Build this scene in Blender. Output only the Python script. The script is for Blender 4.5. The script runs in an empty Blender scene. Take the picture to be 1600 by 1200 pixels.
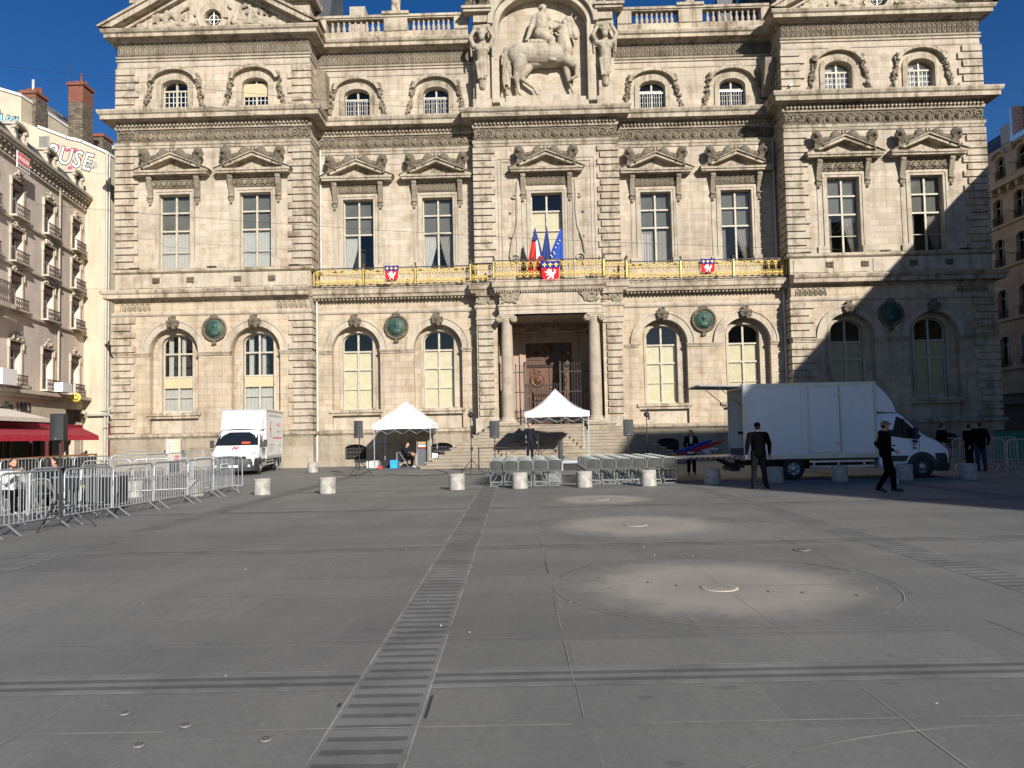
import bpy, math, random
from mathutils import Vector, Matrix
from mathutils.geometry import tessellate_polygon
PI=math.pi; R=math.radians; sin=math.sin; cos=math.cos
sc=bpy.context.scene; col=sc.collection
# ---------------------------------------------------------------- camera
CX,CH=-1.4484,1.62
YAW,PIT,ROL,FOC,CY=-0.0177,0.0510,-0.0201,1157.56,618.95
r_=Vector((cos(YAW),-sin(YAW),0)); f_=Vector((sin(YAW)*cos(PIT),cos(YAW)*cos(PIT),sin(PIT)))
u_=r_.cross(f_); r2=r_*cos(ROL)+u_*sin(ROL); u2=-r_*sin(ROL)+u_*cos(ROL)
cam=bpy.data.cameras.new('camera'); co=bpy.data.objects.new('camera',cam); col.objects.link(co)
co.matrix_world=Matrix(((r2.x,u2.x,-f_.x,CX),(r2.y,u2.y,-f_.y,0),(r2.z,u2.z,-f_.z,CH),(0,0,0,1)))
cam.sensor_width=36; cam.lens=FOC/1600*36; cam.shift_y=(CY-600)/1600; cam.clip_start=.1; cam.clip_end=2000
sc.camera=co
# ---------------------------------------------------------------- sky and sun
SUN=Vector((.5,-1,.5)).normalized()
w=bpy.data.worlds.new('World'); sc.world=w; w.use_nodes=True
nt=w.node_tree; bg=nt.nodes['Background']; sk=nt.nodes.new('ShaderNodeTexSky')
sk.sky_type='NISHITA'; sk.sun_disc=False; sk.sun_elevation=math.asin(SUN.z); sk.sun_rotation=math.atan2(SUN.x,SUN.y)
sk.air_density=1.0; sk.dust_density=.3; sk.ozone_density=3.0; sk.altitude=200
hs_=nt.nodes.new('ShaderNodeHueSaturation'); hs_.inputs['Saturation'].default_value=1.34; hs_.inputs['Hue'].default_value=.513; nt.links.new(sk.outputs[0],hs_.inputs['Color']); nt.links.new(hs_.outputs[0],bg.inputs[0]); bg.inputs[1].default_value=.058
sl=bpy.data.lights.new('sun','SUN'); sl.energy=5.0; sl.angle=R(.5); sl.color=(1,.95,.87)
so=bpy.data.objects.new('sun',sl); col.objects.link(so); so.rotation_euler=SUN.to_track_quat('Z','Y').to_euler(); so.location=(20,-40,30)
sc.view_settings.view_transform='Standard'; sc.view_settings.look='None'; sc.view_settings.exposure=.56; sc.view_settings.gamma=1
# ---------------------------------------------------------------- helpers
def pixray(px,py): return f_+r2*((px-800)/FOC)-u2*((py-CY)/FOC)
def aty(px,py,Y):
    d=pixray(px,py); t=Y/d.y; return (CX+d.x*t,CH+d.z*t)
def gr(px,py,z=0):
    d=pixray(px,py); t=(z-CH)/d.z; return (CX+d.x*t,d.y*t)
def atx(px,py,X):
    d=pixray(px,py); t=(X-CX)/d.x; return (d.y*t,CH+d.z*t)
ORG={}
def tag(o,label=None,cat=None,group=None,kind=None):
    if label:o['label']=label
    if cat:o['category']=cat
    if group:o['group']=group
    if kind:o['kind']=kind
    return o
def empty(name,loc=(0,0,0),rz=0,label=None,cat=None,group=None,world=False):
    o=bpy.data.objects.new(name,None); col.objects.link(o); o.location=loc; o.rotation_euler=(0,0,rz); o.empty_display_size=.2
    ORG[o.name]=Vector(loc) if world else Vector((0,0,0)); tag(o,label,cat,group); return o
def link(name,me,mat=None,parent=None,org=None):
    o=bpy.data.objects.new(name,me); col.objects.link(o)
    if mat is not None and not me.materials: me.materials.append(mat)
    if parent: o.parent=parent; ORG[o.name]=ORG.get(parent.name,Vector((0,0,0)))
    return o
def inst(src,name,parent,loc=(0,0,0),rot=(0,0,0),scale=(1,1,1)):
    o=bpy.data.objects.new(name,src.data if hasattr(src,'data') else src); col.objects.link(o)
    if parent: o.parent=parent; o.location=Vector(loc)-ORG.get(parent.name,Vector((0,0,0)))
    else: o.location=loc
    o.rotation_euler=rot; o.scale=scale; return o
def copy_tree(o,parent=None):
    c=o.copy(); col.objects.link(c); c.parent=parent
    for ch in list(o.children): copy_tree(ch,c)
    return c
# unit icosphere
def _ico():
    t=(1+5**.5)/2; v=[(-1,t,0),(1,t,0),(-1,-t,0),(1,-t,0),(0,-1,t),(0,1,t),(0,-1,-t),(0,1,-t),(t,0,-1),(t,0,1),(-t,0,-1),(-t,0,1)]
    f=[(0,11,5),(0,5,1),(0,1,7),(0,7,10),(0,10,11),(1,5,9),(5,11,4),(11,10,2),(10,7,6),(7,1,8),(3,9,4),(3,4,2),(3,2,6),(3,6,8),(3,8,9),(4,9,5),(2,4,11),(6,2,10),(8,6,7),(9,8,1)]
    v=[Vector(a).normalized() for a in v]; cache={}; nf=[]
    def mid(a,b):
        k=(min(a,b),max(a,b))
        if k not in cache: v.append((v[a]+v[b]).normalized()); cache[k]=len(v)-1
        return cache[k]
    base=(list(v),list(f))
    for a,b,c in f:
        x,y,z=mid(a,b),mid(b,c),mid(c,a); nf+=[(a,x,z),(b,y,x),(c,z,y),(x,y,z)]
    return base,(v,nf)
ICO0,ICO1=_ico()
class MB:
    def __init__(s): s.v=[];s.f=[];s.s=[]
    def add(s,v,f,sm=False):
        b=len(s.v); s.v+=[tuple(a) for a in v]; s.f+=[tuple(i+b for i in q) for q in f]; s.s+=[sm]*len(f); return s
    def box(s,x0,x1,y0,y1,z0,z1):
        return s.add([(x0,y0,z0),(x1,y0,z0),(x1,y1,z0),(x0,y1,z0),(x0,y0,z1),(x1,y0,z1),(x1,y1,z1),(x0,y1,z1)],
         [(0,3,2,1),(4,5,6,7),(0,1,5,4),(1,2,6,5),(2,3,7,6),(3,0,4,7)])
    def obox(s,c,sz,rot=None,bev=0):
        a,b,d=[q/2 for q in sz]; M=rot if rot is not None else Matrix.Identity(3); c=Vector(c)
        if bev:
            # chamfered in the x-z outline
            pts=[(-a+bev,-d),(a-bev,-d),(a,-d+bev),(a,d-bev),(a-bev,d),(-a+bev,d),(-a,d-bev),(-a,-d+bev)]
            v=[c+M@Vector((x,-b,z)) for x,z in pts]+[c+M@Vector((x,b,z)) for x,z in pts]; n=8
            return s.add(v,[tuple(range(n)),tuple(range(2*n-1,n-1,-1))]+[(i,i+n,(i+1)%n+n,(i+1)%n) for i in range(n)])
        v=[c+M@Vector((x,y,z)) for z in(-d,d) for x,y in((-a,-b),(a,-b),(a,b),(-a,b))]
        return s.add(v,[(0,3,2,1),(4,5,6,7),(0,1,5,4),(1,2,6,5),(2,3,7,6),(3,0,4,7)])
    def prism(s,poly,ax,a0,a1,sm=False):
        # poly: 2-D outline; ax 'y': (x,z) extruded in y ; 'z': (x,y) in z ; 'x': (y,z) in x
        def P(p,a): return {'y':(p[0],a,p[1]),'z':(p[0],p[1],a),'x':(a,p[0],p[1])}[ax]
        n=len(poly); v=[P(p,a0) for p in poly]+[P(p,a1) for p in poly]
        f=[(i,(i+1)%n,(i+1)%n+n,i+n) for i in range(n)]
        s.add(v,f,sm)
        t=tessellate_polygon([[Vector((p[0],p[1],0)) for p in poly]])
        s.add([P(p,a0) for p in poly],t); s.add([P(p,a1) for p in poly],[q[::-1] for q in t]); return s
    def holed(s,outer,holes,y,yb=None):
        # flat wall (x,z) at y with holes; reveals run back to yb
        loops=[outer]+holes; t=tessellate_polygon([[Vector((p[0],p[1],0)) for p in l] for l in loops])
        allp=[p for l in loops for p in l]; s.add([(p[0],y,p[1]) for p in allp],t)
        if yb is not None:
            for l in holes:
                n=len(l); s.add([(p[0],y,p[1]) for p in l]+[(p[0],yb,p[1]) for p in l],[(i,(i+1)%n,(i+1)%n+n,i+n) for i in range(n)])
        return s
    def tube(s,pts,r,n=8,r1=None,caps=True,sm=True,flat=1):
        pts=[Vector(p) for p in pts]; m=len(pts); up=None; v=[]
        rr=r if isinstance(r,(list,tuple)) else [r+( (r1-r)*i/(m-1) if r1 is not None else 0) for i in range(m)]
        for i,p in enumerate(pts):
            d=(pts[min(i+1,m-1)]-pts[max(i-1,0)]).normalized()
            if up is None: up=Vector((0,0,1)) if abs(d.z)<.9 else Vector((0,1,0))
            a=d.cross(up).normalized(); b=a.cross(d).normalized(); up=b
            for k in range(n):
                t=2*PI*k/n; v.append(p+(a*cos(t)+b*sin(t)*flat)*rr[i])
        f=[(i*n+k,i*n+(k+1)%n,(i+1)*n+(k+1)%n,(i+1)*n+k) for i in range(m-1) for k in range(n)]
        s.add(v,f,sm)
        if caps: s.add(v[:n],[tuple(range(n))]); s.add(v[-n:],[tuple(range(n-1,-1,-1))])
        return s
    def lathe(s,prof,c,n=16,ax='z',sm=True,caps=True):
        c=Vector(c); v=[]
        for r,h in prof:
            for k in range(n):
                t=2*PI*k/n; a,b=r*cos(t),r*sin(t)
                v.append(c+Vector({'z':(a,b,h),'y':(a,h,b),'x':(h,a,b)}[ax]))
        m=len(prof); s.add(v,[(i*n+k,i*n+(k+1)%n,(i+1)*n+(k+1)%n,(i+1)*n+k) for i in range(m-1) for k in range(n)],sm)
        if caps:
            s.add(v[:n],[tuple(range(n))]); s.add(v[-n:],[tuple(range(n-1,-1,-1))])
        return s
    def ball(s,c,r,rot=None,lo=False,jit=0,rnd=None):
        V,F=(ICO0 if lo else ICO1); c=Vector(c); rr=r if isinstance(r,(tuple,list)) else (r,r,r)
        out=[]
        for q in V:
            k=1+(rnd.uniform(-jit,jit) if jit else 0); p=Vector((q.x*rr[0]*k,q.y*rr[1]*k,q.z*rr[2]*k))
            out.append(c+(rot@p if rot is not None else p))
        return s.add(out,F,True)
    def sweep(s,prof,path,closed=False):
        # prof closed polygon [(out,z)], path [(x,y)], outward is to the right of the direction
        n=len(path); nor=[]
        P=[Vector(p) for p in path]
        def sn(a,b): d=(b-a).normalized(); return Vector((d.y,-d.x))
        for i in range(n):
            if closed: a=sn(P[i-1],P[i]); b=sn(P[i],P[(i+1)%n])
            else:
                a=sn(P[i-1],P[i]) if i>0 else sn(P[0],P[1]); b=sn(P[i],P[i+1]) if i<n-1 else a
            nor.append((a+b)/(1+a.dot(b)))
        m=len(prof); v=[]
        for i in range(n):
            for o,z in prof: q=P[i]+nor[i]*o; v.append((q.x,q.y,z))
        f=[(i*m+k,i*m+(k+1)%m,((i+1)%n)*m+(k+1)%m,((i+1)%n)*m+k) for i in range(n if closed else n-1) for k in range(m)]
        s.add(v,f)
        if not closed: s.add(v[:m],[tuple(range(m))]); s.add(v[-m:],[tuple(range(m-1,-1,-1))])
        return s
    def xf(s,M,start=0):
        for i in range(start,len(s.v)): s.v[i]=tuple(M@Vector(s.v[i]))
        return s
    def build(s,name,mat,parent=None,label=None,shift=True):
        off=ORG.get(parent.name,Vector((0,0,0))) if parent else Vector((0,0,0))
        me=bpy.data.meshes.new(name)
        v=[(a[0]-off.x,a[1]-off.y,a[2]-off.z) for a in s.v] if off.length>0 else s.v
        me.from_pydata(v,[],s.f); me.polygons.foreach_set('use_smooth',s.s); me.materials.append(mat)
        o=link(name,me,None,parent)
        if label:o['label']=label
        return o
def arc(cx,cz,r,a0,a1,n=16,rz=None):
    rz=r if rz is None else rz
    return [(cx+r*cos(R(a0+(a1-a0)*i/n)),cz+rz*sin(R(a0+(a1-a0)*i/n))) for i in range(n+1)]
def text_mesh(mb,txt,size,M,ext=.004,bold=0,shear=0,spacing=1):
    cu=bpy.data.curves.new('t','FONT'); cu.body=txt; cu.size=size; cu.extrude=ext; cu.offset=bold; cu.shear=shear
    cu.align_x='CENTER'; cu.align_y='CENTER'; cu.resolution_u=3; cu.space_character=spacing
    o=bpy.data.objects.new('t',cu); col.objects.link(o); dg=bpy.context.evaluated_depsgraph_get()
    me=bpy.data.meshes.new_from_object(o.evaluated_get(dg))
    mb.add([M@v.co for v in me.vertices],[tuple(p.vertices) for p in me.polygons])
    bpy.data.objects.remove(o); bpy.data.curves.remove(cu); bpy.data.meshes.remove(me)
XZ=Matrix(((1,0,0,0),(0,0,-1,0),(0,1,0,0),(0,0,0,1)))   # text plane facing -Y
def organic(name,prims,vox,mat,parent=None,smooth=3,loc=None,link_it=True):
    # prims: ('c',p0,p1,r0,r1) tapered limb | ('e',centre,radii[,rot]) ; fused by a voxel remesh
    mb=MB()
    for p in prims:
        if p[0]=='c':
            a,b=Vector(p[1]),Vector(p[2]); r0,r1=p[3],p[4]; n=10 if max(r0,r1)<.15 else 20; L=(b-a).length
            if L<1e-4: continue
            d=(b-a)/L; prof=[]
            pts=[];rad=[]
            for k in range(4): t=PI/2*(k/4); pts.append(a-d*r0*cos(t)); rad.append(max(r0*sin(t),1e-4))
            pts.append(a);rad.append(r0);pts.append(b);rad.append(r1)
            for k in range(1,5): t=PI/2*(k/4); pts.append(b+d*r1*sin(t)); rad.append(max(r1*cos(t),1e-4))
            up=Vector((0,0,1)) if abs(d.z)<.9 else Vector((0,1,0)); A=d.cross(up).normalized(); B=A.cross(d)
            v=[q+(A*cos(2*PI*k/n)+B*sin(2*PI*k/n))*rr for q,rr in zip(pts,rad) for k in range(n)]; m=len(pts)
            mb.add(v,[(i*n+k,i*n+(k+1)%n,(i+1)*n+(k+1)%n,(i+1)*n+k) for i in range(m-1) for k in range(n)]+[tuple(range(n))[::-1],tuple(range((m-1)*n,m*n))])
        else: mb.ball(p[1],p[2],p[3] if len(p)>3 else None)
    me=bpy.data.meshes.new(name); me.from_pydata(mb.v,[],mb.f)
    o=bpy.data.objects.new('tmp',me); col.objects.link(o)
    md=o.modifiers.new('r','REMESH'); md.mode='VOXEL'; md.voxel_size=vox; md.use_smooth_shade=True
    if smooth: sm=o.modifiers.new('s','SMOOTH'); sm.iterations=smooth; sm.factor=.5
    dg=bpy.context.evaluated_depsgraph_get(); out=bpy.data.meshes.new_from_object(o.evaluated_get(dg)); out.name=name
    bpy.data.objects.remove(o); bpy.data.meshes.remove(me)
    out.materials.clear(); out.materials.append(mat)
    for p in out.polygons: p.use_smooth=True
    if parent and loc is None:
        off=ORG.get(parent.name,Vector((0,0,0)))
        if off.length>0: out.transform(Matrix.Translation(-off))
    if not link_it: return out
    r=link(name,out,None,parent)
    if loc is not None: r.location=Vector(loc)-ORG.get(parent.name,Vector((0,0,0)))
    return r
# ---------------------------------------------------------------- materials
class NT:
    def __init__(s,name):
        s.m=bpy.data.materials.new(name); s.m.use_nodes=True; s.t=s.m.node_tree; s.b=s.t.nodes['Principled BSDF']; s.o=s.t.nodes['Material Output']
        s.tc=s.t.nodes.new('ShaderNodeTexCoord').outputs['Object']
    def n(s,ty,**k):
        q=s.t.nodes.new(ty)
        for a,b in k.items():
            if a.startswith('_'): setattr(q,a[1:],b)
            else: q.inputs[a.replace('__',' ')].default_value=b
        return q
    def l(s,a,b): s.t.links.new(a,b)
    def map(s,scale,src=None,loc=(0,0,0),rot=(0,0,0)):
        q=s.n('ShaderNodeMapping'); q.inputs['Scale'].default_value=scale; q.inputs['Location'].default_value=loc; q.inputs['Rotation'].default_value=rot
        s.l(src or s.tc,q.inputs[0]); return q.outputs[0]
    def noise(s,scale,detail=4,rough=.6,vec=None):
        q=s.n('ShaderNodeTexNoise',Scale=scale,Detail=detail,Roughness=rough); s.l(vec or s.tc,q.inputs['Vector']); return q.outputs['Fac']
    def ramp(s,fac,stops):
        q=s.n('ShaderNodeValToRGB'); e=q.color_ramp.elements
        while len(e)<len(stops): e.new(.5)
        for i,(p,c) in enumerate(stops): e[i].position=p; e[i].color=c if len(c)==4 else (*c,1)
        s.l(fac,q.inputs[0]); return q.outputs[0]
    def mix(s,fac,a,b,mode='MIX'):
        q=s.n('ShaderNodeMix'); q.data_type='RGBA'; q.blend_type=mode
        for i,x in ((0,fac),(6,a),(7,b)):
            if isinstance(x,(int,float)): q.inputs[i].default_value=x
            elif isinstance(x,tuple): q.inputs[i].default_value=x if len(x)==4 else (*x,1)
            else: s.l(x,q.inputs[i])
        return q.outputs[2]
    def math(s,op,a,b=0,c=0,clamp=False):
        q=s.n('ShaderNodeMath'); q.operation=op; q.use_clamp=clamp
        for i,x in enumerate((a,b,c)):
            if isinstance(x,(int,float)): q.inputs[i].default_value=x
            else: s.l(x,q.inputs[i])
        return q.outputs[0]
    def bump(s,h,st,dist=.02):
        q=s.n('ShaderNodeBump',Strength=st,Distance=dist); s.l(h,q.inputs['Height']); s.l(q.outputs[0],s.b.inputs['Normal']); return q
    def fin(s,c=None,rough=None,metal=None):
        for k,x in (('Base Color',c),('Roughness',rough),('Metallic',metal)):
            if x is None: continue
            if isinstance(x,tuple): s.b.inputs[k].default_value=(*x,1)
            elif isinstance(x,(int,float)): s.b.inputs[k].default_value=x
            else: s.l(x,s.b.inputs[k])
        return s.m
MC={}
def mat(name,c,rough=.6,metal=0,var=.12,sc_=3,bump=0,bs=60,coat=0,spec=None):
    if name in MC: return MC[name]
    t=NT(name); f=t.noise(sc_,5); a=tuple(max(0,x*(1-var)) for x in c); b=tuple(min(1,x*(1+var)) for x in c)
    cc=t.mix(t.ramp(f,[(.3,(0,0,0)),(.7,(1,1,1))]),a,b)
    if bump: t.bump(t.noise(bs,3),bump,.01)
    if coat: t.b.inputs['Coat Weight'].default_value=coat
    if spec is not None: t.b.inputs['Specular IOR Level'].default_value=spec
    rr=t.math('MULTIPLY_ADD',t.noise(sc_*2.3,3),.2,rough-.1,clamp=True)
    MC[name]=t.fin(cc,rr,metal); return MC[name]
def stone(name,c,joint=None,grime=.5,streak=.5,jd=.72,warm=.5,bump=.5,fine=.12):
    t=NT(name); sp=t.n('ShaderNodeSeparateXYZ'); t.l(t.tc,sp.inputs[0])
    cb=t.n('ShaderNodeCombineXYZ'); s_=t.math('ADD',sp.outputs[0],sp.outputs[1]); t.l(s_,cb.inputs[0]); t.l(sp.outputs[2],cb.inputs[1])
    big=t.noise(.35,6,.65); mid=t.noise(2.2,6,.7); fn=t.noise(28,4,.7)
    cc=t.mix(t.ramp(big,[(.35,(0,0,0)),(.65,(1,1,1))]),tuple(x*.86 for x in c),(c[0]*1.1,c[1]*1.08,c[2]*1.04))
    cc=t.mix(t.math('MULTIPLY',t.ramp(mid,[(.42,(0,0,0)),(.75,(1,1,1))]),warm),cc,(c[0]*.98,c[1]*.80,c[2]*.58))
    cc=t.mix(fine*2,cc,t.mix(fn,(.35,.33,.3),(1,1,1)),'MULTIPLY')
    h=fn
    if joint:
        br=t.n('ShaderNodeTexBrick',Scale=1); br.inputs['Brick Width'].default_value=joint[0]; br.inputs['Row Height'].default_value=joint[1]
        br.inputs['Mortar Size'].default_value=.011; br.inputs['Mortar Smooth'].default_value=.2
        br.inputs['Color1'].default_value=(.87,.86,.84,1); br.inputs['Color2'].default_value=(1.08,1.07,1.06,1); br.inputs['Mortar'].default_value=(jd,jd*.95,jd*.88,1)
        t.l(cb.outputs[0],br.inputs['Vector']); cc=t.mix(.85,cc,br.outputs['Color'],'MULTIPLY'); h=t.math('SUBTRACT',fn,br.outputs['Fac'])
    st=t.noise(1,5,.7,t.map((2.6,2.6,.22)))
    cc=t.mix(t.math('MULTIPLY',t.ramp(st,[(.48,(0,0,0)),(.66,(1,1,1))]),streak),cc,t.mix(1.0,cc,(.52,.46,.40),'MULTIPLY'))
    gm=t.noise(1.1,7,.75)
    cc=t.mix(t.math('MULTIPLY',t.ramp(gm,[(.5,(0,0,0)),(.64,(1,1,1))]),grime),cc,t.mix(1.0,cc,(.42,.40,.38),'MULTIPLY'))
    if bump and not joint: t.bump(t.math('ADD',h,t.math('MULTIPLY',t.noise(11,4,.7),3)),bump,.03 if bump>.5 else .012)
    elif bump: t.bump(h,bump,.012)
    MC[name]=t.fin(cc,.85); t.b.inputs['Specular IOR Level'].default_value=.25; return MC[name]
def glassm(name,tint=(.92,.92,.90),refl=.02,trans=.9,rough=.02):
    t=NT(name); tr=t.n('ShaderNodeBsdfTransparent',Color=(*tint,1)); gl=t.n('ShaderNodeBsdfGlossy',Color=(.62,.60,.56,1),Roughness=rough)
    fr=t.n('ShaderNodeFresnel',IOR=1.5); f=t.math('MULTIPLY_ADD',fr.outputs[0],1.0,refl,clamp=True)
    nz=t.n('ShaderNodeBump',Strength=.06,Distance=.05); t.l(t.noise(1.3,2),nz.inputs['Height']); t.l(nz.outputs[0],gl.inputs['Normal'])
    mx=t.n('ShaderNodeMixShader'); t.l(f,mx.inputs[0]); t.l(tr.outputs[0],mx.inputs[1]); t.l(gl.outputs[0],mx.inputs[2]); t.l(mx.outputs[0],t.o.inputs[0])
    MC[name]=t.m; return t.m
def brickm(name,c1,c2,mortar,bw=.24,rh=.075,jit=.3,ms=.01):
    t=NT(name); sp=t.n('ShaderNodeSeparateXYZ'); t.l(t.tc,sp.inputs[0]); cb=t.n('ShaderNodeCombineXYZ'); t.l(t.math('ADD',sp.outputs[0],sp.outputs[1]),cb.inputs[0]); t.l(sp.outputs[2],cb.inputs[1])
    br=t.n('ShaderNodeTexBrick',Scale=1); br.inputs['Brick Width'].default_value=bw; br.inputs['Row Height'].default_value=rh; br.inputs['Mortar Size'].default_value=ms
    br.inputs['Color1'].default_value=(*c1,1); br.inputs['Color2'].default_value=(*c2,1); br.inputs['Mortar'].default_value=(*mortar,1); t.l(cb.outputs[0],br.inputs['Vector'])
    cc=t.mix(jit,br.outputs['Color'],t.mix(t.noise(3,6),(.3,.3,.3),(1.3,1.3,1.3)),'MULTIPLY'); t.bump(t.math('SUBTRACT',1,br.outputs['Fac']),.5,.01)
    MC[name]=t.fin(cc,.9); return t.m
STW=(.49,.435,.36)
m_wall=stone('limestone_ashlar',STW,(.95,.34),grime=.34,streak=.45,warm=.45,jd=.74)
m_low=stone('limestone_ashlar_warm',(.48,.415,.33),(.95,.34),grime=.38,streak=.48,warm=.6,jd=.66)
m_quoin=stone('limestone_quoin',(.46,.41,.335),None,grime=.85,streak=.85,warm=.5)
m_plain=stone('limestone_plain',(.47,.42,.345),None,grime=.45,streak=.6,warm=.4)
m_corn=stone('limestone_cornice',(.44,.39,.315),(1.3,5),grime=.8,streak=1.0,jd=.5,warm=.3)
m_carv=stone('limestone_carved_weathered',(.32,.28,.22),None,grime=.75,streak=.5,bump=.8)
m_relief=stone('limestone_relief',(.47,.42,.34),None,grime=.55,streak=.6,warm=.4,bump=.7)
m_plinth=stone('limestone_plinth',(.36,.32,.26),(1.3,.6),grime=.5,streak=.4)
m_shade=stone('limestone_painted_shade',(.13,.11,.085),None,grime=.5,streak=.2)  # ground plates behind the carving, recess shade painted into the stone colour
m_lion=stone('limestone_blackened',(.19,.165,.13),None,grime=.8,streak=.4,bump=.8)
m_pink=stone('pink_marble',(.44,.33,.27),None,grime=.3,streak=.3,fine=.3)
m_col=stone('veined_column_stone',(.50,.43,.355),None,grime=.45,streak=.3,fine=.35,warm=.3)
m_step=stone('step_stone',(.34,.30,.25),(1.6,5),grime=.5,streak=.1)
m_frame=mat('painted_window_frame',(.42,.38,.30),.6,var=.25,sc_=9)
m_pane=glassm('window_glass')
m_shut=mat('cream_shutter',(.72,.66,.50),.7,var=.1,sc_=2)
m_gbl=mat('grey_roller_blind',(.15,.155,.15),.9,var=.15,sc_=1.2)
m_curt=mat('net_curtain',(.50,.51,.52),.9,var=.06,sc_=4)
m_curtg=mat('grey_curtain',(.30,.29,.28),.9,var=.1,sc_=4)
m_blind=mat('beige_blind',(.46,.38,.24),.8,var=.04)
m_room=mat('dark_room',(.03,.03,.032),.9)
m_iron=mat('dark_iron',(.025,.022,.02),.6,var=.3)
m_slate=mat('slate_roof',(.055,.06,.068),.6,var=.3,sc_=6,bump=.4)
m_zinc=mat('zinc_pipe',(.42,.40,.36),.55,metal=.2,var=.15)
m_gold=mat('gilt_iron',(.60,.43,.13),.45,metal=.4,var=.35,sc_=12)
m_black=mat('black_plastic',(.012,.012,.013),.5,var=.2)
m_white=mat('white_paint',(.78,.79,.80),.35,var=.03,coat=.2)
m_alu=mat('galvanised_steel',(.37,.385,.40),.45,metal=.6,var=.15,sc_=10)
m_red=mat('red_enamel',(.50,.012,.018),.8,spec=.2)
m_blue=mat('blue_enamel',(.012,.02,.20),.8,spec=.2)
m_wht=mat('plain_white',(.68,.68,.66),.6,var=.03)
# ================================================================ TOWN HALL
TH=empty('town_hall',(0,40.3,0),0,'ornate pale limestone town hall with two pedimented pavilions and gilded balcony','town hall',world=True)
YP,YM,YC=40.3,42.0,41.3; LM,LC=41.1,40.35     # pavilion / middle / centre wall planes, upper then lower
XO,XI,XC=23.95,13.15,4.02
def plan(ym,yc,xo=XO): return [(-xo,50),(-xo,YP),(-XI,YP),(-XI,ym),(-XC,ym),(-XC,yc),(XC,yc),(XC,ym),(XI,ym),(XI,YP),(xo,YP),(xo,50)]
UP=plan(YM,YC); LP=plan(LM,LC,24.08)
A1,A2,C1,C2=6.26,10.85,16.2,20.73
def rect(x0,x1,z0,z1): return [(x0,z0),(x1,z0),(x1,z1),(x0,z1)]
def arched(c,h,z0,zs,rz,n=14): return [(c-h,z0),(c+h,z0)]+arc(c,zs,h,0,180,n,rz)
ROOM=MB()
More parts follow.
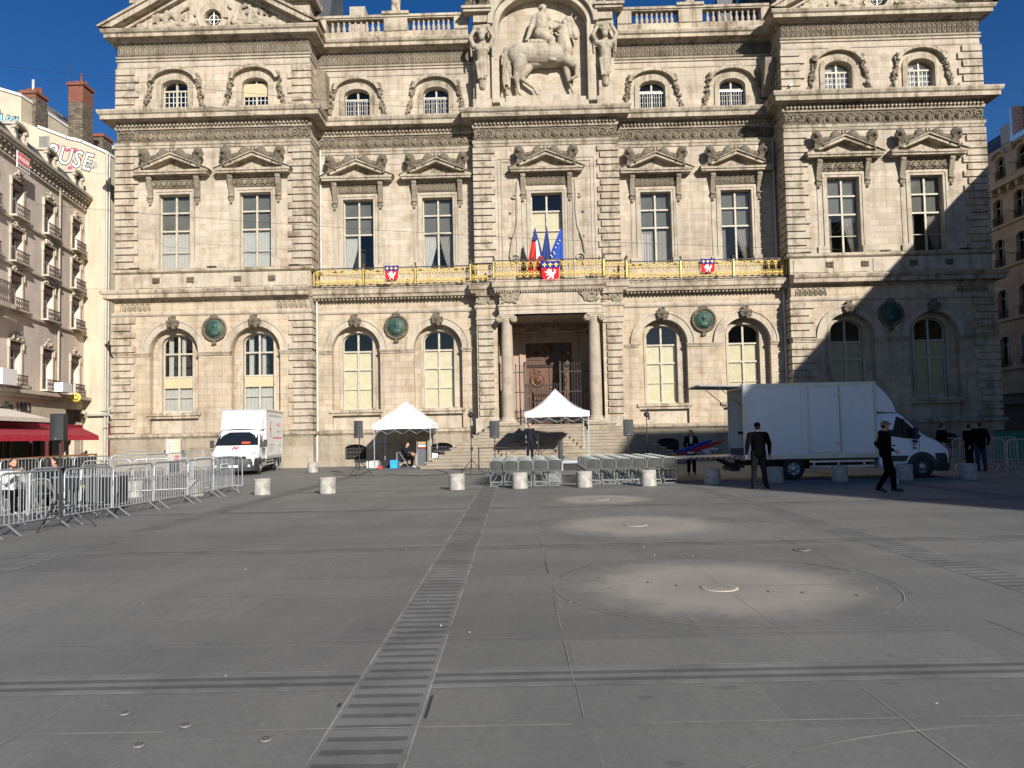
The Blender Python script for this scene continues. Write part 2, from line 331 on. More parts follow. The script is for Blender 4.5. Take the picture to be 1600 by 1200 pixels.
def window(c,y,h,z0,z1,kind,rise=0,thick=(),thin=(),cur='net',fm=None):
    """joinery at plane y inside an opening of half width h"""
    fm=fm or m_frame; zs=z1-rise; f=MB(); t=.055
    w=tag(empty('window',(c,y,z0),0,world=True)); w.parent=TH; w.location=Vector((c,y,z0))-ORG[TH.name]; ORG[w.name]=ORG[TH.name]*0+Vector((c,y,z0))
    f.box(c-h,c-h+t,y-.04,y+.04,z0,zs+(.02 if rise else 0)); f.box(c+h-t,c+h,y-.04,y+.04,z0,zs+(.02 if rise else 0)); f.box(c-h+t,c+h-t,y-.04,y+.04,z0,z0+t+.03)
    if rise:
        o=arc(c,zs,h,0,180,14,rise); i=arc(c,zs,h-t,180,0,14,rise-t); f.prism(o+i,'y',y-.04,y+.04)
    else: f.box(c-h+t,c+h-t,y-.04,y+.04,z1-t,z1)
    f.box(c-.05,c+.05,y-.06,y+.05,z0+.02,z1-.03)
    for z in thick: f.box(c-h+t,c+h-t,y-.055,y+.045,z-.045,z+.045)
    for z in thin: f.box(c-h+t,c+h-t,y-.03,y+.03,z-.018,z+.018)
    f.build('window_frame',fm,w)
    g=MB(); pts=arched(c,h-.02,z0+.02,zs,rise-.02) if rise else rect(c-h+.02,c+h-.02,z0+.02,z1-.02)
    g.prism(pts,'y',y-.004,y+.004); g.build('pane',m_pane,w)
    rnd=random.Random(int((c+50)*97+z0*13))
    def cloth(x0,x1,za,zb,yy,amp,fold,side=0,m=m_curt,nm='curtain'):
        q=MB(); n=26; v=[];rows=7
        for j in range(rows):
            k=j/(rows-1)
            for i in range(n+1):
                u=i/n; wdt=1-(side!=0)*.62*(1-k)**1.3*1; xx=x0+(x1-x0)*(u*wdt if side<=0 else 1-(1-u)*wdt)
                v.append((xx,yy+amp*sin(u*fold*2*PI+rnd.random()*.2),za+(zb-za)*k))
        q.add(v,[(j*(n+1)+i,j*(n+1)+i+1,(j+1)*(n+1)+i+1,(j+1)*(n+1)+i) for j in range(rows-1) for i in range(n)],True); q.build(nm,m,w)
    if kind=='u' and cur in('net','drape_l','drape_lr','grey_full','drape_r'):
        q=MB(); zb_=thick[-1]
        q.box(c-h+.05,c-.05,y+.08,y+.085,zb_,z1-.05); q.box(c+.05,c+h-.05,y+.1,y+.105,zb_+(.0 if rnd.random()<.5 else .1),z1-.05); q.build('grey_blind',m_gbl,w)
    if cur=='net': cloth(c-h,c+h,z0,thick[-1] if thick else z1,y+.12,.02,9)
    elif cur=='netfull': cloth(c-h,c+h,z0,z1,y+.14,.02,11); 
    elif cur=='drape_l': cloth(c-h,c-.02,z0,thick[-1],y+.16,.04,6,-1)
    elif cur=='drape_lr': cloth(c-h,c-.02,z0,thick[-1],y+.16,.04,6,-1); cloth(c+.02,c+h,z0,thick[-1],y+.16,.03,6,1,m_curtg)
    elif cur=='drape_r': cloth(c+.02,c+h,z0,thick[-1],y+.16,.04,6,1,m_curtg); cloth(c-h,c-h*.6,z0,z1,y+.2,.03,4,0,m_curtg)
    elif cur=='grey_full': cloth(c-h,c+h,z0,thick[-1],y+.16,.03,9,0,m_curtg); cloth(c-h,c-h*.3,z0,thick[-1]-.3,y+.13,.03,4,0)
    elif cur=='shutter':
        zt=thick[0]
        q=MB()
        for s0,s1 in((c-h+.04,c-.04),(c+.04,c+h-.04)):
            q.box(s0,s1,y+.05,y+.075,z0+.05,zt)
            for kk in range(1,5): xx=s0+(s1-s0)*kk/5; q.box(xx-.006,xx+.006,y+.044,y+.05,z0+.08,zt-.02)
        q.build('shutter',m_shut,w)
    elif cur=='blind':
        zb=thick[-1]; q=MB(); q.box(c-h+.03,c+h-.03,y-.075,y-.062,zb-.62,zb-.06); q.build('blind',m_blind,w); cloth(c-h,c+h,z0,zb-.5,y+.1,.015,8)
        cloth(c-h*.75,c-h*.45,zb,z1,y+.12,.01,2); cloth(c+h*.1,c+h*.35,zb,z1,y+.12,.01,2)
    # room behind
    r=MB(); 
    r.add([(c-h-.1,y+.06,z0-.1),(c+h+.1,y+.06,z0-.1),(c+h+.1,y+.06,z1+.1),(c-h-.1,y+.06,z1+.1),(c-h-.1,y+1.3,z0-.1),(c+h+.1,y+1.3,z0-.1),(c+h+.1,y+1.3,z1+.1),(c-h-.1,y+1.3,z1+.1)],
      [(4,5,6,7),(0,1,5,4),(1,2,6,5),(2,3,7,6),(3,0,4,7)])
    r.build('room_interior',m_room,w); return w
# ---- walls
def section(x0,x1,y,cs,low,y2=None):
    mb=MB()
    if low:
        mb.holed(rect(x0,x1,2.0,9.45),[arched(c,1.35,2.0,6.47,1.35) if False else ([(c-1.35,2.02),(c+1.35,2.02)]+arc(c,6.47,1.35,0,180,20)) for c in cs],y,y+.42)
        for c in cs:
            mb.holed([(c-1.36,2.0),(c+1.36,2.0)]+arc(c,6.47,1.36,0,180,20),[arched(c,.86,3.18,6.95,.56)],y+.42,y+.74)
        mb.build('wall',m_low,TH)
    return mb
for x0,x1,y,cs in ((-24.08,-XI,YP,(-C2,-C1)),(-XI,-XC,LM,(-A2,-A1)),(XC,XI,LM,(A1,A2)),(XI,24.08,YP,(C1,C2))): section(x0,x1,y,cs,True)
for x0,x1,y,cs in ((-XO,-XI,YP,(-C2,-C1)),(-XI,-XC,YM,(-A2,-A1)),(XC,XI,YM,(A1,A2)),(XI,XO,YP,(C1,C2))):
    mb=MB(); mb.holed(rect(x0,x1,9.4,20.0),[rect(c-.875,c+.875,11.12,15.32) for c in cs],y,y+.36)
    mb.holed(rect(x0,x1,20.0,24.5),[arched(c,.745,20.02,21.4,.44) for c in cs],y,y+.36); mb.build('wall',m_wall,TH)
mb=MB()  # centre bay
mb.holed(rect(-XC,XC,8.09,9.45),[],LC); mb.holed(rect(-XC,-2.88,1.4,8.09),[],LC); mb.holed(rect(2.88,XC,1.4,8.09),[],LC)
mb.build('wall',m_low,TH)
mb=MB(); mb.holed(rect(-XC,XC,9.4,20.0),[rect(-.875,.875,9.95,15.2)],YC,YC+.36)
NI=[(-2.55,20.75),(2.5,20.75)]+arc(-.025,24.9,2.525,0,180,24,1.75)
mb.holed(rect(-XC,XC,20.0,27.2),[NI],YC,YC+.5); mb.holed([(-2.6,20.7),(2.6,20.7),(2.6,26.8),(-2.6,26.8)],[],YC+.5); mb.build('wall',m_wall,TH)
mb=MB() # returns between planes
for s in(-1,1):
    def side(x,ya,yb,z0,z1): mb.add([(s*x,ya,z0),(s*x,yb,z0),(s*x,yb,z1),(s*x,ya,z1)],[(0,1,2,3)])
    side(XI,YP,LM,0,9.45); side(XI,YP,YM,9.4,24.6); side(XC,LC,LM,0,9.45); side(XC,YC,YM,9.4,27.2); side(24.08,YP,60,0,9.45); side(XO,YP,60,9.4,24.6)
mb.box(-23.9,23.9,46,60,0,24.4)
mb.build('side_wall',m_wall,TH)
# ---- plinth with basement openings
mb=MB()
BW=[(-C2+.05,YP),(-A2-.05,LM),(-A1+.15,LM),(A1+.1,LM),(C2+.35,YP),(C1-.1,YP)]
for x0,x1,y in ((-24.2,-XI-.12+.24,YP-.12),(-XI+.12,-XC-.12,LM-.12),(XC+.12,XI-.12,LM-.12),(XI-.12,24.2,YP-.12)):
    hs=[[(c-.6,.38),(c+.6,.38)]+arc(c,1.0,.6,0,180,8,.22) for c,yy in BW if x0<c<x1]
    mb.holed(rect(x0,x1,0,1.8),hs,y,y+.4)
    for s in (x0,x1): mb.add([(s,y,0),(s,y+.9,0),(s,y+.9,1.8),(s,y,1.8)],[(0,1,2,3)])
mb.build('plinth',m_plinth,TH)
for c,yy in BW:
    g=MB(); y=yy+.05
    for i in range(7): x=c-.54+i*.18; g.tube([(x,y,.36),(x,y,1.2)],.016,5)
    for z in (.55,.78,1.0): g.box(c-.62,c+.62,y-.012,y+.012,z-.015,z+.015)
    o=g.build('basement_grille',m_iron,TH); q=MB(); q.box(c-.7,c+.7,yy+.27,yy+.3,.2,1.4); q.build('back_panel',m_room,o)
# ---- mouldings (out,z)
def mould(name,prof,path,m): b=MB(); b.sweep(prof,path); return b.build(name,m,TH)
def lowsegs():
    out=[]; p=LP
    out.append(p[0:5]+[(-XC,LM)]); out.append([(XC,LM),(XI,LM),(XI,YP),(24.08,YP),(24.08,50)]); return out
pl=[(-.1,1.72),(.16,1.74),(.20,1.80),(.27,1.84),(.27,1.96),(.1,2.03),(-.1,2.04)]
mould('plinth_ledge',pl,[(-24.08,50),(-24.08,YP),(-XI,YP),(-XI,LM),(-XC-.02,LM)],m_corn); mould('plinth_ledge',pl,[(XC+.02,LM),(XI,LM),(XI,YP),(24.08,YP),(24.08,50)],m_corn)
mould('string_course',[(-.02,8.50),(.06,8.52),(.10,8.6),(.10,8.68),(.05,8.73),(-.02,8.74)],LP,m_plain)
c2p=[(-.02,9.28),(.08,9.30),(.12,9.40),(.45,9.46),(.45,9.66),(.52,9.72),(.56,9.84),(.56,9.90),(-.02,9.97)]
mould('cornice',c2p,[(-24.08,50),(-24.08,YP),(-XI-.02,YP)],m_corn); mould('cornice',c2p,[(XI+.02,YP),(24.08,YP),(24.08,50)],m_corn)
for s in(-1,1):
    x0,x1=sorted((s*XO,s*XI)); yb=YP-.1
    b=MB(); b.box(x0-.04,x1+.04,yb,YP,9.97,10.84)
    for i in range(5): xa=x0+.15+i*2.15; b.box(xa,xa+1.95,yb-.04,yb,10.05,10.76)
    b.build('dado',m_plain,TH)
    b=MB(); b.sweep([(-.02,10.84),(.14,10.86),(.24,10.94),(.24,11.05),(.12,11.12),(-.02,11.13)],[(x0,50),(x0,YP),(x1,YP),(x1,YM)] if s<0 else [(x0,YM),(x0,YP),(x1,YP),(x1,50)]); b.build('sill_course',m_corn,TH)
    for c in (C1,C2):
        for d in(-.95,.95):
            q=MB(); xx=s*c+d
            for ii in range(3):
                for jj in range(2): q.obox((xx-.12+ii*.12,yb-.09,10.42+jj*.13),(.09,.1,.09))
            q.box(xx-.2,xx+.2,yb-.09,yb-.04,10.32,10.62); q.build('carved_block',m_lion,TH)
mould('architrave',[(-.02,17.93),(.05,17.94),(.07,18.08),(.11,18.10),(.13,18.24),(.17,18.28),(-.02,18.29)],UP,m_corn)
mould('cornice',[(-.02,18.98),(.10,19.0),(.13,19.10),(.13,19.34),(.30,19.38),(.66,19.42),(.66,19.64),(.74,19.70),(.80,19.84),(.80,19.92),(-.02,20.0)],UP,m_corn)
mould('attic_band',[(-.02,22.56),(.04,22.57),(.06,22.66),(.03,22.68),(.03,22.9),(.1,22.93),(.10,23.02),(-.02,23.04)],UP[0:5],m_plain)
mould('attic_band',[(-.02,22.56),(.04,22.57),(.06,22.66),(.03,22.68),(.03,22.9),(.1,22.93),(.10,23.02),(-.02,23.04)],UP[7:],m_plain)
ucp=[(-.02,23.98),(.10,24.0),(.2,24.08),(.55,24.12),(.55,24.3),(.64,24.36),(.70,24.48),(.70,24.54),(-.02,24.62)]
mould('attic_cornice',ucp,UP[0:5],m_corn); mould('attic_cornice',ucp,UP[7:],m_corn)
mould('moulding',[(-.02,23.1),(.08,23.12),(.12,23.2),(-.02,23.24)],UP[0:5],m_plain); mould('moulding',[(-.02,23.1),(.08,23.12),(.12,23.2),(-.02,23.24)],UP[7:],m_plain)
# dentils
def comb(path,step,w_,d0,d1,z0,z1):
    for (xa,ya),(xb,yb) in zip(path[:-1],path[1:]):
        if ya!=yb: continue
        n=max(1,int((xb-xa)/step)); st=(xb-xa)/n; pts=[(xb,ya+.01),(xa,ya+.01)]
        for i in range(n): c=xa+st*(i+.5); pts+=[(c-w_,ya-d0),(c-w_,ya-d1),(c+w_,ya-d1),(c+w_,ya-d0)]
        b=MB(); b.prism(pts,'z',z0,z1); b.build('dentil_course',m_corn,TH)
def along(path,step,inset=.15):
    for (xa,ya),(xb,yb) in zip(path[:-1],path[1:]):
        if ya!=yb: continue
        n=max(1,int((xb-xa)/step)); 
        for i in range(n): yield xa+(xb-xa)*(i+.5)/n,ya
comb(UP[1:11],.21,.06,.12,.26,19.14,19.31)
# carved friezes
def petal(mb,x,z,y,a,L,wd,d=.05):
    d*=1.5; wd*=1.15
    ca,sa=cos(a),sin(a); P=lambda u,v,h:(x+u*ca-v*sa,y-h,z+u*sa+v*ca)
    mb.add([P(0,-wd*.3,0),P(L*.6,-wd/2,0),P(L,0,0),P(L*.6,wd/2,0),P(0,wd*.3,0),P(L*.55,0,d),P(0,0,d*.6)],[(0,1,5,6),(1,2,5),(2,3,5),(3,4,6,5),(4,0,6)])
def palmette(mb,x,z0,y,w,h):
    for a in (90,62,118,36,144): petal(mb,x,z0+h*.12,y,R(a),h*(.78 if a==90 else .72),h*.2,.07)
    pts=[(x-w/2+.01,y-.03,z0+h*.05)]+[(p[0],y-.03,p[1]) for p in arc(x,z0+h*.55,w/2-.02,180,0,8,h*.38)]+[(x+w/2-.01,y-.03,z0+h*.05)]
    mb.tube(pts,.025,4,caps=False)
def spiral(mb,x,z,y,r,turns=1.6,dr=1,a0=0,rad=.03,n=5):
    pts=[(x+dr*r*(1-t*.85)*cos(a0+t*turns*2*PI),y,z+r*(1-t*.85)*sin(a0+t*turns*2*PI)) for t in [i/18 for i in range(19)]]; mb.tube(pts,rad,n,r1=rad*.5,caps=False)
def scroll(mb,x,z0,y,w,h,fl=1):
    spiral(mb,x,z0+h*.5,y-.04,h*.40,1.7,fl,R(-60),.04)
    for a in (20,75,130,200,260,320): petal(mb,x+fl*cos(R(a))*h*.38,z0+h*.5+sin(R(a))*h*.38,y,R(a)+.6*fl if fl>0 else PI-R(a)-.6,h*.3,h*.16,.06)
    mb.ball((x,y-.04,z0+h*.5),.05,lo=True)
def tongue(mb,x,z0,y,w,h):
    mb.tube([(x-w*.36,y-.02,z0+.02)]+[(p[0],y-.02,p[1]) for p in arc(x,z0+h*.66,w*.36,180,0,6,h*.26)]+[(x+w*.36,y-.02,z0+.02)],.022,4,caps=False)
    mb.add([(x-.035,y,z0+.05),(x+.035,y,z0+.05),(x+.045,y,z0+h*.6),(x,y,z0+h*.74),(x-.045,y,z0+h*.6),(x,y-.07,z0+h*.4)],[(0,1,5),(1,2,5),(2,3,5),(3,4,5),(4,0,5)])
    petal(mb,x+w*.5,z0+.03,y,R(90),h*.5,w*.2,.04)
def frieze(path,z0,z1,kind,nm='carved_frieze'):
    for (xa,ya),(xb,yb) in zip(path[:-1],path[1:]):
        if ya!=yb: continue
        p_=MB(); p_.box(xa-.03,xb+.03,ya-.04,ya+.01,z0,z1); PLT=p_.build('frieze_ground',m_shade,TH); b=MB(); h=z1-z0; w=h*.82 if kind=='p' else .28; n=max(3,round((xb-xa)/w)); w=(xb-xa)/n
        for i in range(n):
            x=xa+w*(i+.5)
            if kind=='p':
                if i<2 or i>=n-2: scroll(b,x,z0,ya-.04,w,h,1 if i%2 else -1)
                else: palmette(b,x,z0+.02,ya-.04,w,h-.04)
            else: tongue(b,x,z0+.02,ya-.04,w,h-.04)
        b.build(nm,m_carv,TH)
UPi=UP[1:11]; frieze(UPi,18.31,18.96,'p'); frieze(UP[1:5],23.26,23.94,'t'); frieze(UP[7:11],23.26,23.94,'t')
for s in(-1,1):
    for x0,x1 in ((s*22.9-.85,s*22.9+.85),(s*14.2-.85,s*14.2+.85)):
        b=MB()
        for i in range(6): tongue(b,x0+.15+i*.28,8.78,YP-.02,.28,.46)
        b.build('carved_panel',m_carv,TH)
# frames, sills, pediments of the windows
def bands(b,c,y,h,z0,z1,t,d):
    b.box(c-h-t,c-h,y-d,y,z0,z1+t); b.box(c+h,c+h+t,y-d,y,z0,z1+t); b.box(c-h,c+h,y-d,y,z1,z1+t)
LION=None
def lion_mesh():
    P=[('e',(-.05,.02,.10),(.55,.24,.27)),('e',(.44,-.04,.10),(.28,.24,.36)),('e',(-.52,-.10,.30),(.27,.22,.27)),('e',(-.40,-.2,.24),(.2,.14,.18)),('e',(.52,-.14,.40),(.27,.24,.27)),('e',(.56,-.30,.42),(.13,.12,.15)),
       ('e',(.58,-.40,.36),(.08,.08,.07)),('c',(.62,-.1,.0),(.70,-.22,-.36),.10,.07),('c',(.38,-.2,.0),(.22,-.3,-.16),.10,.06),('c',(.70,-.22,-.36),(.60,-.34,-.38),.07,.06),
       ('e',(-.62,-.06,.30),(.26,.2,.24)),('c',(-.55,-.16,.16),(-.15,-.24,.08),.10,.07),('c',(-.8,-.02,.3),(-.98,-.08,.12),.05,.05),('c',(-.98,-.08,.12),(-.92,-.1,.52),.05,.05),
       ('e',(.66,-.22,.62),(.06,.05,.07)),('e',(.4,-.22,.62),(.06,.05,.07))]
    rn=random.Random(3)
    for i in range(26):
        a=rn.uniform(0,2*PI); P.append(('e',(.52+.25*cos(a),-.16+rn.uniform(-.1,.06),.36+.27*sin(a)),(.075,.07,.09)))
    return organic('lion_carving',P,.035,m_lion,link_it=False,smooth=1)
LION=lion_mesh()
def lions(c,y,z):
    for s in(-1,1):
        o=inst(LION,'lion_carving',TH,(c+s*.95,y-.28,z-.06),(0,s*R(7),0),(s*1.0,1,1.02))
def aedicule(c,y,panel,zt=15.32,zb=11.13):
    b=MB(); bands(b,c,y,.875,zb,zt,.13,.05); bands(b,c,y,1.005,zb,zt+.13,.13,.09)
    for s in(-1,1): b.box(*sorted((c+s*1.16,c+s*1.42)),y-.04,y,zb,14.95); b.box(*sorted((c+s*.9,c+s*1.5)),y-.12,y-.09,zb,zb+.38)
    b.build('window_surround',m_plain,TH)
    for s in(-1,1):
        x=c+s*1.32; b=MB()
        b.prism([(y-.02,14.85),(y-.10,14.9),(y-.14,15.1),(y-.10,15.25),(y-.16,15.5),(y-.30,15.95),(y-.36,16.2),(y-.36,16.3),(y,16.3),(y,14.85)],'x',x-.13,x+.13)
        b.lathe([(.0,-.14),(.07,-.14),(.07,.14),(0,.14)],(x,y-.14,15.12),8,'x'); b.lathe([(.0,-.14),(.09,-.14),(.09,.14),(0,.14)],(x,y-.28,16.12),8,'x'); b.box(x-.05,x+.05,y-.16,y-.02,14.72,14.86); b.build('bracket',m_carv,TH)
    b=MB(); b.box(c-1.12,c+1.12,y-.06,y,15.66,16.18); b.build('panel_ground',m_shade,TH); b=MB()
    for i in range(8):
        x=c-1.0+i*.285
        if panel=='s': scroll(b,x,15.68,y-.06,.28,.48,1 if i%2 else -1)
        else: tongue(b,x,15.70,y-.06,.28,.44)
    b.build('carved_panel',m_carv,TH)
    b=MB(); b.box(c-2.0,c+2.0,y-.50,y,16.3,16.42); b.box(c-2.06,c+2.06,y-.56,y,16.42,16.54)
    b.prism([(c-2.06,16.545),(c+2.06,16.545),(c+2.06,16.60),(c,17.42),(c-2.06,16.60)],'y',y-.06,y)
    for s in(-1,1): b.prism([(c+s*2.12,16.545),(c+s*1.72,16.545),(c,17.24),(c,17.44)],'y',y-.50,y-.06); b.prism([(c+s*2.16,16.545),(c+s*2.02,16.60),(c,17.42),(c,17.50)],'y',y-.60,y-.06)
    b.build('pediment',m_corn,TH); lions(c,y-.02,17.18)
def arch_trim(c,y):
    b=MB(); b.prism(arc(c,6.47,1.78,0,180,24)+arc(c,6.47,1.36,180,0,24),'y',y-.09,y); b.prism(arc(c,6.47,1.80,0,180,24)+arc(c,6.47,1.70,180,0,24),'y',y-.14,y-.09)
    b.build('arch_moulding',m_plain,TH)
    b=MB(); b.prism([(c-.86,3.18),(c-1.0,3.18),(c-1.0,6.95)]+arc(c,6.95,1.0,180,0,14,.70)+[(c+1.0,3.18),(c+.86,3.18)]+arc(c,6.95,.86,0,180,14,.56),'y',y+.37,y+.42)
    b.box(c-1.34,c+1.34,y+.2,y+.42,2.03,2.82); b.build('window_surround',m_plain,TH)
    b=MB(); b.box(c-1.5,c+1.5,y-.12,y+.5,2.98,3.14); b.box(c-1.42,c+1.42,y-.04,y+.45,2.83,2.98); b.build('sill',m_corn,TH)
def mask_mesh():
    P=[('e',(0,0,0),(.24,.18,.30)),('e',(0,-.15,-.02),(.06,.1,.1)),('e',(-.1,-.1,.08),(.07,.07,.05)),('e',(.1,-.1,.08),(.07,.07,.05)),('e',(0,-.12,-.2),(.12,.1,.08))]
    rn=random.Random(5)
    for i in range(22): a=rn.uniform(0,2*PI); P.append(('e',(.27*cos(a),rn.uniform(-.08,.04),.02+.33*sin(a)),(.085,.09,.08)))
    return organic('carved_keystone_mask',P,.03,m_lion,link_it=False,smooth=1)
MASK=mask_mesh()
def medallion(x,y,z):
    b=MB(); b.lathe([(.52,-.02),(.52,-.1),(.46,-.10),(.46,-.06),(0,-.05)],(x,y,z),28,'y'); rn=random.Random(8)
    for i in range(44): a=2*PI*i/44; b.ball((x+.62*cos(a),y-.08,z+.62*sin(a)),(.085,.08,.085),lo=True,jit=.2,rnd=rn)
    for i in range(9): b.ball((x+rn.uniform(-.16,.16),y-.08,z+.72+rn.uniform(-.06,.08)),.08,lo=True,jit=.2,rnd=rn); b.ball((x+rn.uniform(-.1,.1),y-.08,z-.74+rn.uniform(-.1,.04)),.07,lo=True,jit=.2,rnd=rn)
    o=b.build('medallion',m_lion,TH); g=MB(); g.lathe([(.50,-.08),(.49,-.11),(0,-.11)],(x,y,z),28,'y')
    g.ball((x+.02,y-.12,z+.14),(.15,.08,.18)); g.ball((x-.06,y-.13,z+.1),(.06,.05,.06)); g.ball((x,y-.12,z-.24),(.27,.08,.18)); g.ball((x+.02,y-.12,z-.05),(.09,.07,.12)); g.build('bronze_portrait',mat('bronze_verdigris',(.025,.065,.047),.6,var=.4,sc_=5),o)
WL=(6.44,5.42); WU=(14.33,13.3)
for s in(-1,1):
    for k,c0 in enumerate((A1,A2)):
        c=s*c0; arch_trim(c,LM); inst(MASK,'carved_keystone_mask',TH,(c,LM-.2,8.08))
        window(c,LM+.66,.86,3.18,7.51,'l',.56,WL,(4.3,),'shutter')
        aedicule(c,YM,'t'); window(c,YM+.3,.875,11.12,15.32,'u',0,WU,(),{-2:'drape_l',-1:'drape_lr',1:'grey_full',2:'drape_r'}[s*(k+1)])
    for k,c0 in enumerate((C1,C2)):
        c=s*c0; arch_trim(c,YP); inst(MASK,'carved_keystone_mask',TH,(c,YP-.2,8.08))
        if s<0: window(c,YP+.66,.86,3.18,7.51,'l',.56,(6.44,5.15),(4.0,),'blind')
        else: window(c,YP+.66,.86,3.18,7.51,'l',.56,(6.3,5.35),(4.2,),'shutter')
        aedicule(c,YP,'s'); window(c,YP+.3,.875,11.12,15.32,'u',0,WU,(12.1,),'net' if s<0 else 'drape_r')
aedicule(0,YC,'t',15.2,10.0)
window(0,YC+.3,.875,9.95,15.2,'u',0,(14.2,13.1),(),'shutter')
for x,y in ((-(C1+C2)/2,YP),(-(A1+A2)/2,LM),((A1+A2)/2,LM),((C1+C2)/2,YP)): medallion(x,y-.02,7.72)
# imposts
def imp(a,b_,y): 
    q=MB(); q.box(a,b_,y-.06,y,6.27,6.36); q.box(a-.03,b_+.03,y-.1,y,6.36,6.42); q.box(a-.06,b_+.06,y-.14,y,6.42,6.47); q.build('impost',m_corn,TH)
for s in(-1,1):
    for (a,b_,y) in ((XC+.15,A1-1.35,LM),(A1+1.35,A2-1.35,LM),(A2+1.35,XI-.2,LM),(XI,C1-1.35,YP),(C1+1.35,C2-1.35,YP),(C2+1.35,24.1,YP)): imp(*sorted((s*a,s*b_)),y)
# quoins
def quoins(xe,dirn,y,z0,z1,nm='quoins',la=.95,lb=1.2,side=None,d=.11):
    b=MB(); n=round((z1-z0)/.392); h=(z1-z0)/n
    for i in range(n):
        L=la if i%2 else lb; za,zb=z0+i*h+.038,z0+(i+1)*h-.038; x0,x1=sorted((xe-dirn*(d if side else 0),xe+dirn*L))
        b.box(x0,x1,y-d,y,za,zb)
        if side:
            L2=lb if i%2 else la; b.box(*sorted((xe,xe-dirn*d)),y,min(y+L2,side),za,zb)
    b.build(nm,m_quoin,TH)
for s in(-1,1):
    for z0,z1,xo,ys in ((2.06,6.25,24.08,41.0),(6.5,8.48,24.08,41.0),(11.15,17.9,XO,41.9),(20.02,22.55,XO,41.9)):
        quoins(s*xo,-s,YP,z0,z1,side=YP+1.3); quoins(s*XI,s,YP,z0,z1,side=ys)
    quoins(s*(XC),-s,YC,11.2,17.9,la=.95,lb=1.12,side=YM); 
    quoins(s*(XC-.1),-s,LC,2.6,7.6,la=.82,lb=.82)
    b=MB(); b.box(*sorted((s*XC,s*2.88)),LC-.1,LC,7.62,8.05); b.box(*sorted((s*(XC+.03),s*2.86)),LC-.16,LC-.1,7.9,8.0); b.build('pilaster_capital',m_plain,TH)
    b=MB(); b.box(*sorted((s*(XC+.12),s*2.84)),LC-.14,LC,0,2.5); b.build('pilaster_base',m_plain,TH)
# attic windows with hoods and fruit garlands
def attic(c,y,kind):
    b=MB(); z0=20.02
    b.prism([(c-.745,z0),(c-1.02,z0),(c-1.02,21.4)]+arc(c,21.4,1.02,180,0,14,.80)+[(c+1.02,z0),(c+.745,z0)]+arc(c,21.4,.745,0,180,14,.44),'y',y-.08,y)
    b.prism(arc(c,21.55,1.40,12,168,18,.98)+arc(c,21.55,1.22,168,12,18,.80),'y',y-.30,y); b.build('window_hood',m_corn,TH)
    w=window(c,y+.3,.745,z0,21.84,'a',.44,(21.3,),(),kind if kind in('net','netfull') else None)
    g=MB()
    for i in range(1,4): z=z0+i*.32; g.box(c-.69,c+.69,y+.27,y+.33,z-.012,z+.012)
    for i in(-1,1):
        for d in(.22,.46): x=c+i*d; g.box(x-.012,x+.012,y+.27,y+.33,z0,21.3)
    g.build('glazing_bars',m_wht if y==YP else m_frame,w)
    if kind=='blindtop': q=MB(); q.box(c-.7,c+.7,y+.22,y+.235,20.85,21.6); q.build('blind',m_blind,w)
    if kind=='bars':
        q=MB()
        for i in range(11): x=c-.68+i*.136; q.tube([(x,y+.15,z0),(x,y+.15,21.2)],.014,5)
        q.box(c-.74,c+.74,y+.135,y+.165,21.15,21.19); q.build('window_bars',m_alu,w)
    rn=random.Random(int(c*10)+7)
    for s in(-1,1):
        q=MB()
        for i in range(60):
            t=rn.random(); x=c+s*(1.32+.36*t**1.5+rn.uniform(-.1,.1)*(0.6+.9*abs(sin(t*PI*2.5)))); z=22.0-1.9*t
            r=rn.uniform(.05,.10); q.ball((x,y-.04-rn.uniform(0,.14),z),(r,r,r*1.2),lo=True,jit=.15,rnd=rn)
        q.ball((c+s*1.3,y-.16,22.05),.13,jit=.1,rnd=rn); q.build('fruit_garland',m_carv,TH)
for c,k in ((-C2,'x'),(-C1,'blindtop'),(C1,'netfull'),(C2,'netfull')): attic(c,YP,k)
for c in (-A2,-A1,A1,A2): attic(c,YM,'bars')
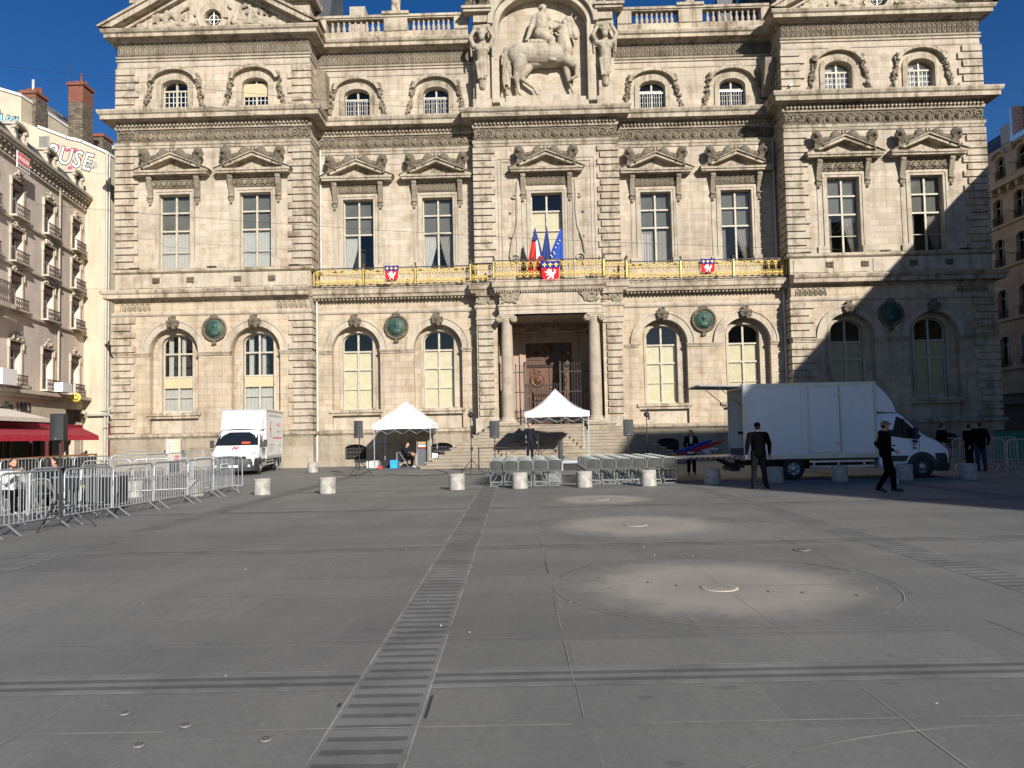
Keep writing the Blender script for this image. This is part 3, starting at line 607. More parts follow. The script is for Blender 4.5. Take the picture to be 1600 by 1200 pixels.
# pavilion pediments
def figure(P,x,z,y,s,rn):
    # reclining carved figure with drapery
    P+= [('e',(x,y-.16,z+.55),(.13,.13,.16)),('c',(x+s*.05,y-.12,z+.32),(x-s*.28,y-.12,z+.12),.16,.14),('c',(x-s*.28,y-.12,z+.12),(x-s*.8,y-.16,z+.26),.12,.09),('c',(x-s*.8,y-.16,z+.26),(x-s*1.15,y-.1,z+.05),.09,.06),
         ('c',(x+s*.12,y-.16,z+.38),(x+s*.36,y-.16,z+.18),.06,.05),('c',(x,y-.2,z+.34),(x-s*.3,y-.26,z+.4),.05,.05)]
for s in(-1,1):
    xc=s*18.55; b=MB(); yy=YP
    ocu=[(xc+.5*cos(2*PI*i/20),25.30+.5*sin(2*PI*i/20)) for i in range(20)]
    b.holed([(xc-6.1,24.6),(xc+6.1,24.6),(xc,27.9)],[ocu],yy-.02,yy+.4); b.build('tympanum',m_plain,TH)
    b=MB()
    for k in(-1,1):
        b.prism([(xc+k*6.15,24.56),(xc+k*6.1,24.62),(xc+k*5.4,24.62),(xc,27.55),(xc,27.9)],'y',yy-.75,yy+.5)
        b.prism([(xc+k*6.22,24.64),(xc+k*6.05,24.6),(xc,27.86),(xc,28.06)],'y',yy-.86,yy+.5)
        b.prism([(xc+k*5.38,24.62),(xc+k*4.95,24.62),(xc,27.33),(xc,27.55)],'y',yy-.3,yy)
    b.build('raking_cornice',m_corn,TH)
    b=MB(); b.prism([(xc+.86*cos(2*PI*i/32),25.3+.86*sin(2*PI*i/32)) for i in range(32)]+[(xc+.5*cos(-2*PI*i/32),25.3+.5*sin(-2*PI*i/32)) for i in range(33)]+[(xc+.86,25.3)],'y',yy-.16,yy)
    o=b.build('round_window_surround',m_plain,TH)
    b=MB(); b.lathe([(0,0),(.5,0),(.5,.01),(0,.01)],(xc,yy+.1,25.3),24,'y'); b.build('pane',m_pane,o)
    b=MB(); b.box(xc-.5,xc+.5,yy+.05,yy+.09,25.28,25.32); b.box(xc-.03,xc+.03,yy+.04,yy+.08,24.8,25.8); b.tube([(xc+.26*cos(2*PI*i/20),yy+.06,25.3+.26*sin(2*PI*i/20)) for i in range(21)],.018,5,caps=False); b.build('glazing_bars',m_wht,o)
    b=MB(); b.box(xc-.8,xc+.8,yy+.39,yy+.42,24.7,26); b.build('back_panel',m_room,o)
    P=[]; rn=random.Random(20+s)
    for k in(-1,1):
        figure(P,xc+k*1.25,24.75,yy,k if False else -k,rn)
        for i in range(95):
            t=rn.random(); x=xc+k*(1.0+3.2*t); zmax=(5.3-abs(x-xc))*.53-.25
            if zmax<.1: continue
            z=24.68+rn.random()*min(zmax,1.5)*.85; r=rn.uniform(.07,.15); a=rn.uniform(0,PI)
            P.append(('c',(x,yy-.08,z),(x+.25*cos(a),yy-.12-rn.random()*.1,z+.2*sin(a)),r,r*.5))
    organic('carved_relief',P,.05,m_relief,TH,1)
    # attic block and roof behind
    b=MB(); b.box(*sorted((s*23.5,s*13.5)),41.7,48,24.5,29.5); b.build('attic_storey',m_wall,TH)
    b=MB(); b.box(*sorted((s*23.9,s*13.1)),41.3,48.2,27.0,27.4); b.build('attic_cornice',m_corn,TH)
    b=MB(); x0,x1=sorted((s*12.6,s*16.5)); b.prism([(41.9,25.0),(46,25.0),(46,30),(44.2,30)],'x',x0,x1); b.build('roof',m_slate,TH)
# main roof and balustrade
b=MB(); b.box(-13.4,13.4,44,60,24.4,24.8); b.build('roof',m_slate,TH)
BAL=MB().lathe([(.08,0),(.08,.06),(.05,.08),(.11,.28),(.10,.36),(.05,.5),(.045,.58),(.07,.62),(.07,.68),(.08,.70),(.08,.78)],(0,0,0),10).build('baluster',m_plain); BAL.parent=TH; ORG[BAL.name]=ORG[TH.name]
BAL.location=Vector((-12.25,41.75,24.98))-ORG[TH.name]; first=True
for s in(-1,1):
    b=MB(); xa,xb=sorted((s*12.95,s*4.3)); b.box(xa,xb,41.5,42.1,24.56,24.98); b.box(xa-.03,xb+.03,41.52,42.0,25.74,25.82); b.box(xa-.03,xb+.03,41.46,42.06,25.82,25.96)
    for u,v in((9.15,7.8),(5.1,4.3),(12.95,12.5)): b.box(*sorted((s*u,s*v)),41.45,42.05,24.98,25.74)
    b.box(*sorted((s*9.25,s*7.7)),41.38,42.12,25.955,26.12); b.build('balustrade_rail',m_corn,TH)
    for u,v,n in((12.35,9.35,9),(7.6,5.3,8)):
        for i in range(n):
            x=s*(u+(v-u)*(i+.5)/n)
            if first: BAL.location=Vector((x,41.75,24.97))-ORG[TH.name]; first=False
            else: inst(BAL,'baluster',TH,(x,41.75,24.97))
    x=s*8.5; P=[('c',(x-.16,41.75,26.15),(x-.13,41.75,26.7),.11,.13),('c',(x+.18,41.75,26.15),(x+.12,41.75,26.7),.11,.14),('c',(x,41.75,26.8),(x,41.75,27.5),.26,.28),('e',(x,41.75,28.0),(.16,.18,.2)),('c',(x-.3,41.75,27.6),(x-.5,41.6,27.1),.1,.07),('c',(x+.3,41.75,27.6),(x+.45,41.6,27.2),.1,.07),('c',(x,41.9,26.2),(x+.1,41.9,27.2),.2,.2),('e',(x,41.7,26.14),(.35,.25,.06))]
    organic('roof_statue',P,.05,m_relief,TH,1)
b=MB(); b.box(-12.3,-11.3,46.5,47.5,24.6,29.5); b.build('chimney',m_plain,TH)
b=MB(); b.box(11.0,12.2,45,46.5,24.6,28.5); b.build('chimney',m_slate,TH)
# consoles where the middle attic meets the pavilions
for s in(-1,1):
    b=MB(); x0,x1=sorted((s*(XI-.02),s*(XI-.7))); b.prism([(41.99,20.9),(41.9,20.6),(41.5,20.5),(41.4,20.9),(41.1,21.6),(40.9,22.3),(40.9,22.5),(41.99,22.5)],'x',x0,x1); b.build('console',m_carv,TH)
# centre attic: caryatids, niche and crowning arch
b=MB()
b.prism(arc(0,24.9,3.0,0,180,28,2.3)+arc(0,24.9,2.53,180,0,28,1.76),'y',YC-.25,YC); b.prism(arc(0,24.9,3.15,0,180,28,2.45)+arc(0,24.9,2.85,180,0,28,2.15),'y',YC-.5,YC-.25)
b.box(-2.95,-2.53,YC-.25,YC,20.4,24.9); b.box(2.5,2.95,YC-.25,YC,20.4,24.9)
b.box(-2.5,2.5,YC-.2,YC+.5,20.02,20.45); b.box(-2.2,2.05,YC-.1,YC+.5,20.45,20.82)
b.prism([(-3.3,26.9),(3.3,26.9),(2.6,28.3),(0,29.0),(-2.6,28.3)],'y',YC-.3,YC+.6)
for s in(-1,1):
    b.box(*sorted((s*4.05,s*2.98)),YC-.3,YC,20.02,20.6); b.box(*sorted((s*3.85,s*3.1)),YC-.28,YC,20.6,21.5)
    b.box(*sorted((s*3.95,s*3.0)),YC-.35,YC,25.05,25.55); b.box(*sorted((s*4.5,s*2.95)),YC-.6,YC,25.55,25.7); b.box(*sorted((s*4.6,s*2.9)),YC-.7,YC,25.7,25.85)
b.build('niche_frame',m_plain,TH)
P=[]; rn=random.Random(44)
for s in(-1,1):
    for i in range(70): x=s*rn.uniform(3.05,4.35); z=25.9+rn.random()*1.0*(1-abs(abs(x)-3.7)); r=rn.uniform(.08,.14); P.append(('e',(x,YC-.35+rn.uniform(-.2,.2),z),(r,r,r)))
organic('carved_capital',P,.05,m_lion,TH,1)
def atlas(s):
    x=s*3.48; y=YC-.38; rn=random.Random(9)
    P=[('e',(x,y-.06,23.95),(.19,.2,.25)),('e',(x,y-.24,23.9),(.06,.07,.08)),('e',(x,y-.18,23.72),(.14,.13,.16)),('c',(x,y,23.7),(x,y,23.4),.12,.14),
      ('c',(x-.22,y,23.3),(x+.22,y,23.3),.17,.17),('e',(x,y-.03,23.15),(.36,.22,.28)),('c',(x,y,22.95),(x,y,22.5),.26,.25),('e',(x-.13,y-.2,23.12),(.15,.07,.11)),('e',(x+.13,y-.2,23.12),(.15,.07,.11)),
      ('c',(x-.36,y,23.35),(x-.52,y-.05,23.75),.12,.10),('c',(x-.52,y-.05,23.75),(x-.28,y,24.3),.10,.08),('c',(x+.36,y,23.35),(x+.52,y-.05,23.75),.12,.10),('c',(x+.52,y-.05,23.75),(x+.28,y,24.3),.10,.08),
      ('c',(x-.3,y,24.3),(x+.3,y,24.35),.12,.12),('c',(x,y,22.4),(x,y+.05,21.75),.29,.2),('c',(x-.5,y,23.9),(x-.48,y+.1,22.9),.07,.05),('c',(x+.5,y,23.9),(x+.46,y+.1,22.9),.07,.05)]
    for i in range(12): xx=x+rn.uniform(-.26,.26); P.append(('c',(xx+rn.uniform(-.1,.1),y-.2,22.45),(xx,y-.14,21.6+rn.uniform(0,.4)),.055,.04))
    for i in range(16): a=rn.uniform(0,PI); P.append(('e',(x+.2*cos(a),y-.06,24.0+.22*sin(a)),(.07,.08,.06)))
    P+=[('c',(x,y+.1,21.9),(x,y+.1,21.3),.2,.16)]
    def tp(p): return (x+(p[0]-x)*1.28,y+(p[1]-y)*1.1,21.35+(p[2]-21.35)*1.13)
    P=[('c',tp(p[1]),tp(p[2]),p[3]*1.22,p[4]*1.22) if p[0]=='c' else ('e',tp(p[1]),tuple(q*1.2 for q in p[2])) for p in P]
    organic('bearded_atlas_figure',P,.03,m_relief,TH,1)
atlas(-1); atlas(1)
# horse and rider in high relief: outline given in facade metres
def hr(px,py,out=0,r=None): x,z=aty(780+px/7.06,py/7.06,YC); return (x,YC+.5-out,z)
HP=[]
def L(a,b,r0,r1,o0=.35,o1=None):
    o1=o0 if o1 is None else o1; HP.append(('c',hr(*a,o0),hr(*b,o1),r0/200,r1/200))
L((225,585),(560,600),130,132,.30); L((560,600),(700,600),132,115,.32); L((195,600),(225,650),112,108,.34)     # trunk, rump
L((725,560),(705,420),95,72,.45); L((700,420),(735,260),72,56,.45); L((770,240),(845,410),60,32,.5); L((760,300),(775,390),58,40,.5)  # neck, head
L((790,200),(805,150),9,4,.55); L((840,210),(850,180),8,4,.5); L((845,385),(800,425),14,10,.55)
L((690,225),(640,330),20,16,.4);L((650,300),(690,410),20,16,.42); L((730,200),(660,240),22,14,.42)
L((240,650),(190,860),96,42,.45); L((190,860),(215,1010),28,22,.5,.42); L((215,1020),(235,1040),19,16,.5); L((330,720),(240,850),50,34,.3); L((240,850),(380,950),28,20,.34); L((385,960),(420,1020),16,19,.36)
L((750,660),(860,740),72,40,.45); L((860,740),(850,850),30,22,.62); L((850,850),(800,880),17,18,.62); L((730,680),(770,870),46,30,.3); L((770,880),(810,985),18,15,.34); L((815,990),(830,1035),18,18,.36)
L((170,510),(80,540),26,22,.42); 
rn=random.Random(12)
L((80,560),(75,800),46,40,.22); L((75,800),(90,1020),40,22,.22)
for i in range(60):
    x=rn.uniform(38,125); y0=rn.uniform(510,900); L((x,y0),(x+rn.uniform(-22,22),y0+rn.uniform(60,130)),rn.uniform(10,15),5,.40+rn.random()*.12)
for i in range(12): y0=rn.uniform(210,420); L((650+rn.uniform(-12,30),y0),(665+rn.uniform(-12,20),y0+55),9,4,.55)
L((460,220),(475,370),88,74,.5); L((420,210),(530,210),42,42,.5); HP.append(('e',hr(478,120,.62),(.21,.22,.27))); HP.append(('e',hr(472,160,.72),(.13,.11,.13))); HP.append(('e',hr(470,120,.9),(.05,.07,.07)))
for i in range(14): a=R(rn.uniform(10,170)); HP.append(('e',hr(478+36*cos(a),112-40*sin(a),.6),(.09,.1,.08)))
L((395,210),(355,310),42,36,.6); L((355,320),(320,420),32,22,.68); L((320,430),(295,460),18,14,.72)
for k in range(4): L((300+k*9,450),(282+k*12,470),4.5,3,.76)
L((520,230),(590,330),30,22,.5); L((590,330),(560,375),20,14,.6)
L((440,390),(570,460),62,48,.66); L((575,460),(590,640),46,28,.72); L((590,640),(560,680),20,14,.78); L((560,680),(610,690),16,16,.78)
L((340,540),(520,560),24,24,.66); L((350,470),(345,550),24,20,.6); L((390,400),(500,480),22,22,.62)
L((600,470),(800,600),6,5,.66); L((610,590),(810,600),5,5,.62); L((640,640),(690,650),16,16,.6)
HP.append(('c',hr(360,475,.62),hr(500,480,.66),.16,.14)); HP.append(('c',hr(350,540,.6),hr(515,545,.64),.13,.13))
for i in range(40):
    px_,py_=rn.uniform(400,540),rn.uniform(200,370); HP.append(('e',hr(px_,py_,.86 if abs(px_-470)<45 else .72),(.05,.05,.04)))
for i in range(26): HP.append(('e',hr(rn.uniform(600,720),rn.uniform(250,420),.74),(.09,.05,.05)))
HP.append(('e',hr(400,615,.32),(1.15,.42,.66)))
organic('horseman_relief',HP,.03,m_relief,TH,1)
# scroll brackets beside the central window
for s in(-1,1):
    b=MB(); pts=[(s*1.62,15.9),(s*1.66,15.1),(s*1.62,14.2),(s*1.70,13.3),(s*2.0,12.4),(s*2.12,11.6),(s*1.98,11.1)]
    b.tube([(x,YC-.08,z) for x,z in pts],.07,6); spiral(b,s*1.8,11.45,YC-.08,.28,1.5,s,0,.06); spiral(b,s*1.82,15.05,YC-.08,.16,1.3,-s,R(200),.045)
    for z in (14.1,12.7): b.ball((s*2.05,YC-.06,z),.08)
    b.box(*sorted((s*1.45,s*1.75)),YC-.06,YC,10,15.8); b.build('scroll_bracket',m_plain,TH)
b=MB()
for d in (2.75,2.55):
    b.box(-d,-d+.05,YC-.04,YC,10,17.2); b.box(d-.05,d,YC-.04,YC,10,17.2); b.box(-d,d,YC-.045,YC,17.2-(.2 if d<2.7 else 0),17.25-(.2 if d<2.7 else 0))
b.build('panel_moulding',m_plain,TH)
# ================================================================ PORTAL, STEPS, BALCONY
b=MB(); DY=43.5
b.add([(-2.88,LC,2.1),(-2.88,DY,2.1),(-2.88,DY,8.09),(-2.88,LC,8.09)],[(0,1,2,3)]); b.add([(2.88,LC,2.1),(2.88,DY,2.1),(2.88,DY,8.09),(2.88,LC,8.09)],[(0,1,2,3)])
b.add([(-2.88,39.9,8.09),(2.88,39.9,8.09),(2.88,DY,8.09),(-2.88,DY,8.09)],[(0,1,2,3)]); b.build('porch_lining',m_plain,TH)
b=MB(); b.holed(rect(-2.88,2.88,2.1,8.09),[rect(-1.36,1.36,2.1,6.94)],DY,DY+.45); b.build('porch_back_wall',m_pink,TH)
b=MB()
for h,t,d in((1.36,.2,.06),(1.56,.16,.12)): b.box(-h-t,-h,DY-d,DY,2.1,6.94+t+(h-1.36)); b.box(h,h+t,DY-d,DY,2.1,6.94+t+(h-1.36)); b.box(-h,h,DY-d,DY,6.94+(h-1.36),6.94+t+(h-1.36))
b.box(-2.8,2.8,DY-.14,DY,7.32,7.44); b.build('door_surround',m_pink,TH)
P=[]; rn=random.Random(77)
for s in(-1,1):
    P+=[('c',(s*.5,DY-.12,7.6),(s*1.5,DY-.1,7.55),.14,.1),('e',(s*.5,DY-.16,7.86),(.12,.12,.14)),('c',(s*1.6,DY-.1,7.6),(s*2.3,DY-.1,7.7),.08,.12)]
P+=[('e',(0,DY-.1,7.7),(.34,.16,.32))]+[('e',(rn.uniform(-2.4,2.4),DY-.08,7.5+rn.random()*.4),(.1,.1,.1)) for i in range(40)]
organic('carved_overdoor',P,.04,m_pink,TH,1)
# carved double door
dr=tag(empty('door',(0,DY+.3,2.1),world=True)); dr.parent=TH; dr.location=Vector((0,DY+.3,2.1))-ORG[TH.name]; ORG[dr.name]=Vector((0,DY+.3,2.1))
m_wood=mat('carved_oak',(.10,.042,.017),.5,var=.35,sc_=6,bump=.4,bs=20); m_wood2=mat('carved_oak_dark',(.065,.028,.012),.55,var=.3,sc_=9)
yd=DY+.28
for s in(-1,1):
    b=MB(); x0,x1=sorted((s*.02,s*1.34)); b.box(x0,x1,yd,yd+.1,2.12,5.6)
    for (u,v,za,zb) in((.18,1.16,4.1,5.4),(.18,1.16,2.35,3.8)):
        a0,a1=sorted((s*u,s*v)); b.box(a0,a1,yd-.04,yd,za,zb); b.box(a0+.08,a1-.08,yd-.07,yd-.04,za+.08,zb-.08)
    xc=s*.67; b.lathe([(.44,0),(.44,-.06),(.36,-.09),(.34,-.05),(.24,-.05),(.2,-.12),(0,-.13)],(xc,yd-.06,4.75),20,'y')
    for i in range(12): a=2*PI*i/12; petal(b,xc+.05*cos(a),4.75+.05*sin(a),yd-.16,a,.2,.08,.04)
    for i in range(14): rn2=rn; b.ball((xc+rn.uniform(-.42,.42),yd-.08,rn.choice((2.5,3.1,3.6,5.3))+rn.uniform(-.1,.1)),(.09,.05,.07),lo=True)
    for i in range(7): petal(b,xc,3.1,yd-.08,2*PI*i/7,.36,.14,.05)
    b.build('door_leaf',m_wood,dr)
b=MB(); b.box(-1.36,1.36,yd-.05,yd+.1,5.6,5.66); b.box(-1.36,1.36,yd-.12,yd+.1,5.66,5.8); b.box(-1.36,1.36,yd-.02,yd+.1,5.8,6.94)
for i in range(26): b.box(-1.3+i*.104,-1.25+i*.104,yd-.1,yd,5.52,5.62)
for s in(-1,1):
    x0,x1=sorted((s*.28,s*1.2)); b.box(x0,x1,yd-.06,yd-.02,5.95,6.75); b.box(x0+.1,x1-.1,yd-.09,yd-.06,6.05,6.65); b.ball((s*.74,yd-.12,6.35),.08)
    for i in range(4): petal(b,s*.74,6.35,yd-.09,PI/2*i,.26,.1,.03)
b.box(-.16,.16,yd-.1,yd,5.8,6.94); b.build('door_head',m_wood2,dr)
organic('carved_lion_head',[('e',(0,yd-.2,6.62),(.2,.16,.22)),('e',(0,yd-.34,6.56),(.1,.1,.1))]+[('e',(.2*cos(a),yd-.16,6.62+.22*sin(a)),(.08,.1,.08)) for a in [i*.6 for i in range(11)]],.025,m_wood,dr,1)
b=MB(); b.ball((.1,yd-.1,4.3),.05); b.build('door_handle',m_gold,dr)
b=MB(); b.box(-2.75,2.75,39.75,LC,8.09,8.3); b.box(-2.78,2.78,39.72,LC,8.3,8.52); b.box(-2.82,2.82,39.66,LC,8.52,8.6); b.box(-2.72,2.72,39.78,LC,8.6,9.3); b.box(-1.5,1.5,39.75,39.78,8.68,9.2)
b.build('entablature',m_plain,TH)
b=MB(); b.box(-1.4,1.4,39.735,39.75,8.76,9.12); b.build('inscription_panel',m_low,TH)
for x0,x1,y in((-3.98,-2.95,LC),(-2.66,-1.62,39.78),(1.62,2.66,39.78),(2.95,3.98,LC)):
    P=[]
    for i in range(34):
        x=rn.uniform(x0+.08,x1-.08);z=rn.uniform(8.7,9.18);a=rn.uniform(0,PI);r=rn.uniform(.045,.085); P.append(('c',(x,y-.03,z),(min(x1,x+.22*cos(a)),y-.08,min(9.22,z+.2*sin(a))),r,r*.6))
    organic('carved_frieze_panel',P,.03,m_carv,TH,1)
for s in(-1,1):
    x=s*2.37; y=40.08; cc=tag(empty('column',(x,y,1.4),world=True)); cc.parent=TH; cc.location=Vector((x,y,1.4))-ORG[TH.name]; ORG[cc.name]=Vector((x,y,1.4))
    MB().lathe([(.335,2.52),(.345,3.6),(.335,5.2),(.31,6.6),(.285,7.62),(.31,7.66),(.31,7.7)],(x,y,0),28).build('shaft',m_col,cc)
    b=MB(); b.lathe([(.46,2.28),(.48,2.32),(.46,2.38),(.38,2.41),(.38,2.44),(.41,2.48),(.36,2.52),(.335,2.53)],(x,y,0),28); b.box(x-.5,x+.5,y-.5,y+.3,2.19,2.28); b.build('column_base',m_plain,cc)
    b=MB(); b.box(x-.56,x+.56,y-.6,y+.3,.2,1.35); b.box(x-.5,x+.5,y-.54,y+.3,1.35,2.06); b.box(x-.57,x+.57,y-.61,y+.3,2.06,2.18); b.build('pedestal',m_plinth,cc)
    b=MB(); b.lathe([(.30,7.66),(.36,7.78),(.36,7.84)],(x,y,0),20); b.box(x-.42,x+.42,y-.4,y+.3,7.98,8.06); b.box(x-.38,x+.38,y-.36,y+.3,7.86,7.98)
    for k in(-1,1): b.lathe([(0,-.40),(.17,-.40),(.17,.3),(0,.3)],(x+k*.40,y,7.82),16,'y'); spiral(b,x+k*.40,7.82,y-.43,.19,1.8,k,R(90),.035)
    b.build('ionic_capital',m_relief,cc)
# landing and broad flight of steps
N=13; 
for k in range(N):
    z1=.162*(k+1); hw=6.7-k*.27; yf=36.1+k*.33
    mb=MB(); yb=min(yf+.5,40.6) if k<N-1 else DY+.5
    yb=40.9 if k<N-1 else LC
    # tread with nosing
    z0=z1-.162; xo=.06
    mb.box(-hw+xo,hw-xo,yf,yb,z0,z1-.05); mb.box(-hw,hw,yf-.035,yb,z1-.05,z1-.003)
    if k==N-1: mb.box(-2.88,2.88,LC,DY+.5,1.9,2.1)
    mb.build('step',m_step,TH)
# iron gate between the columns
g=tag(empty('gate',(0,40.75,2.1),world=True)); g.parent=TH; g.location=Vector((0,40.75,2.1))-ORG[TH.name]; ORG[g.name]=Vector((0,40.75,2.1)); yg=40.75
def bars(nm,x0,x1,zt,n):
    b=MB()
    for i in range(n):
        x=x0+(x1-x0)*i/(n-1); b.tube([(x,yg,2.15),(x,yg,zt)],.021,6); b.lathe([(.018,0),(.045,.05),(.001,.22)],(x,yg,zt),6)
    for z in(2.3,zt-.3,(zt+2.3)/2+.1): b.box(x0-.03,x1+.03,yg-.02,yg+.02,z-.025,z+.025)
    b.build(nm,m_iron,g)
bars('gate_leaf',-2.8,-1.5,5.3,7); bars('gate_leaf',-1.36,.45,4.2,14); bars('gate_leaf',.55,2.8,5.3,16)
b=MB(); 
for x in(-1.43,.5,-2.86,2.86): b.box(x-.035,x+.035,yg-.035,yg+.035,2.1,5.45); b.ball((x,yg,5.52),.07)
b.build('gate_post',m_iron,g)
# balcony
BP=[(-XI+.02,40.62),(-4.3,40.62),(-4.3,40.15),(-3.0,40.15),(-3.0,39.62),(2.95,39.62),(2.95,40.15),(4.25,40.15),(4.25,40.62),(XI-.02,40.62)]
b=MB(); b.sweep([(-.4,9.34),(-.02,9.36),(.02,9.5),(.10,9.56),(.10,9.78),(.14,9.84),(.14,9.88),(-.4,9.9)],BP)
b.prism([(BP[0][0],42)]+[(x,y+.1) for x,y in BP]+[(BP[-1][0],42)],'z',9.62,9.885); b.build('balcony_slab',m_corn,TH)
for i_,d_ in((0,.2),(4,.14),(8,.2)): comb([(p[0],p[1]+.35) for p in BP[i_:i_+2]],d_,.045 if d_>.15 else .035,.05,.24 if d_>.15 else .33,9.25,9.345)
b=MB(); b.box(-XC,XC,LC-.2,LC,9.2,9.4); b.build('cornice',m_corn,TH)
BR=tag(empty('balcony_railing',(0,39.62,9.89),world=True)); BR.parent=TH; BR.location=Vector((0,39.62,9.89))-ORG[TH.name]; ORG[BR.name]=Vector((0,39.62,9.89))
RP=[(x,y+.06) for x,y in BP]
b=MB(); b.sweep([(-.03,10.98),(.03,10.98),(.03,11.03),(-.03,11.03)],RP); b.sweep([(-.02,9.96),(.02,9.96),(.02,9.99),(-.02,9.99)],RP); b.build('handrail',m_iron,BR)
def gseg(mb,ax,x0,x1,y):
    n=max(1,round(abs(x1-x0)/.39)); w=(x1-x0)/n
    def T(pts): return [((x if ax=='x' else y),(y if ax=='x' else x),z) for x,z in pts]
    def tb(pts,r): mb.tube(T(pts),r,4,caps=False,flat=1)
    for i in range(n):
        c=x0+w*(i+.5); W=abs(w)/2
        for s in(-1,1):
            tb([(c+s*W*.95,10.93),(c+s*W*.55,10.9),(c+s*W*.25,10.72),(c+s*W*.5,10.58),(c+s*W*.8,10.66),(c+s*W*.7,10.78)],.018)
            tb([(c+s*W*.1,10.05),(c+s*W*.75,10.12),(c+s*W*.9,10.3),(c+s*W*.55,10.42),(c+s*W*.3,10.3),(c+s*W*.45,10.2)],.0185)
            tb([(c+s*W*.15,10.92),(c+s*W*.2,10.6),(c+s*W*.1,10.45),(c+s*W*.4,10.08)],.010)
        for z,r in((10.84,.055),(10.68,.045),(10.52,.04),(10.26,.05),(10.12,.04)):
            q=T([(c,z)])[0]; mb.ball(q,(r*1.3,.03,r*1.6) if ax=='x' else (.03,r*1.1,r*1.4),lo=True)
        q=T([(c,10.40)])[0]
        for s in(-1,1): mb.ball(T([(c+s*W*.5,10.86)])[0],(.06,.025,.035) if ax=='x' else(.025,.06,.035),lo=True); mb.ball(T([(c+s*W*.62,10.24)])[0],(.05,.025,.05) if ax=='x' else(.025,.05,.05),lo=True)
for (xa,ya),(xb,yb) in zip(RP[:-1],RP[1:]):
    b=MB(); 
    if ya==yb: gseg(b,'x',xa+.05,xb-.05,ya)
    else: gseg(b,'y',min(ya,yb)+.04,max(ya,yb)-.04,xa)
    b.build('gilt_panel',m_gold,BR)
for x,y in RP[1:-1]+[(-13.05,40.68),(-10.3,40.68),(-7.4,40.68),(7.3,40.68),(10.2,40.68),(13.05,40.68)]:
    b=MB(); b.box(x-.07,x+.07,y-.07,y+.07,9.9,11.05); b.lathe([(.03,11.05),(.03,11.1),(.07,11.16),(.05,11.23),(.01,11.27)],(x,y,0),8)
    o=b.build('railing_post',mat('dark_bronze_post',(.07,.06,.04),.5,metal=.4),BR)
    b=MB(); b.box(x-.035,x+.035,y-.085,y-.07,10.05,10.95); b.build('gilt_inlay',m_gold,o)
# drain pipes
for s in(-1,1):
    b=MB(); b.tube([(s*(XI-.16),YM-.14,18.2),(s*(XI-.16),YM-.14,9.9)],.075,10); b.tube([(s*(XI-.16),LM-.16,9.3),(s*(XI-.16),LM-.16,2.0),(s*(XI-.16),LM-.30,1.7),(s*(XI-.16),LM-.30,0)],.075,10)
    for z in (17,15,13,11,8.2,6,4.1): y=YM-.14 if z>10 else LM-.16; b.lathe([(.095,z),(.095,z+.07)],(s*(XI-.16),y,0),10)
    b.build('drainpipe',m_zinc,TH)
b=MB(); b.tube([(12.6,40.9,20.15),(13.3,40.1,20.2)],.03,6); b.obox((13.3,39.7,20.22),(.14,.4,.14)); b.build('floodlight',m_zinc,TH)
for s,x in((-1,-22.9),(-1,-18.6),(-1,-14.0),(1,14.0),(1,18.3),(1,22.6)):
    b=MB(); b.obox((x,YP-.12,11.17),(.5,.16,.06)); b.build('floodlight',m_iron,TH)
# ---- shields with the city arms on the railing
def shield(x,y,z,w_,h_,label):
    t=empty('coat_of_arms_shield',(x,y,z),0,label,'shield','city shields hung on the balcony railing')
    out=[(-.5,.5),(-.47,.0),(-.46,-.30),(-.36,-.40),(-.12,-.42),(0,-.5),(.12,-.42),(.36,-.40),(.46,-.30),(.47,0),(.5,.5)]
    S=lambda pts:[(a*w_,b_*h_) for a,b_ in pts]
    MB().prism(S(out),'y',-.015,.02).build('red_field',m_red,t)
    MB().prism(S([(-.515,.53),(-.49,.17),(.49,.17),(.515,.53),(0,.5)]),'y',-.03,.022).build('blue_chief',m_blue,t)
    for k in(-1,0,1):
        b=MB(); cx=k*.31*w_; cz=.33*h_; u=.11*h_
        b.prism([(cx,cz+u*1.1),(cx-u*.35,cz+.3*u),(cx-u*.2,cz-.2*u),(cx-u*.3,cz-u),(cx+u*.3,cz-u),(cx+u*.2,cz-.2*u),(cx+u*.35,cz+.3*u)],'y',-.042,-.03)
        for s in(-1,1): b.prism([(cx+s*u*.2,cz-.15*u),(cx+s*u*.55,cz+.5*u),(cx+s*u*.95,cz+.25*u),(cx+s*u*.9,cz-.3*u),(cx+s*u*.7,cz),(cx+s*u*.3,cz-.35*u)],'y',-.042,-.03)
        b.build('fleur_de_lis',mat('gold_paint',(.85,.55,.06),.5),t)
    # white lion rampant, facing left
    LR=[(-.10,.15),(-.05,.13),(.02,.14),(.06,.10),(.05,.04),(.10,-.02),(.16,-.03),(.20,.02),(.16,.08),(.22,.12),(.28,.07),(.27,-.02),(.22,-.09),(.17,-.11),(.18,-.17),(.13,-.20),(.17,-.26),(.14,-.31),(.05,-.32),(.06,-.28),(.08,-.25),(.02,-.22),(-.04,-.26),(-.08,-.32),(-.17,-.32),(-.15,-.27),(-.10,-.25),(-.07,-.18),(-.05,-.13),(-.10,-.12),(-.17,-.17),(-.24,-.16),(-.20,-.12),(-.14,-.09),(-.12,-.05),(-.20,-.05),(-.28,-.02),(-.30,.03),(-.22,.02),(-.14,.01),(-.12,.04),(-.18,.05),(-.17,.10),(-.12,.11)]
    MB().prism(S([(a*1.05-.0,b_*1.08-.03) for a,b_ in LR]),'y',-.03,-.015).build('white_lion',m_wht,t)
x,z=aty(612,427,40.5); shield(x,40.5,z,.76,.82,'smaller red and blue lion shield on the gilt railing left of the flags')
x,z=aty(860,424,39.5); shield(x,39.5,z,1.0,1.08,'largest red and blue lion shield, in the middle of the balcony under the flags')
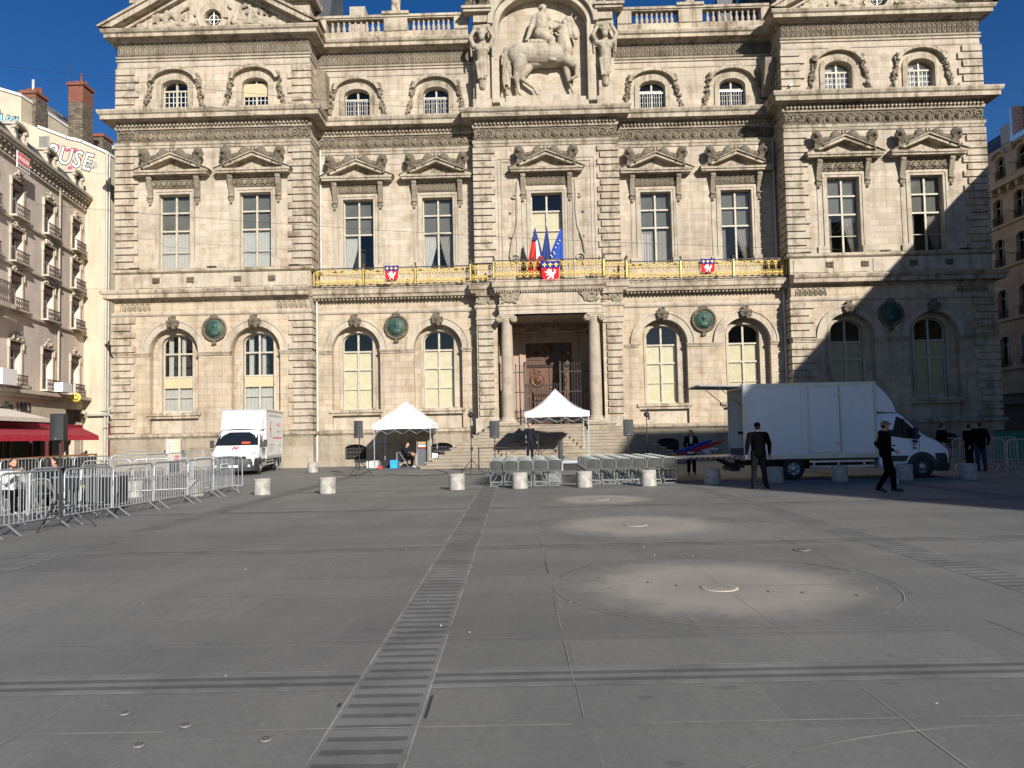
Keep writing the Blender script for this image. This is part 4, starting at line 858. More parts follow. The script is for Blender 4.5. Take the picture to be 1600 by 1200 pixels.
x,z=aty(1106,416,40.5); shield(x,40.5,z,.76,.80,'smaller red and blue lion shield on the gilt railing right of the flags')
# ---- flags
def cloth_tri(top,bl,br,y,folds,amp,n=22,rows=16,k0=0,k1=1,sx=None):
    """draped cloth from a pole tip spreading to a bottom edge; k0..k1 picks the band across"""
    v=[]
    for j in range(rows+1):
        t=j/rows
        for i in range(n+1):
            u=k0+(k1-k0)*i/n; e=t**.85; lx=top[0]+(bl[0]-top[0])*e; rx=top[0]+.03+(br[0]-top[0])*e; zz=top[1]+(bl[1]-top[1]+(br[1]-bl[1])*u)*t
            v.append((lx+(rx-lx)*u,y+amp*t*sin(u*folds*2*PI+t*1.5),zz))
    return v,[(j*(n+1)+i,j*(n+1)+i+1,(j+1)*(n+1)+i+1,(j+1)*(n+1)+i) for j in range(rows) for i in range(n)]
fl_b=mat('flag_navy',(.012,.03,.16),.8,var=.1); fl_r=mat('flag_red',(.55,.025,.02),.8,var=.1); fl_w=mat('flag_white',(.75,.74,.74),.8); fl_e=mat('flag_european_blue',(.01,.06,.35),.8); fl_y=mat('flag_star_yellow',(.85,.6,.03),.7)
def flag(tip,bl,br,bands,label,y=39.95,foot=(860,436)):
    T=aty(*tip,y); A=aty(*bl,y); B=aty(*br,y); Fx,Fz=aty(*foot,y+.15)
    t=empty('flag',(Fx,y+.15,Fz),0,label,'flag','flags on the town hall balcony',world=True)
    b=MB(); b.tube([(Fx,y+.15,Fz),(T[0]+.02,y,T[1]+.08)],.02,6); b.build('pole',m_iron,t)
    for nm,m,k0,k1 in bands: q=MB(); v,f=cloth_tri(T,A,B,y-.03,3,.09,10,14,k0,k1); q.add(v,f,True); q.build(nm,m,t)
    return t,T,A,B
flag((835,358),(826,404),(850,408),(('red_band',fl_r,0,.5),('white_band',fl_w,.5,.8),('blue_band',fl_b,.8,1)),'red, white and blue flag, leftmost of the three on the balcony',foot=(852,436))
b=MB(); Tq=aty(835,358,39.84); b.add([(Tq[0]-.02,39.82,Tq[1]+.02),(Tq[0]-.11,39.8,Tq[1]-.62),(Tq[0]+.2,39.8,Tq[1]-.62),(Tq[0]+.06,39.82,Tq[1]+.02)],[(0,1,2,3)])
o=b.build('blue_band',fl_b); fo=[q for q in bpy.data.objects if q.name=='flag'][0]; o.parent=fo; o.location=-Vector(fo.location)
b=MB(); A=aty(826,400,39.75); B_=aty(850,402,39.75); C_=aty(824,432,39.9); D_=aty(848,430,39.9)
v=[]
for j in range(9):
    for i in range(13):
        u,t_=i/12,j/8; xl=A[0]+(C_[0]-A[0])*t_; xr=B_[0]+(D_[0]-B_[0])*t_; v.append((xl+(xr-xl)*u,39.86+.06*sin(u*14+t_*2),A[1]+(C_[1]-A[1])*t_))
b.add(v,[(j*13+i,j*13+i+1,(j+1)*13+i+1,(j+1)*13+i) for j in range(8) for i in range(12)],True); o=b.build('red_hanging_cloth',mat('flag_dark_red',(.30,.02,.02),.85)); o.parent=fo; o.location=-Vector(fo.location)
flag((854,356),(846,402),(861,406),(('navy_cloth',fl_b,0,1),),'plain navy flag in the middle of the three on the balcony',foot=(860,436))
t,T,A,B=flag((877,357),(857,405),(880,404),(('blue_cloth',fl_e,0,1),),'bright blue flag with yellow stars, rightmost of the three on the balcony',foot=(866,436))
b=MB()
for i,(u,k) in enumerate(((.2,.95),(.22,.8),(.3,.65),(.42,.52),(.6,.42),(.1,.9),(.35,.85))):
    x=T[0]+(A[0]-T[0])*k+(B[0]-A[0])*k*u; z=T[1]+(A[1]-T[1])*k; st=[]
    for q in range(10): a=PI/2+q*PI/5; r=.055 if q%2==0 else .022; st.append((x+r*cos(a),z+r*sin(a)))
    b.prism(st,'y',39.76,39.79)
o=b.build('yellow_star',fl_y,t)
# ================================================================ GROUND
def ground_mat():
    t=NT('granite_paving'); rot=t.map((1,1,1),rot=(0,0,-.015))
    sp=t.n('ShaderNodeSeparateXYZ'); t.l(rot,sp.inputs[0])
    g=t.noise(120,3,.8); big=t.noise(.12,5,.6,t.map((1,1,1))); md=t.noise(1.1,6,.7,t.map((1,.55,1)))
    c=t.mix(t.ramp(big,[(.35,(0,0,0)),(.7,(1,1,1))]),(.124,.126,.120),(.182,.181,.170))
    c=t.mix(t.math('MULTIPLY',t.ramp(md,[(.45,(0,0,0)),(.75,(1,1,1))]),.5),c,(.092,.095,.092))
    # slabs of slightly different tone
    br=t.n('ShaderNodeTexBrick',Scale=1); br.offset=.37; br.inputs['Brick Width'].default_value=2.97; br.inputs['Row Height'].default_value=.89; br.inputs['Mortar Size'].default_value=.004
    br.inputs['Color1'].default_value=(.88,.88,.88,1); br.inputs['Color2'].default_value=(1.10,1.10,1.09,1); br.inputs['Mortar'].default_value=(1.3,1.28,1.22,1)
    t.l(t.map((1,1,1),rot,(-.05,.33,0)),br.inputs['Vector']); c=t.mix(1,c,br.outputs['Color'],'MULTIPLY')
    c=t.mix(.75,c,t.mix(t.ramp(g,[(.3,(0,0,0)),(.7,(1,1,1))]),(.60,.60,.60),(1.40,1.40,1.40)),'MULTIPLY')
    g2=t.noise(55,4,.8); c=t.mix(.5,c,t.mix(t.ramp(g2,[(.35,(0,0,0)),(.65,(1,1,1))]),(.8,.8,.8),(1.2,1.2,1.2)),'MULTIPLY')
    g3=t.noise(16,5,.8); c=t.mix(.6,c,t.mix(t.ramp(g3,[(.38,(0,0,0)),(.62,(1,1,1))]),(.82,.82,.82),(1.16,1.16,1.16)),'MULTIPLY')
    st=t.noise(.7,8,.8,t.map((1,.35,1),loc=(3,9,0))); c=t.mix(t.math('MULTIPLY',t.ramp(st,[(.5,(0,0,0)),(.62,(1,1,1))]),.28),c,(.10,.10,.10))
    # dusty dry rings of the fountains
    for cx,cy,r in ((.54,7.87,1.62),(.46,13.0,1.66),(.36,18.05,1.4),(.7,2.55,1.6),(-5.4,2.7,1.5)):
        if cx<-5: continue
        s=t.n('ShaderNodeVectorMath'); s.operation='SUBTRACT'; t.l(t.tc,s.inputs[0]); s.inputs[1].default_value=(cx,cy,0)
        s2=t.n('ShaderNodeVectorMath'); s2.operation='LENGTH'; t.l(s.outputs[0],s2.inputs[0])
        d=t.math('DIVIDE',s2.outputs['Value'],r); d=t.math('ADD',d,t.math('MULTIPLY',t.math('SUBTRACT',t.noise(2.6,6),.5),.5))
        k=t.ramp(d,[(.12,(.62,.62,.62)),(.55,(1,1,1)),(.95,(0,0,0))]); c=t.mix(t.math('MULTIPLY',k,.72 if cy>4 else 0),c,t.mix(.7,(.34,.31,.265),t.mix(g,(.7,.7,.7),(1.3,1.3,1.3)),'MULTIPLY'))
    sp2=t.noise(5.5,2,.4,t.map((.55,1.2,1))); c=t.mix(t.math('MULTIPLY',t.ramp(sp2,[(.70,(0,0,0)),(.735,(1,1,1))]),.5),c,(.07,.07,.07))
    t.bump(g,.25,.004)
    return t.fin(c,t.math('MULTIPLY_ADD',md,.25,.55))
b=MB(); S=3
b.add([(-400,-300,0),(400,-300,0),(400,600,0),(-400,600,0)],[(0,1,2,3)]); tag(b.build('ground',ground_mat()),kind='structure')
TR=.0150
def rp(x,y): return (x*cos(TR)-y*sin(TR),x*sin(TR)+y*cos(TR))
def strip(mb,x0,x1,y0,y1,z):
    P=[rp(x0,y0),rp(x1,y0),rp(x1,y1),rp(x0,y1)]; mb.add([(p[0],p[1],z) for p in P],[(0,1,2,3)])
def pm(name,c,v=.3): 
    t=NT(name); g=t.noise(200,3,.7); m=t.noise(1.5,6,.7); cc=t.mix(t.ramp(m,[(.35,(0,0,0)),(.7,(1,1,1))]),tuple(x*(1-v) for x in c),tuple(x*(1+v*.7) for x in c)); cc=t.mix(.7,cc,t.mix(g,(.65,.65,.65),(1.3,1.3,1.3)),'MULTIPLY'); return t.fin(cc,.8)
mp_l=pm('pale_granite',(.168,.168,.159)); mp_d=pm('dark_granite',(.094,.095,.093)); mp_j=pm('pale_joint',(.29,.285,.265),.5); mp_k=pm('dark_joint',(.035,.035,.035),.5)
base,dark,jl,jd=MB(),MB(),MB(),MB(); rn=random.Random(2)
SX=(-8.42,-2.52,3.40,9.3); BY=(4.87,10.60,16.25,21.95,-.8,-6.5)
for x in SX:
    y=-8
    strip(base,x,x+.50,-8,34,.0015)
    while y<34:
        strip(dark,x+.035,x+.465,y,y+.062,.003); strip(jl,x+.035,x+.465,y-.007,y-.002,.0034) if y<9 else None; y+=.165
    for e in(x,x+.49): 
        yy=-8
        while yy<34: l=rn.uniform(.8,2.4); strip(jl,e,e+.012,yy,yy+l,.0045); yy+=l+rn.choice((0,0,.15))
for y in BY:
    for x0,x1 in ((-40,SX[0]),(SX[0]+.5,SX[1]),(SX[1]+.5,SX[2]),(SX[2]+.5,SX[3]),(SX[3]+.5,22)):
        strip(base,x0,x1,y,y+.36,.002)
        for d in(.075,.215): 
            xx=x0
            while xx<x1: l=min(rn.uniform(1.2,2.6),x1-xx); strip(dark,xx,xx+l-.01,y+d,y+d+.06,.0035); xx+=l
        for e in(y-.012,y+.36): strip(jl,x0,x1,e,e+.01,.0048)
# joints across and along the slabs
y=-2.9
while y<34:
    y+=.89*rn.choice((1,1,2)); 
    if any(abs(y-b_)<.5 for b_ in BY): continue
    xx=-30
    while xx<20: l=rn.uniform(1.5,6); (strip(jl,xx,xx+l*.85,y,y+.010,.0048) if rn.random()<.75 else None); xx+=l
for x in (-1.10,.66,2.42,-4.25,-6.1,5.2,7.0,-10.2,-12):
    yy=-5
    while yy<30: 
        l=rn.uniform(.3,1.1); q=rn.random()
        if q<.45: strip(jd if (x>-2 and q<.14) else jl,x,x+.0055,yy,yy+l,.0052)
        elif q<.75: strip(jl,x+.012,x+.016,yy,yy+l,.0052)
        yy+=l
for cx,cy,r in ((.54,7.9,1.72),(.46,13.0,1.78),(.36,18.05,1.45),(1.238,0.993,3.129),(-5.1,23.8,1.7)):
    n=90
    for i in range(n):
        if rn.random()<.06: continue
        a,a2=2*PI*i/n,2*PI*(i+1)/n; w_=.010
        (jd if .3<sin(a)<.7 and cy>4 else jl).add([(cx+r*cos(a),cy+r*sin(a),.0056),(cx+(r+w_)*cos(a),cy+(r+w_)*sin(a),.0056),(cx+(r+w_)*cos(a2),cy+(r+w_)*sin(a2),.0056),(cx+r*cos(a2),cy+r*sin(a2),.0056)],[(0,1,2,3)])
for mb,nm,m in((base,'paving_bands',mp_l),(dark,'paving_bars',mp_d),(jl,'paving_joints',mp_j),(jd,'paving_joint_gaps',mp_k)): tag(mb.build(nm,m),kind='structure')
# cracked sunken edge beside the near strip
b=MB(); strip(b,-2.0,-1.985,4.35,4.72,.006); strip(b,-2.55,-2.53,4.55,4.62,.006); tag(b.build('paving_crack',mp_k),kind='structure')
m_grate=mat('stone_grate',(.42,.39,.33),.7,var=.2)
for (x,y,r),lb in zip(((.50,7.72,.19),(.42,12.95,.20),(.33,17.95,.2)),('nearest','middle','farthest')):
    t=empty('fountain_grate',(x,y,0),0,'round slotted grate in the centre of the %s pale paving circle'%lb,'grate','fountain grates in the paving circles')
    MB().lathe([(0,.001),(r,.001),(r,.006),(r-.02,.007),(0,.007)],(0,0,0),28).build('rim',m_grate,t)
    b=MB()
    for i in range(-6,7): q=(r-.03)**2-(i*.026)**2; h=q**.5 if q>0 else 0; b.box(i*.026-.004,i*.026+.004,-h,h,.0075,.0085)
    b.build('slots',mp_k,t)
lamps=[(195,1116),(290,1135),(415,1157),(217,1166),(612,768),(1253,860)]
for i,(px,py) in enumerate(lamps):
    x,y=gr(px,py); k=.85 if py>900 else 2.6
    t=empty('ground_lamp',(x,y,0),0,['small round light in the paving, farthest left of the near row','small round light in the paving, second of the near row','small round light in the paving beside the near slatted strip','small round light in the paving, lowest of the near row','pale round lid in the paving in front of the first tent','small pale lid in the paving behind the big circle'][i],'ground light')
    MB().lathe([(0,.004),(.042*k,.004),(.042*k,.010),(.03*k,.012),(0,.009)],(0,0,0),16).build('lid',mat('worn_steel',(.20,.20,.185),.5,metal=.3),t); MB().lathe([(.018*k,.0125),(.022*k,.0125),(.022*k,.014),(.018*k,.014)],(0,0,0),12,caps=False).build('lens_ring',mp_k,t)
for i,(px,py) in enumerate(((939,903),(1015,910),(1060,915),(1204,924),(1257,926),(1342,930))):
    x,y=gr(px,py); t=empty('water_jet_cover',(x,y,0),0,'small oval jet cover in the near pale circle, %s from the left'%['first','second','third','fourth','fifth','sixth'][i],'jet cover','jet covers across the near circle')
    MB().lathe([(0,.002),(.028,.002),(.028,.005),(.02,.006),(0,.005)],(0,0,0),14).build('cover',mat('jet_metal',(.24,.22,.19),.5),t); MB().lathe([(.029,.002),(.035,.002),(.035,.004),(.029,.004)],(0,0,0),14,caps=False).build('seat_ring',mp_k,t)
# fallen leaves and scraps
b=MB()
for i in range(70):
    x,y=rn.uniform(-12,8),rn.uniform(4,20); a=rn.uniform(0,PI); s=rn.uniform(.004,.010); b.add([(x+s*cos(a),y+s*sin(a),.012),(x-s*.5*sin(a),y+s*.5*cos(a),.022),(x-s*cos(a),y-s*sin(a),.013),(x+s*.5*sin(a),y-s*.5*cos(a),.012)],[(0,1,2,3)])
tag(b.build('litter',mat('pale_scraps',(.5,.48,.42),.8)),kind='stuff',label='tiny pale scraps scattered on the paving',cat='litter')
# ================================================================ LEFT SIDE BUILDINGS
XL=-28.35; YL=44.6
m_pinkw=stone('pink_render',(.62,.535,.475),None,grime=.15,streak=.25,fine=.05,warm=.1); m_trim=stone('pale_trim',(.50,.45,.37),None,grime=.3,streak=.3,warm=.2); m_cream=stone('cream_render',(.54,.485,.38),None,grime=.12,streak=.3,fine=.04,warm=.2)
m_rust=mat('wrought_iron_brown',(.07,.045,.04),.7,var=.2)
TH2=.165
atx0=atx
def atxr(px,py,X):
    d=pixray(px,py); n=Vector((cos(TH2),sin(TH2),0)); p0=Vector((XL,YL,0))+n*(X-XL); t=(p0-Vector((CX,0,CH))).dot(n)/d.dot(n); q=Vector((CX,0,CH))+d*t; e=Vector((-sin(TH2),cos(TH2),0)); return (YL+(q-Vector((XL,YL,0))).dot(e),q.z)
def WL_(off,y): n=Vector((cos(TH2),sin(TH2),0)); e=Vector((-sin(TH2),cos(TH2),0)); q=Vector((XL,YL,0))+n*off+e*(y-YL); return q.x,q.y
atx=atxr
PB=empty('apartment_house',(XL,YL,0),0,'pinkish apartment house with ornate iron balconies above the cafe, left edge','building',world=True)
b=MB(); b.box(XL-12,XL-2.7,28,YL,0,3.95); b.box(XL-12,XL-1.2,28,YL,3.95,15.5); b.box(XL-1.2,XL-.01,YL-.3,YL,3.95,15.5); b.build('core',m_pinkw,PB)
wy=[33.9,36.35,38.75,40.95,43.15][0:]; 
wy=[atx(px,420,XL)[0] for px in (-22,25,75,118)]; wy=[wy[0]-2.3]+wy
z_l=[atx(75,y,XL)[1] for y in (620,564,505,440,370,318,245)]
ff=lambda px,y: atx(px,y,XL)[1]
lv=[(ff(75,609),ff(75,548)),(ff(75,500),ff(75,449)),(ff(75,432),ff(75,387)),(ff(75,367),ff(75,317))]   # window spans of four floors
ztop=ff(75,273)
holes=[]
for y in wy:
    for za,zb in lv: holes.append((y,za,zb))
b=MB(); sub=MB(); sub.holed(rect(28,YL,0,ztop+.1),[arched(y,.56,za,zb-.15,.15,6) for y,za,zb in holes]+[rect(30,wy[-1]+.9,.1,3.6)],0,.34)
b.v=[(XL-v[1],v[0],v[2]) for v in sub.v]; b.f=sub.f; b.s=sub.s; b.build('wall',m_pinkw,PB)
def orn(mb,x,y,z,w_,h_,n,r0,seed,ax=1):
    q=random.Random(seed)
    for i in range(n):
        u=q.uniform(-1,1); r=r0*q.uniform(.6,1.2); mb.ball((x+q.uniform(0,.08),y+u*w_,z+h_*(1-u*u)*q.random()),(r,r*1.2,r),lo=True,jit=.2,rnd=q)
def iron(mb,x,y0,y1,z,h):
    mb.box(x-.02,x+.02,y0,y1,z+h-.03,z+h); mb.box(x-.015,x+.015,y0,y1,z,z+.03); n=max(2,round((y1-y0)/.16)); w_=(y1-y0)/n
    for i in range(n):
        c=y0+w_*(i+.5)
        for s in(-1,1): mb.tube([(x,c,z+.04),(x,c+s*w_*.42,z+h*.2),(x,c+s*w_*.1,z+h*.5),(x,c+s*w_*.42,z+h*.8),(x,c,z+h-.04)],.012,4,caps=False)
        mb.tube([(x,y0+w_*i,z),(x,y0+w_*i,z+h)],.01,4,caps=False); mb.ball((x,c,z+h*.5),.03,lo=True)
    for yy in(y0,y1): mb.box(x-.4,x,yy-.01,yy+.01,z+h-.03,z+h)
for k,(y,za,zb) in enumerate(holes):
    w=empty('window',(XL-.3,y,za),0,world=True); w.parent=PB; w.location=Vector((XL-.3,y,za))-ORG[PB.name]
    b=MB(); b.box(XL-.33,XL-.27,y-.5,y-.43,za,zb-.1); b.box(XL-.33,XL-.27,y+.43,y+.5,za,zb-.1); b.box(XL-.33,XL-.26,y-.03,y+.03,za,zb); b.box(XL-.33,XL-.27,y-.43,y+.43,zb-.75,zb-.69); b.box(XL-.33,XL-.27,y-.43,y+.43,zb-.08,zb); b.build('window_frame',m_wht,w)
    b=MB(); b.box(XL-.31,XL-.30,y-.46,y+.46,za,zb); b.build('pane',m_pane,w)
    b=MB(); b.box(XL-.9,XL-.42,y-.55,y+.55,za,zb+.1); b.build('room_interior',m_curt if k%3 else m_room,w)
    b=MB(); b.box(XL-.26,XL+.02,y-.5,y+.5,zb-.38,zb+.05); b.build('shutter_box',m_rust,w)
for y,za,zb in holes:
    b=MB()
    for s in(-1,1): b.box(XL,XL+.07,*sorted((y+s*.56,y+s*.70)),za-.05,zb+.05); b.box(XL,XL+.12,*sorted((y+s*.66,y+s*.74)),zb-.3,zb+.12)
    b.box(XL,XL+.12,y-.75,y+.75,zb+.06,zb+.14); b.build('window_surround',m_trim,PB)
for k,(y,za,zb) in enumerate(holes): b=MB(); orn(b,XL+.06,y,zb+.16,.55,.42,30,.075,k); b.build('carved_ornament',m_trim,PB)
b=MB()
for i,(za,zb) in enumerate(lv):
    z=za-.16
    if i>0: b.box(XL,XL+.12,28,YL,z-.1,z)
    for y in wy: b.box(XL,XL+.38,y-.72,y+.72,za-.12,za-.02)
z=lv[1][0]; b.box(XL,XL+.85,wy[1]-3.6,wy[1]+.95,z-.3,z-.08)
for y in (wy[1]-.7,wy[1]+.6,wy[1]-2.6): b.prism([(XL,z-.9),(XL+.3,z-.6),(XL+.75,z-.32),(XL,z-.32)],'y',y-.14,y+.14) if False else b.box(XL,XL+.6,y-.13,y+.13,z-.75,z-.3)
b.build('string_courses',m_trim,PB)
for i,(za,zb) in enumerate(lv):
    for j,y in enumerate(wy):
        if i==1 and j<2: continue
        b=MB(); iron(b,XL+.34,y-.66,y+.66,za,.52); b.build('iron_guard',m_rust,PB)
b=MB(); iron(b,XL+.82,wy[1]-3.5,wy[1]+.9,lv[1][0]-.08,1.0); b.build('iron_guard',m_rust,PB)
# main cornice with consoles
b=MB(); b.box(XL,XL+.40,28,YL-.01,ztop,ztop+.14); b.box(XL,XL+.48,28,YL-.01,ztop+.14,ztop+.3); b.box(XL,XL+.12,28,YL-.01,ztop-.62,ztop-.5)
y=28.2
while y<YL-.2: b.box(XL,XL+.32,y,y+.16,ztop-.16,ztop); b.box(XL,XL+.18,y,y+.16,ztop-.45,ztop-.16); y+=.42
b.build('cornice',m_trim,PB)
b=MB(); b.prism([(XL+.3,ztop+.28),(XL-.5,ztop+2.6),(XL-6,ztop+3.2),(XL-6,ztop+.28)],'y' if False else 'y',28,YL-.02) if False else b.add([(XL+.3,28,ztop+.29),(XL+.3,YL-.02,ztop+.29),(XL-.35,YL-.02,ztop+1.2),(XL-.35,28,ztop+1.2),(XL-7,YL-.02,ztop+1.5),(XL-7,28,ztop+1.5)],[(0,1,2,3),(3,2,4,5)]); b.build('mansard_roof',m_slate,PB)
for j,y in enumerate(wy[1:]):
    dz=ztop+.28; t=empty('dormer',(XL+.2,y,dz),0,world=True); t.parent=PB; t.location=Vector((XL+.2,y,dz))-ORG[PB.name]
    b=MB(); 
    for s in(-1,1): b.box(XL-.9,XL+.12,*sorted((y+s*.42,y+s*.60)),dz,dz+.92); b.ball((XL+.12,y+s*.54,dz+.3),(.09,.10,.24)); b.box(XL,XL+.22,*sorted((y+s*.40,y+s*.66)),dz+.78,dz+.92)
    o_=arc(y,dz+.92,.70,0,180,10,.30); i_=arc(y,dz+.92,.55,180,0,10,.16); q=MB().prism(o_+i_,'y',0,1.2); b.add([(XL+.2-v[1],v[0],v[2]) for v in q.v],q.f); b.build('dormer_front',m_trim,t)
    b=MB(); b.box(XL-.1,XL-.06,y-.38,y+.38,dz,dz+1.05); b.build('pane',m_pane,t); b=MB(); b.box(XL-.08,XL-.02,y-.04,y+.04,dz,dz+1.05); b.box(XL-.08,XL-.02,y-.38,y+.38,dz+.7,dz+.75); b.build('window_frame',m_wht,t)
    b=MB(); b.box(XL-.9,XL-.3,y-.38,y+.38,dz,dz+1.05); b.build('room_interior',m_room,t)
b=MB(); b.tube([(XL+.12,wy[3]+1.08,ztop-.3),(XL+.12,wy[3]+1.08,3.9)],.06,8); b.build('drainpipe',m_trim,PB)
# shop front
b=MB(); zs0,zs1=atx(60,653,XL)[1],atx(60,625,XL)[1]; b.box(XL+.01,XL+.35,28,wy[3]+1.9,zs1+.02,zs1+.22); b.box(XL+.01,XL+.5,28,YL-.02,zs1+.22,zs1+.4); b.build('shop_cornice',m_trim,PB)
b=MB(); b.box(XL+.01,XL+.1,28,atx(100,640,XL)[0],zs0-.1,zs1+.02); SF=b.build('shop_fascia',mat('beige_fascia',(.52,.44,.33),.6),PB)
b=MB(); M=Matrix.Translation((XL+.14,atx(14,640,XL)[0]+.12,(zs0+zs1)/2+.0))@Matrix(((0,0,1,0),(1,0,0,0),(0,1,0,0),(0,0,0,1)))
text_mesh(b,'oulin 1883',.70,M@Matrix.Translation((.1,0,0)),.012,.0,0,1.12); b.build('sign_letters',m_black,SF)
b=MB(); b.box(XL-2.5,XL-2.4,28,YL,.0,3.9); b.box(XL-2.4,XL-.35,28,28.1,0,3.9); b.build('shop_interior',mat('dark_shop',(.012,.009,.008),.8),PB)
b=MB()
for y in (31.5,33.9,36.4,38.6,40.4,42.2): b.box(XL-.25,XL-.1,y-.06,y+.06,.1,3.6)
b.box(XL-.22,XL-.12,30,wy[-1]+.9,.1,.7); b.build('shopfront_frame',mat('red_shopfront',(.10,.012,.015),.5),PB)
b=MB(); b.box(XL-.35,XL+.02,wy[-1]+.9,YL-.02,0,3.7); orn(b,XL+.1,wy[-1]+1.2,3.1,.5,.5,30,.12,5); b.build('carved_pier',m_trim,PB)
b=MB(); yy,zz=atx(47,600+165/8.4,XL+.5); b.box(XL+.35,XL+.8,atx(89,612,XL+.5)[0],atx(104,612,XL+.5)[0],zs1+.5,zs1+1.0); ac=b.build('air_conditioner',m_wht,PB); b=MB(); b.box(XL+.35,XL+.8,atx(0,612,XL+.5)[0]-.4,atx(16,612,XL+.5)[0],zs1+.5,zs1+1.25); b.build('air_conditioner',m_wht,PB)
# for-sale board on the first dormer
y0,z0=atx(24,247,XL+.5); y1,z1=atx(47,262,XL+.5)
t=empty('sale_board',(*WL_(.5,(y0+y1)/2),(z0+z1)/2),TH2,'red and white for sale board in front of a roof dormer, left','sign')
b=MB(); b.box(0,.04,-.62,.62,-.42,.42); b.build('board',m_wht,t); b=MB(); b.box(.04,.05,-.58,.58,-.12,.38); b.build('red_panel',mat('sale_red',(.75,.12,.12),.6),t)
b=MB(); RX=Matrix(((0,0,1,0),(1,0,0,0),(0,1,0,0),(0,0,0,1))); text_mesh(b,'VENDRE',.30,Matrix.Translation((.055,0,.10))@RX,.004,.006); b.build('white_lettering',m_wht,t)
b=MB(); text_mesh(b,'06 00 00 00 00'.replace('06 00 00 00 00','.. .. .. .. ..'),.2,Matrix.Translation((.045,0,-.25))@RX,.004,.012) if False else [b.box(.04,.046,-.5+i*.22,-.36+i*.22,-.33,-.22) for i in range(5)]; b.build('dark_marks',m_black,t)
# round yellow cafe sign
y,z=atx(119,621,XL+.7); t=empty('round_sign',(*WL_(.7,y),z),TH2,'small round yellow sign sticking out above the red awning','sign')
MB().lathe([(0,-.04),(.26,-.04),(.26,.04),(0,.04)],(0,0,0),20,'y').build('disc',mat('yellow_sign',(.75,.58,.08),.5),t); MB().lathe([(.10,-.05),(.15,-.05),(.15,-.04),(.10,-.04)],(0,0,0),16,'y',caps=False).build('ring_mark',m_black,t); MB().box(-.7,-.24,-.02,.02,-.02,.02).build('bracket',m_iron,t)
PB.rotation_euler=(0,0,TH2); atx=atx0
# cream gable house behind
CB=empty('gable_house',(XL-2,YL,0),0,'tall cream rendered house wall painted with graffiti letters','building',world=True)
def cz(px,py,y=YL): return aty(px,py,y)
pts=[cz(60,-0+198),cz(104,217),cz(104,218),cz(128,223),cz(160,238),cz(168,240)]
ridge=[aty(-60,118,YL),aty(0,141,YL),aty(29,150,YL),aty(31,152,YL),aty(62,200,YL),aty(104,217,YL),aty(128,223,YL),aty(163,238,YL),aty(168,241,YL)]
xr=aty(168,500,YL)[0]
poly=[(-60,0),(xr,0),(xr,ridge[-1][1])]+[ridge[i] for i in (7,6,5,4)]+[(aty(33,200,YL)[0],aty(60,200,YL)[1]+.35),(aty(33,152,YL)[0],ridge[2][1]),ridge[1],(-60,ridge[1][1]+6)]
poly=[(-60,0),(xr,0),aty(168,241,YL),aty(128,223,YL),aty(104,217,YL),aty(60,200,YL),aty(33,189,YL),aty(33,151,YL),aty(0,141,YL),(-60,aty(0,141,YL)[1]+9)]
b=MB(); b.prism(poly,'y',YL,YL+9); b.build('wall',m_cream,CB)
b=MB()
for p,q in ((poly[2],poly[3]),(poly[3],poly[4]),(poly[4],poly[5]),(poly[7],poly[8]),(poly[8],poly[9])): b.prism([(p[0]+.05,p[1]),(p[0]+.05,p[1]+.16),(q[0],q[1]+.16),(q[0],q[1])],'y',YL-.08,YL+9.1)
b.build('coping',m_wht,CB)
zc=aty(150,650,YL)[1]; b=MB(); b.box(XL+.36,xr+.3,YL-.25,YL,zc,zc+.12); b.build('ledge',m_zinc,CB); b=MB(); b.tube([(xr-.05,YL-.1,ridge[-1][1]),(xr-.05,YL-.1,0)],.07,8); b.tube([(xr+.12,YL-.1,ridge[-1][1]),(xr+.12,YL-.1,0)],.05,8); b.build('drainpipe',m_zinc,CB)
x0,z0=aty(62,231,YL); x1,z1=aty(77,213,YL); b=MB(); b.box(x0,x1,YL-.02,YL+.02,z0,z1); o=b.build('window',m_room,CB); b=MB(); 
for i in range(9): x=x0+(x1-x0)*i/8; b.tube([(x,YL-.06,z0),(x,YL-.06,z1)],.018,5)
b.box(x0-.08,x1+.08,YL-.05,YL,z0-.1,z0-.02); b.build('window_bars',m_zinc,o)
# graffiti letters painted on the wall
def graf(txt,px,py,size,m,m2,sk,nm,rotd,sp_=1):
    x,z=aty(px,py,YL)
    b=MB(); M=Matrix.Translation((x,YL-.004,z))@XZ@Matrix.Rotation(R(rotd),4,'Z')@Matrix.Scale(1.25,4,(0,1,0)); text_mesh(b,txt,size,M,.002,.055,sk,sp_); o1=b.build('graffiti_outline',m2,CB)
    b=MB(); M=Matrix.Translation((x,YL-.010,z))@XZ@Matrix.Rotation(R(rotd),4,'Z')@Matrix.Scale(1.25,4,(0,1,0)); text_mesh(b,txt,size,M,.002,.012,sk,sp_); b.build(nm,m,o1)
gw=mat('graffiti_silver',(.62,.62,.64),.6,var=.25,sc_=1.5); gp=mat('graffiti_pink',(.62,.08,.16),.7)
x,z=aty(106,247,YL); b=MB(); rn=random.Random(4)
for i in range(9): 
    px,py=rn.choice([(88,228),(102,232),(116,236),(126,250),(80,246),(112,262),(96,226),(124,262),(106,236)]); X,Z=aty(px+rn.uniform(-3,3),py+rn.uniform(-2,2),YL); r=rn.uniform(.07,.17); b.lathe([(0,-.002),(r,-.002),(r,0),(0,0)],(X,YL-.0005,Z),10,'y')
b.build('graffiti_splash',gp,CB)
graf('BUSE',109,247,1.22,gw,m_black,.0,'graffiti_letters',-16,1.12)
graf('RLB',143,258,.42,mat('graffiti_grey',(.3,.29,.27),.7),mat('graffiti_grey2',(.45,.4,.32),.7),0,'graffiti_tag',0)
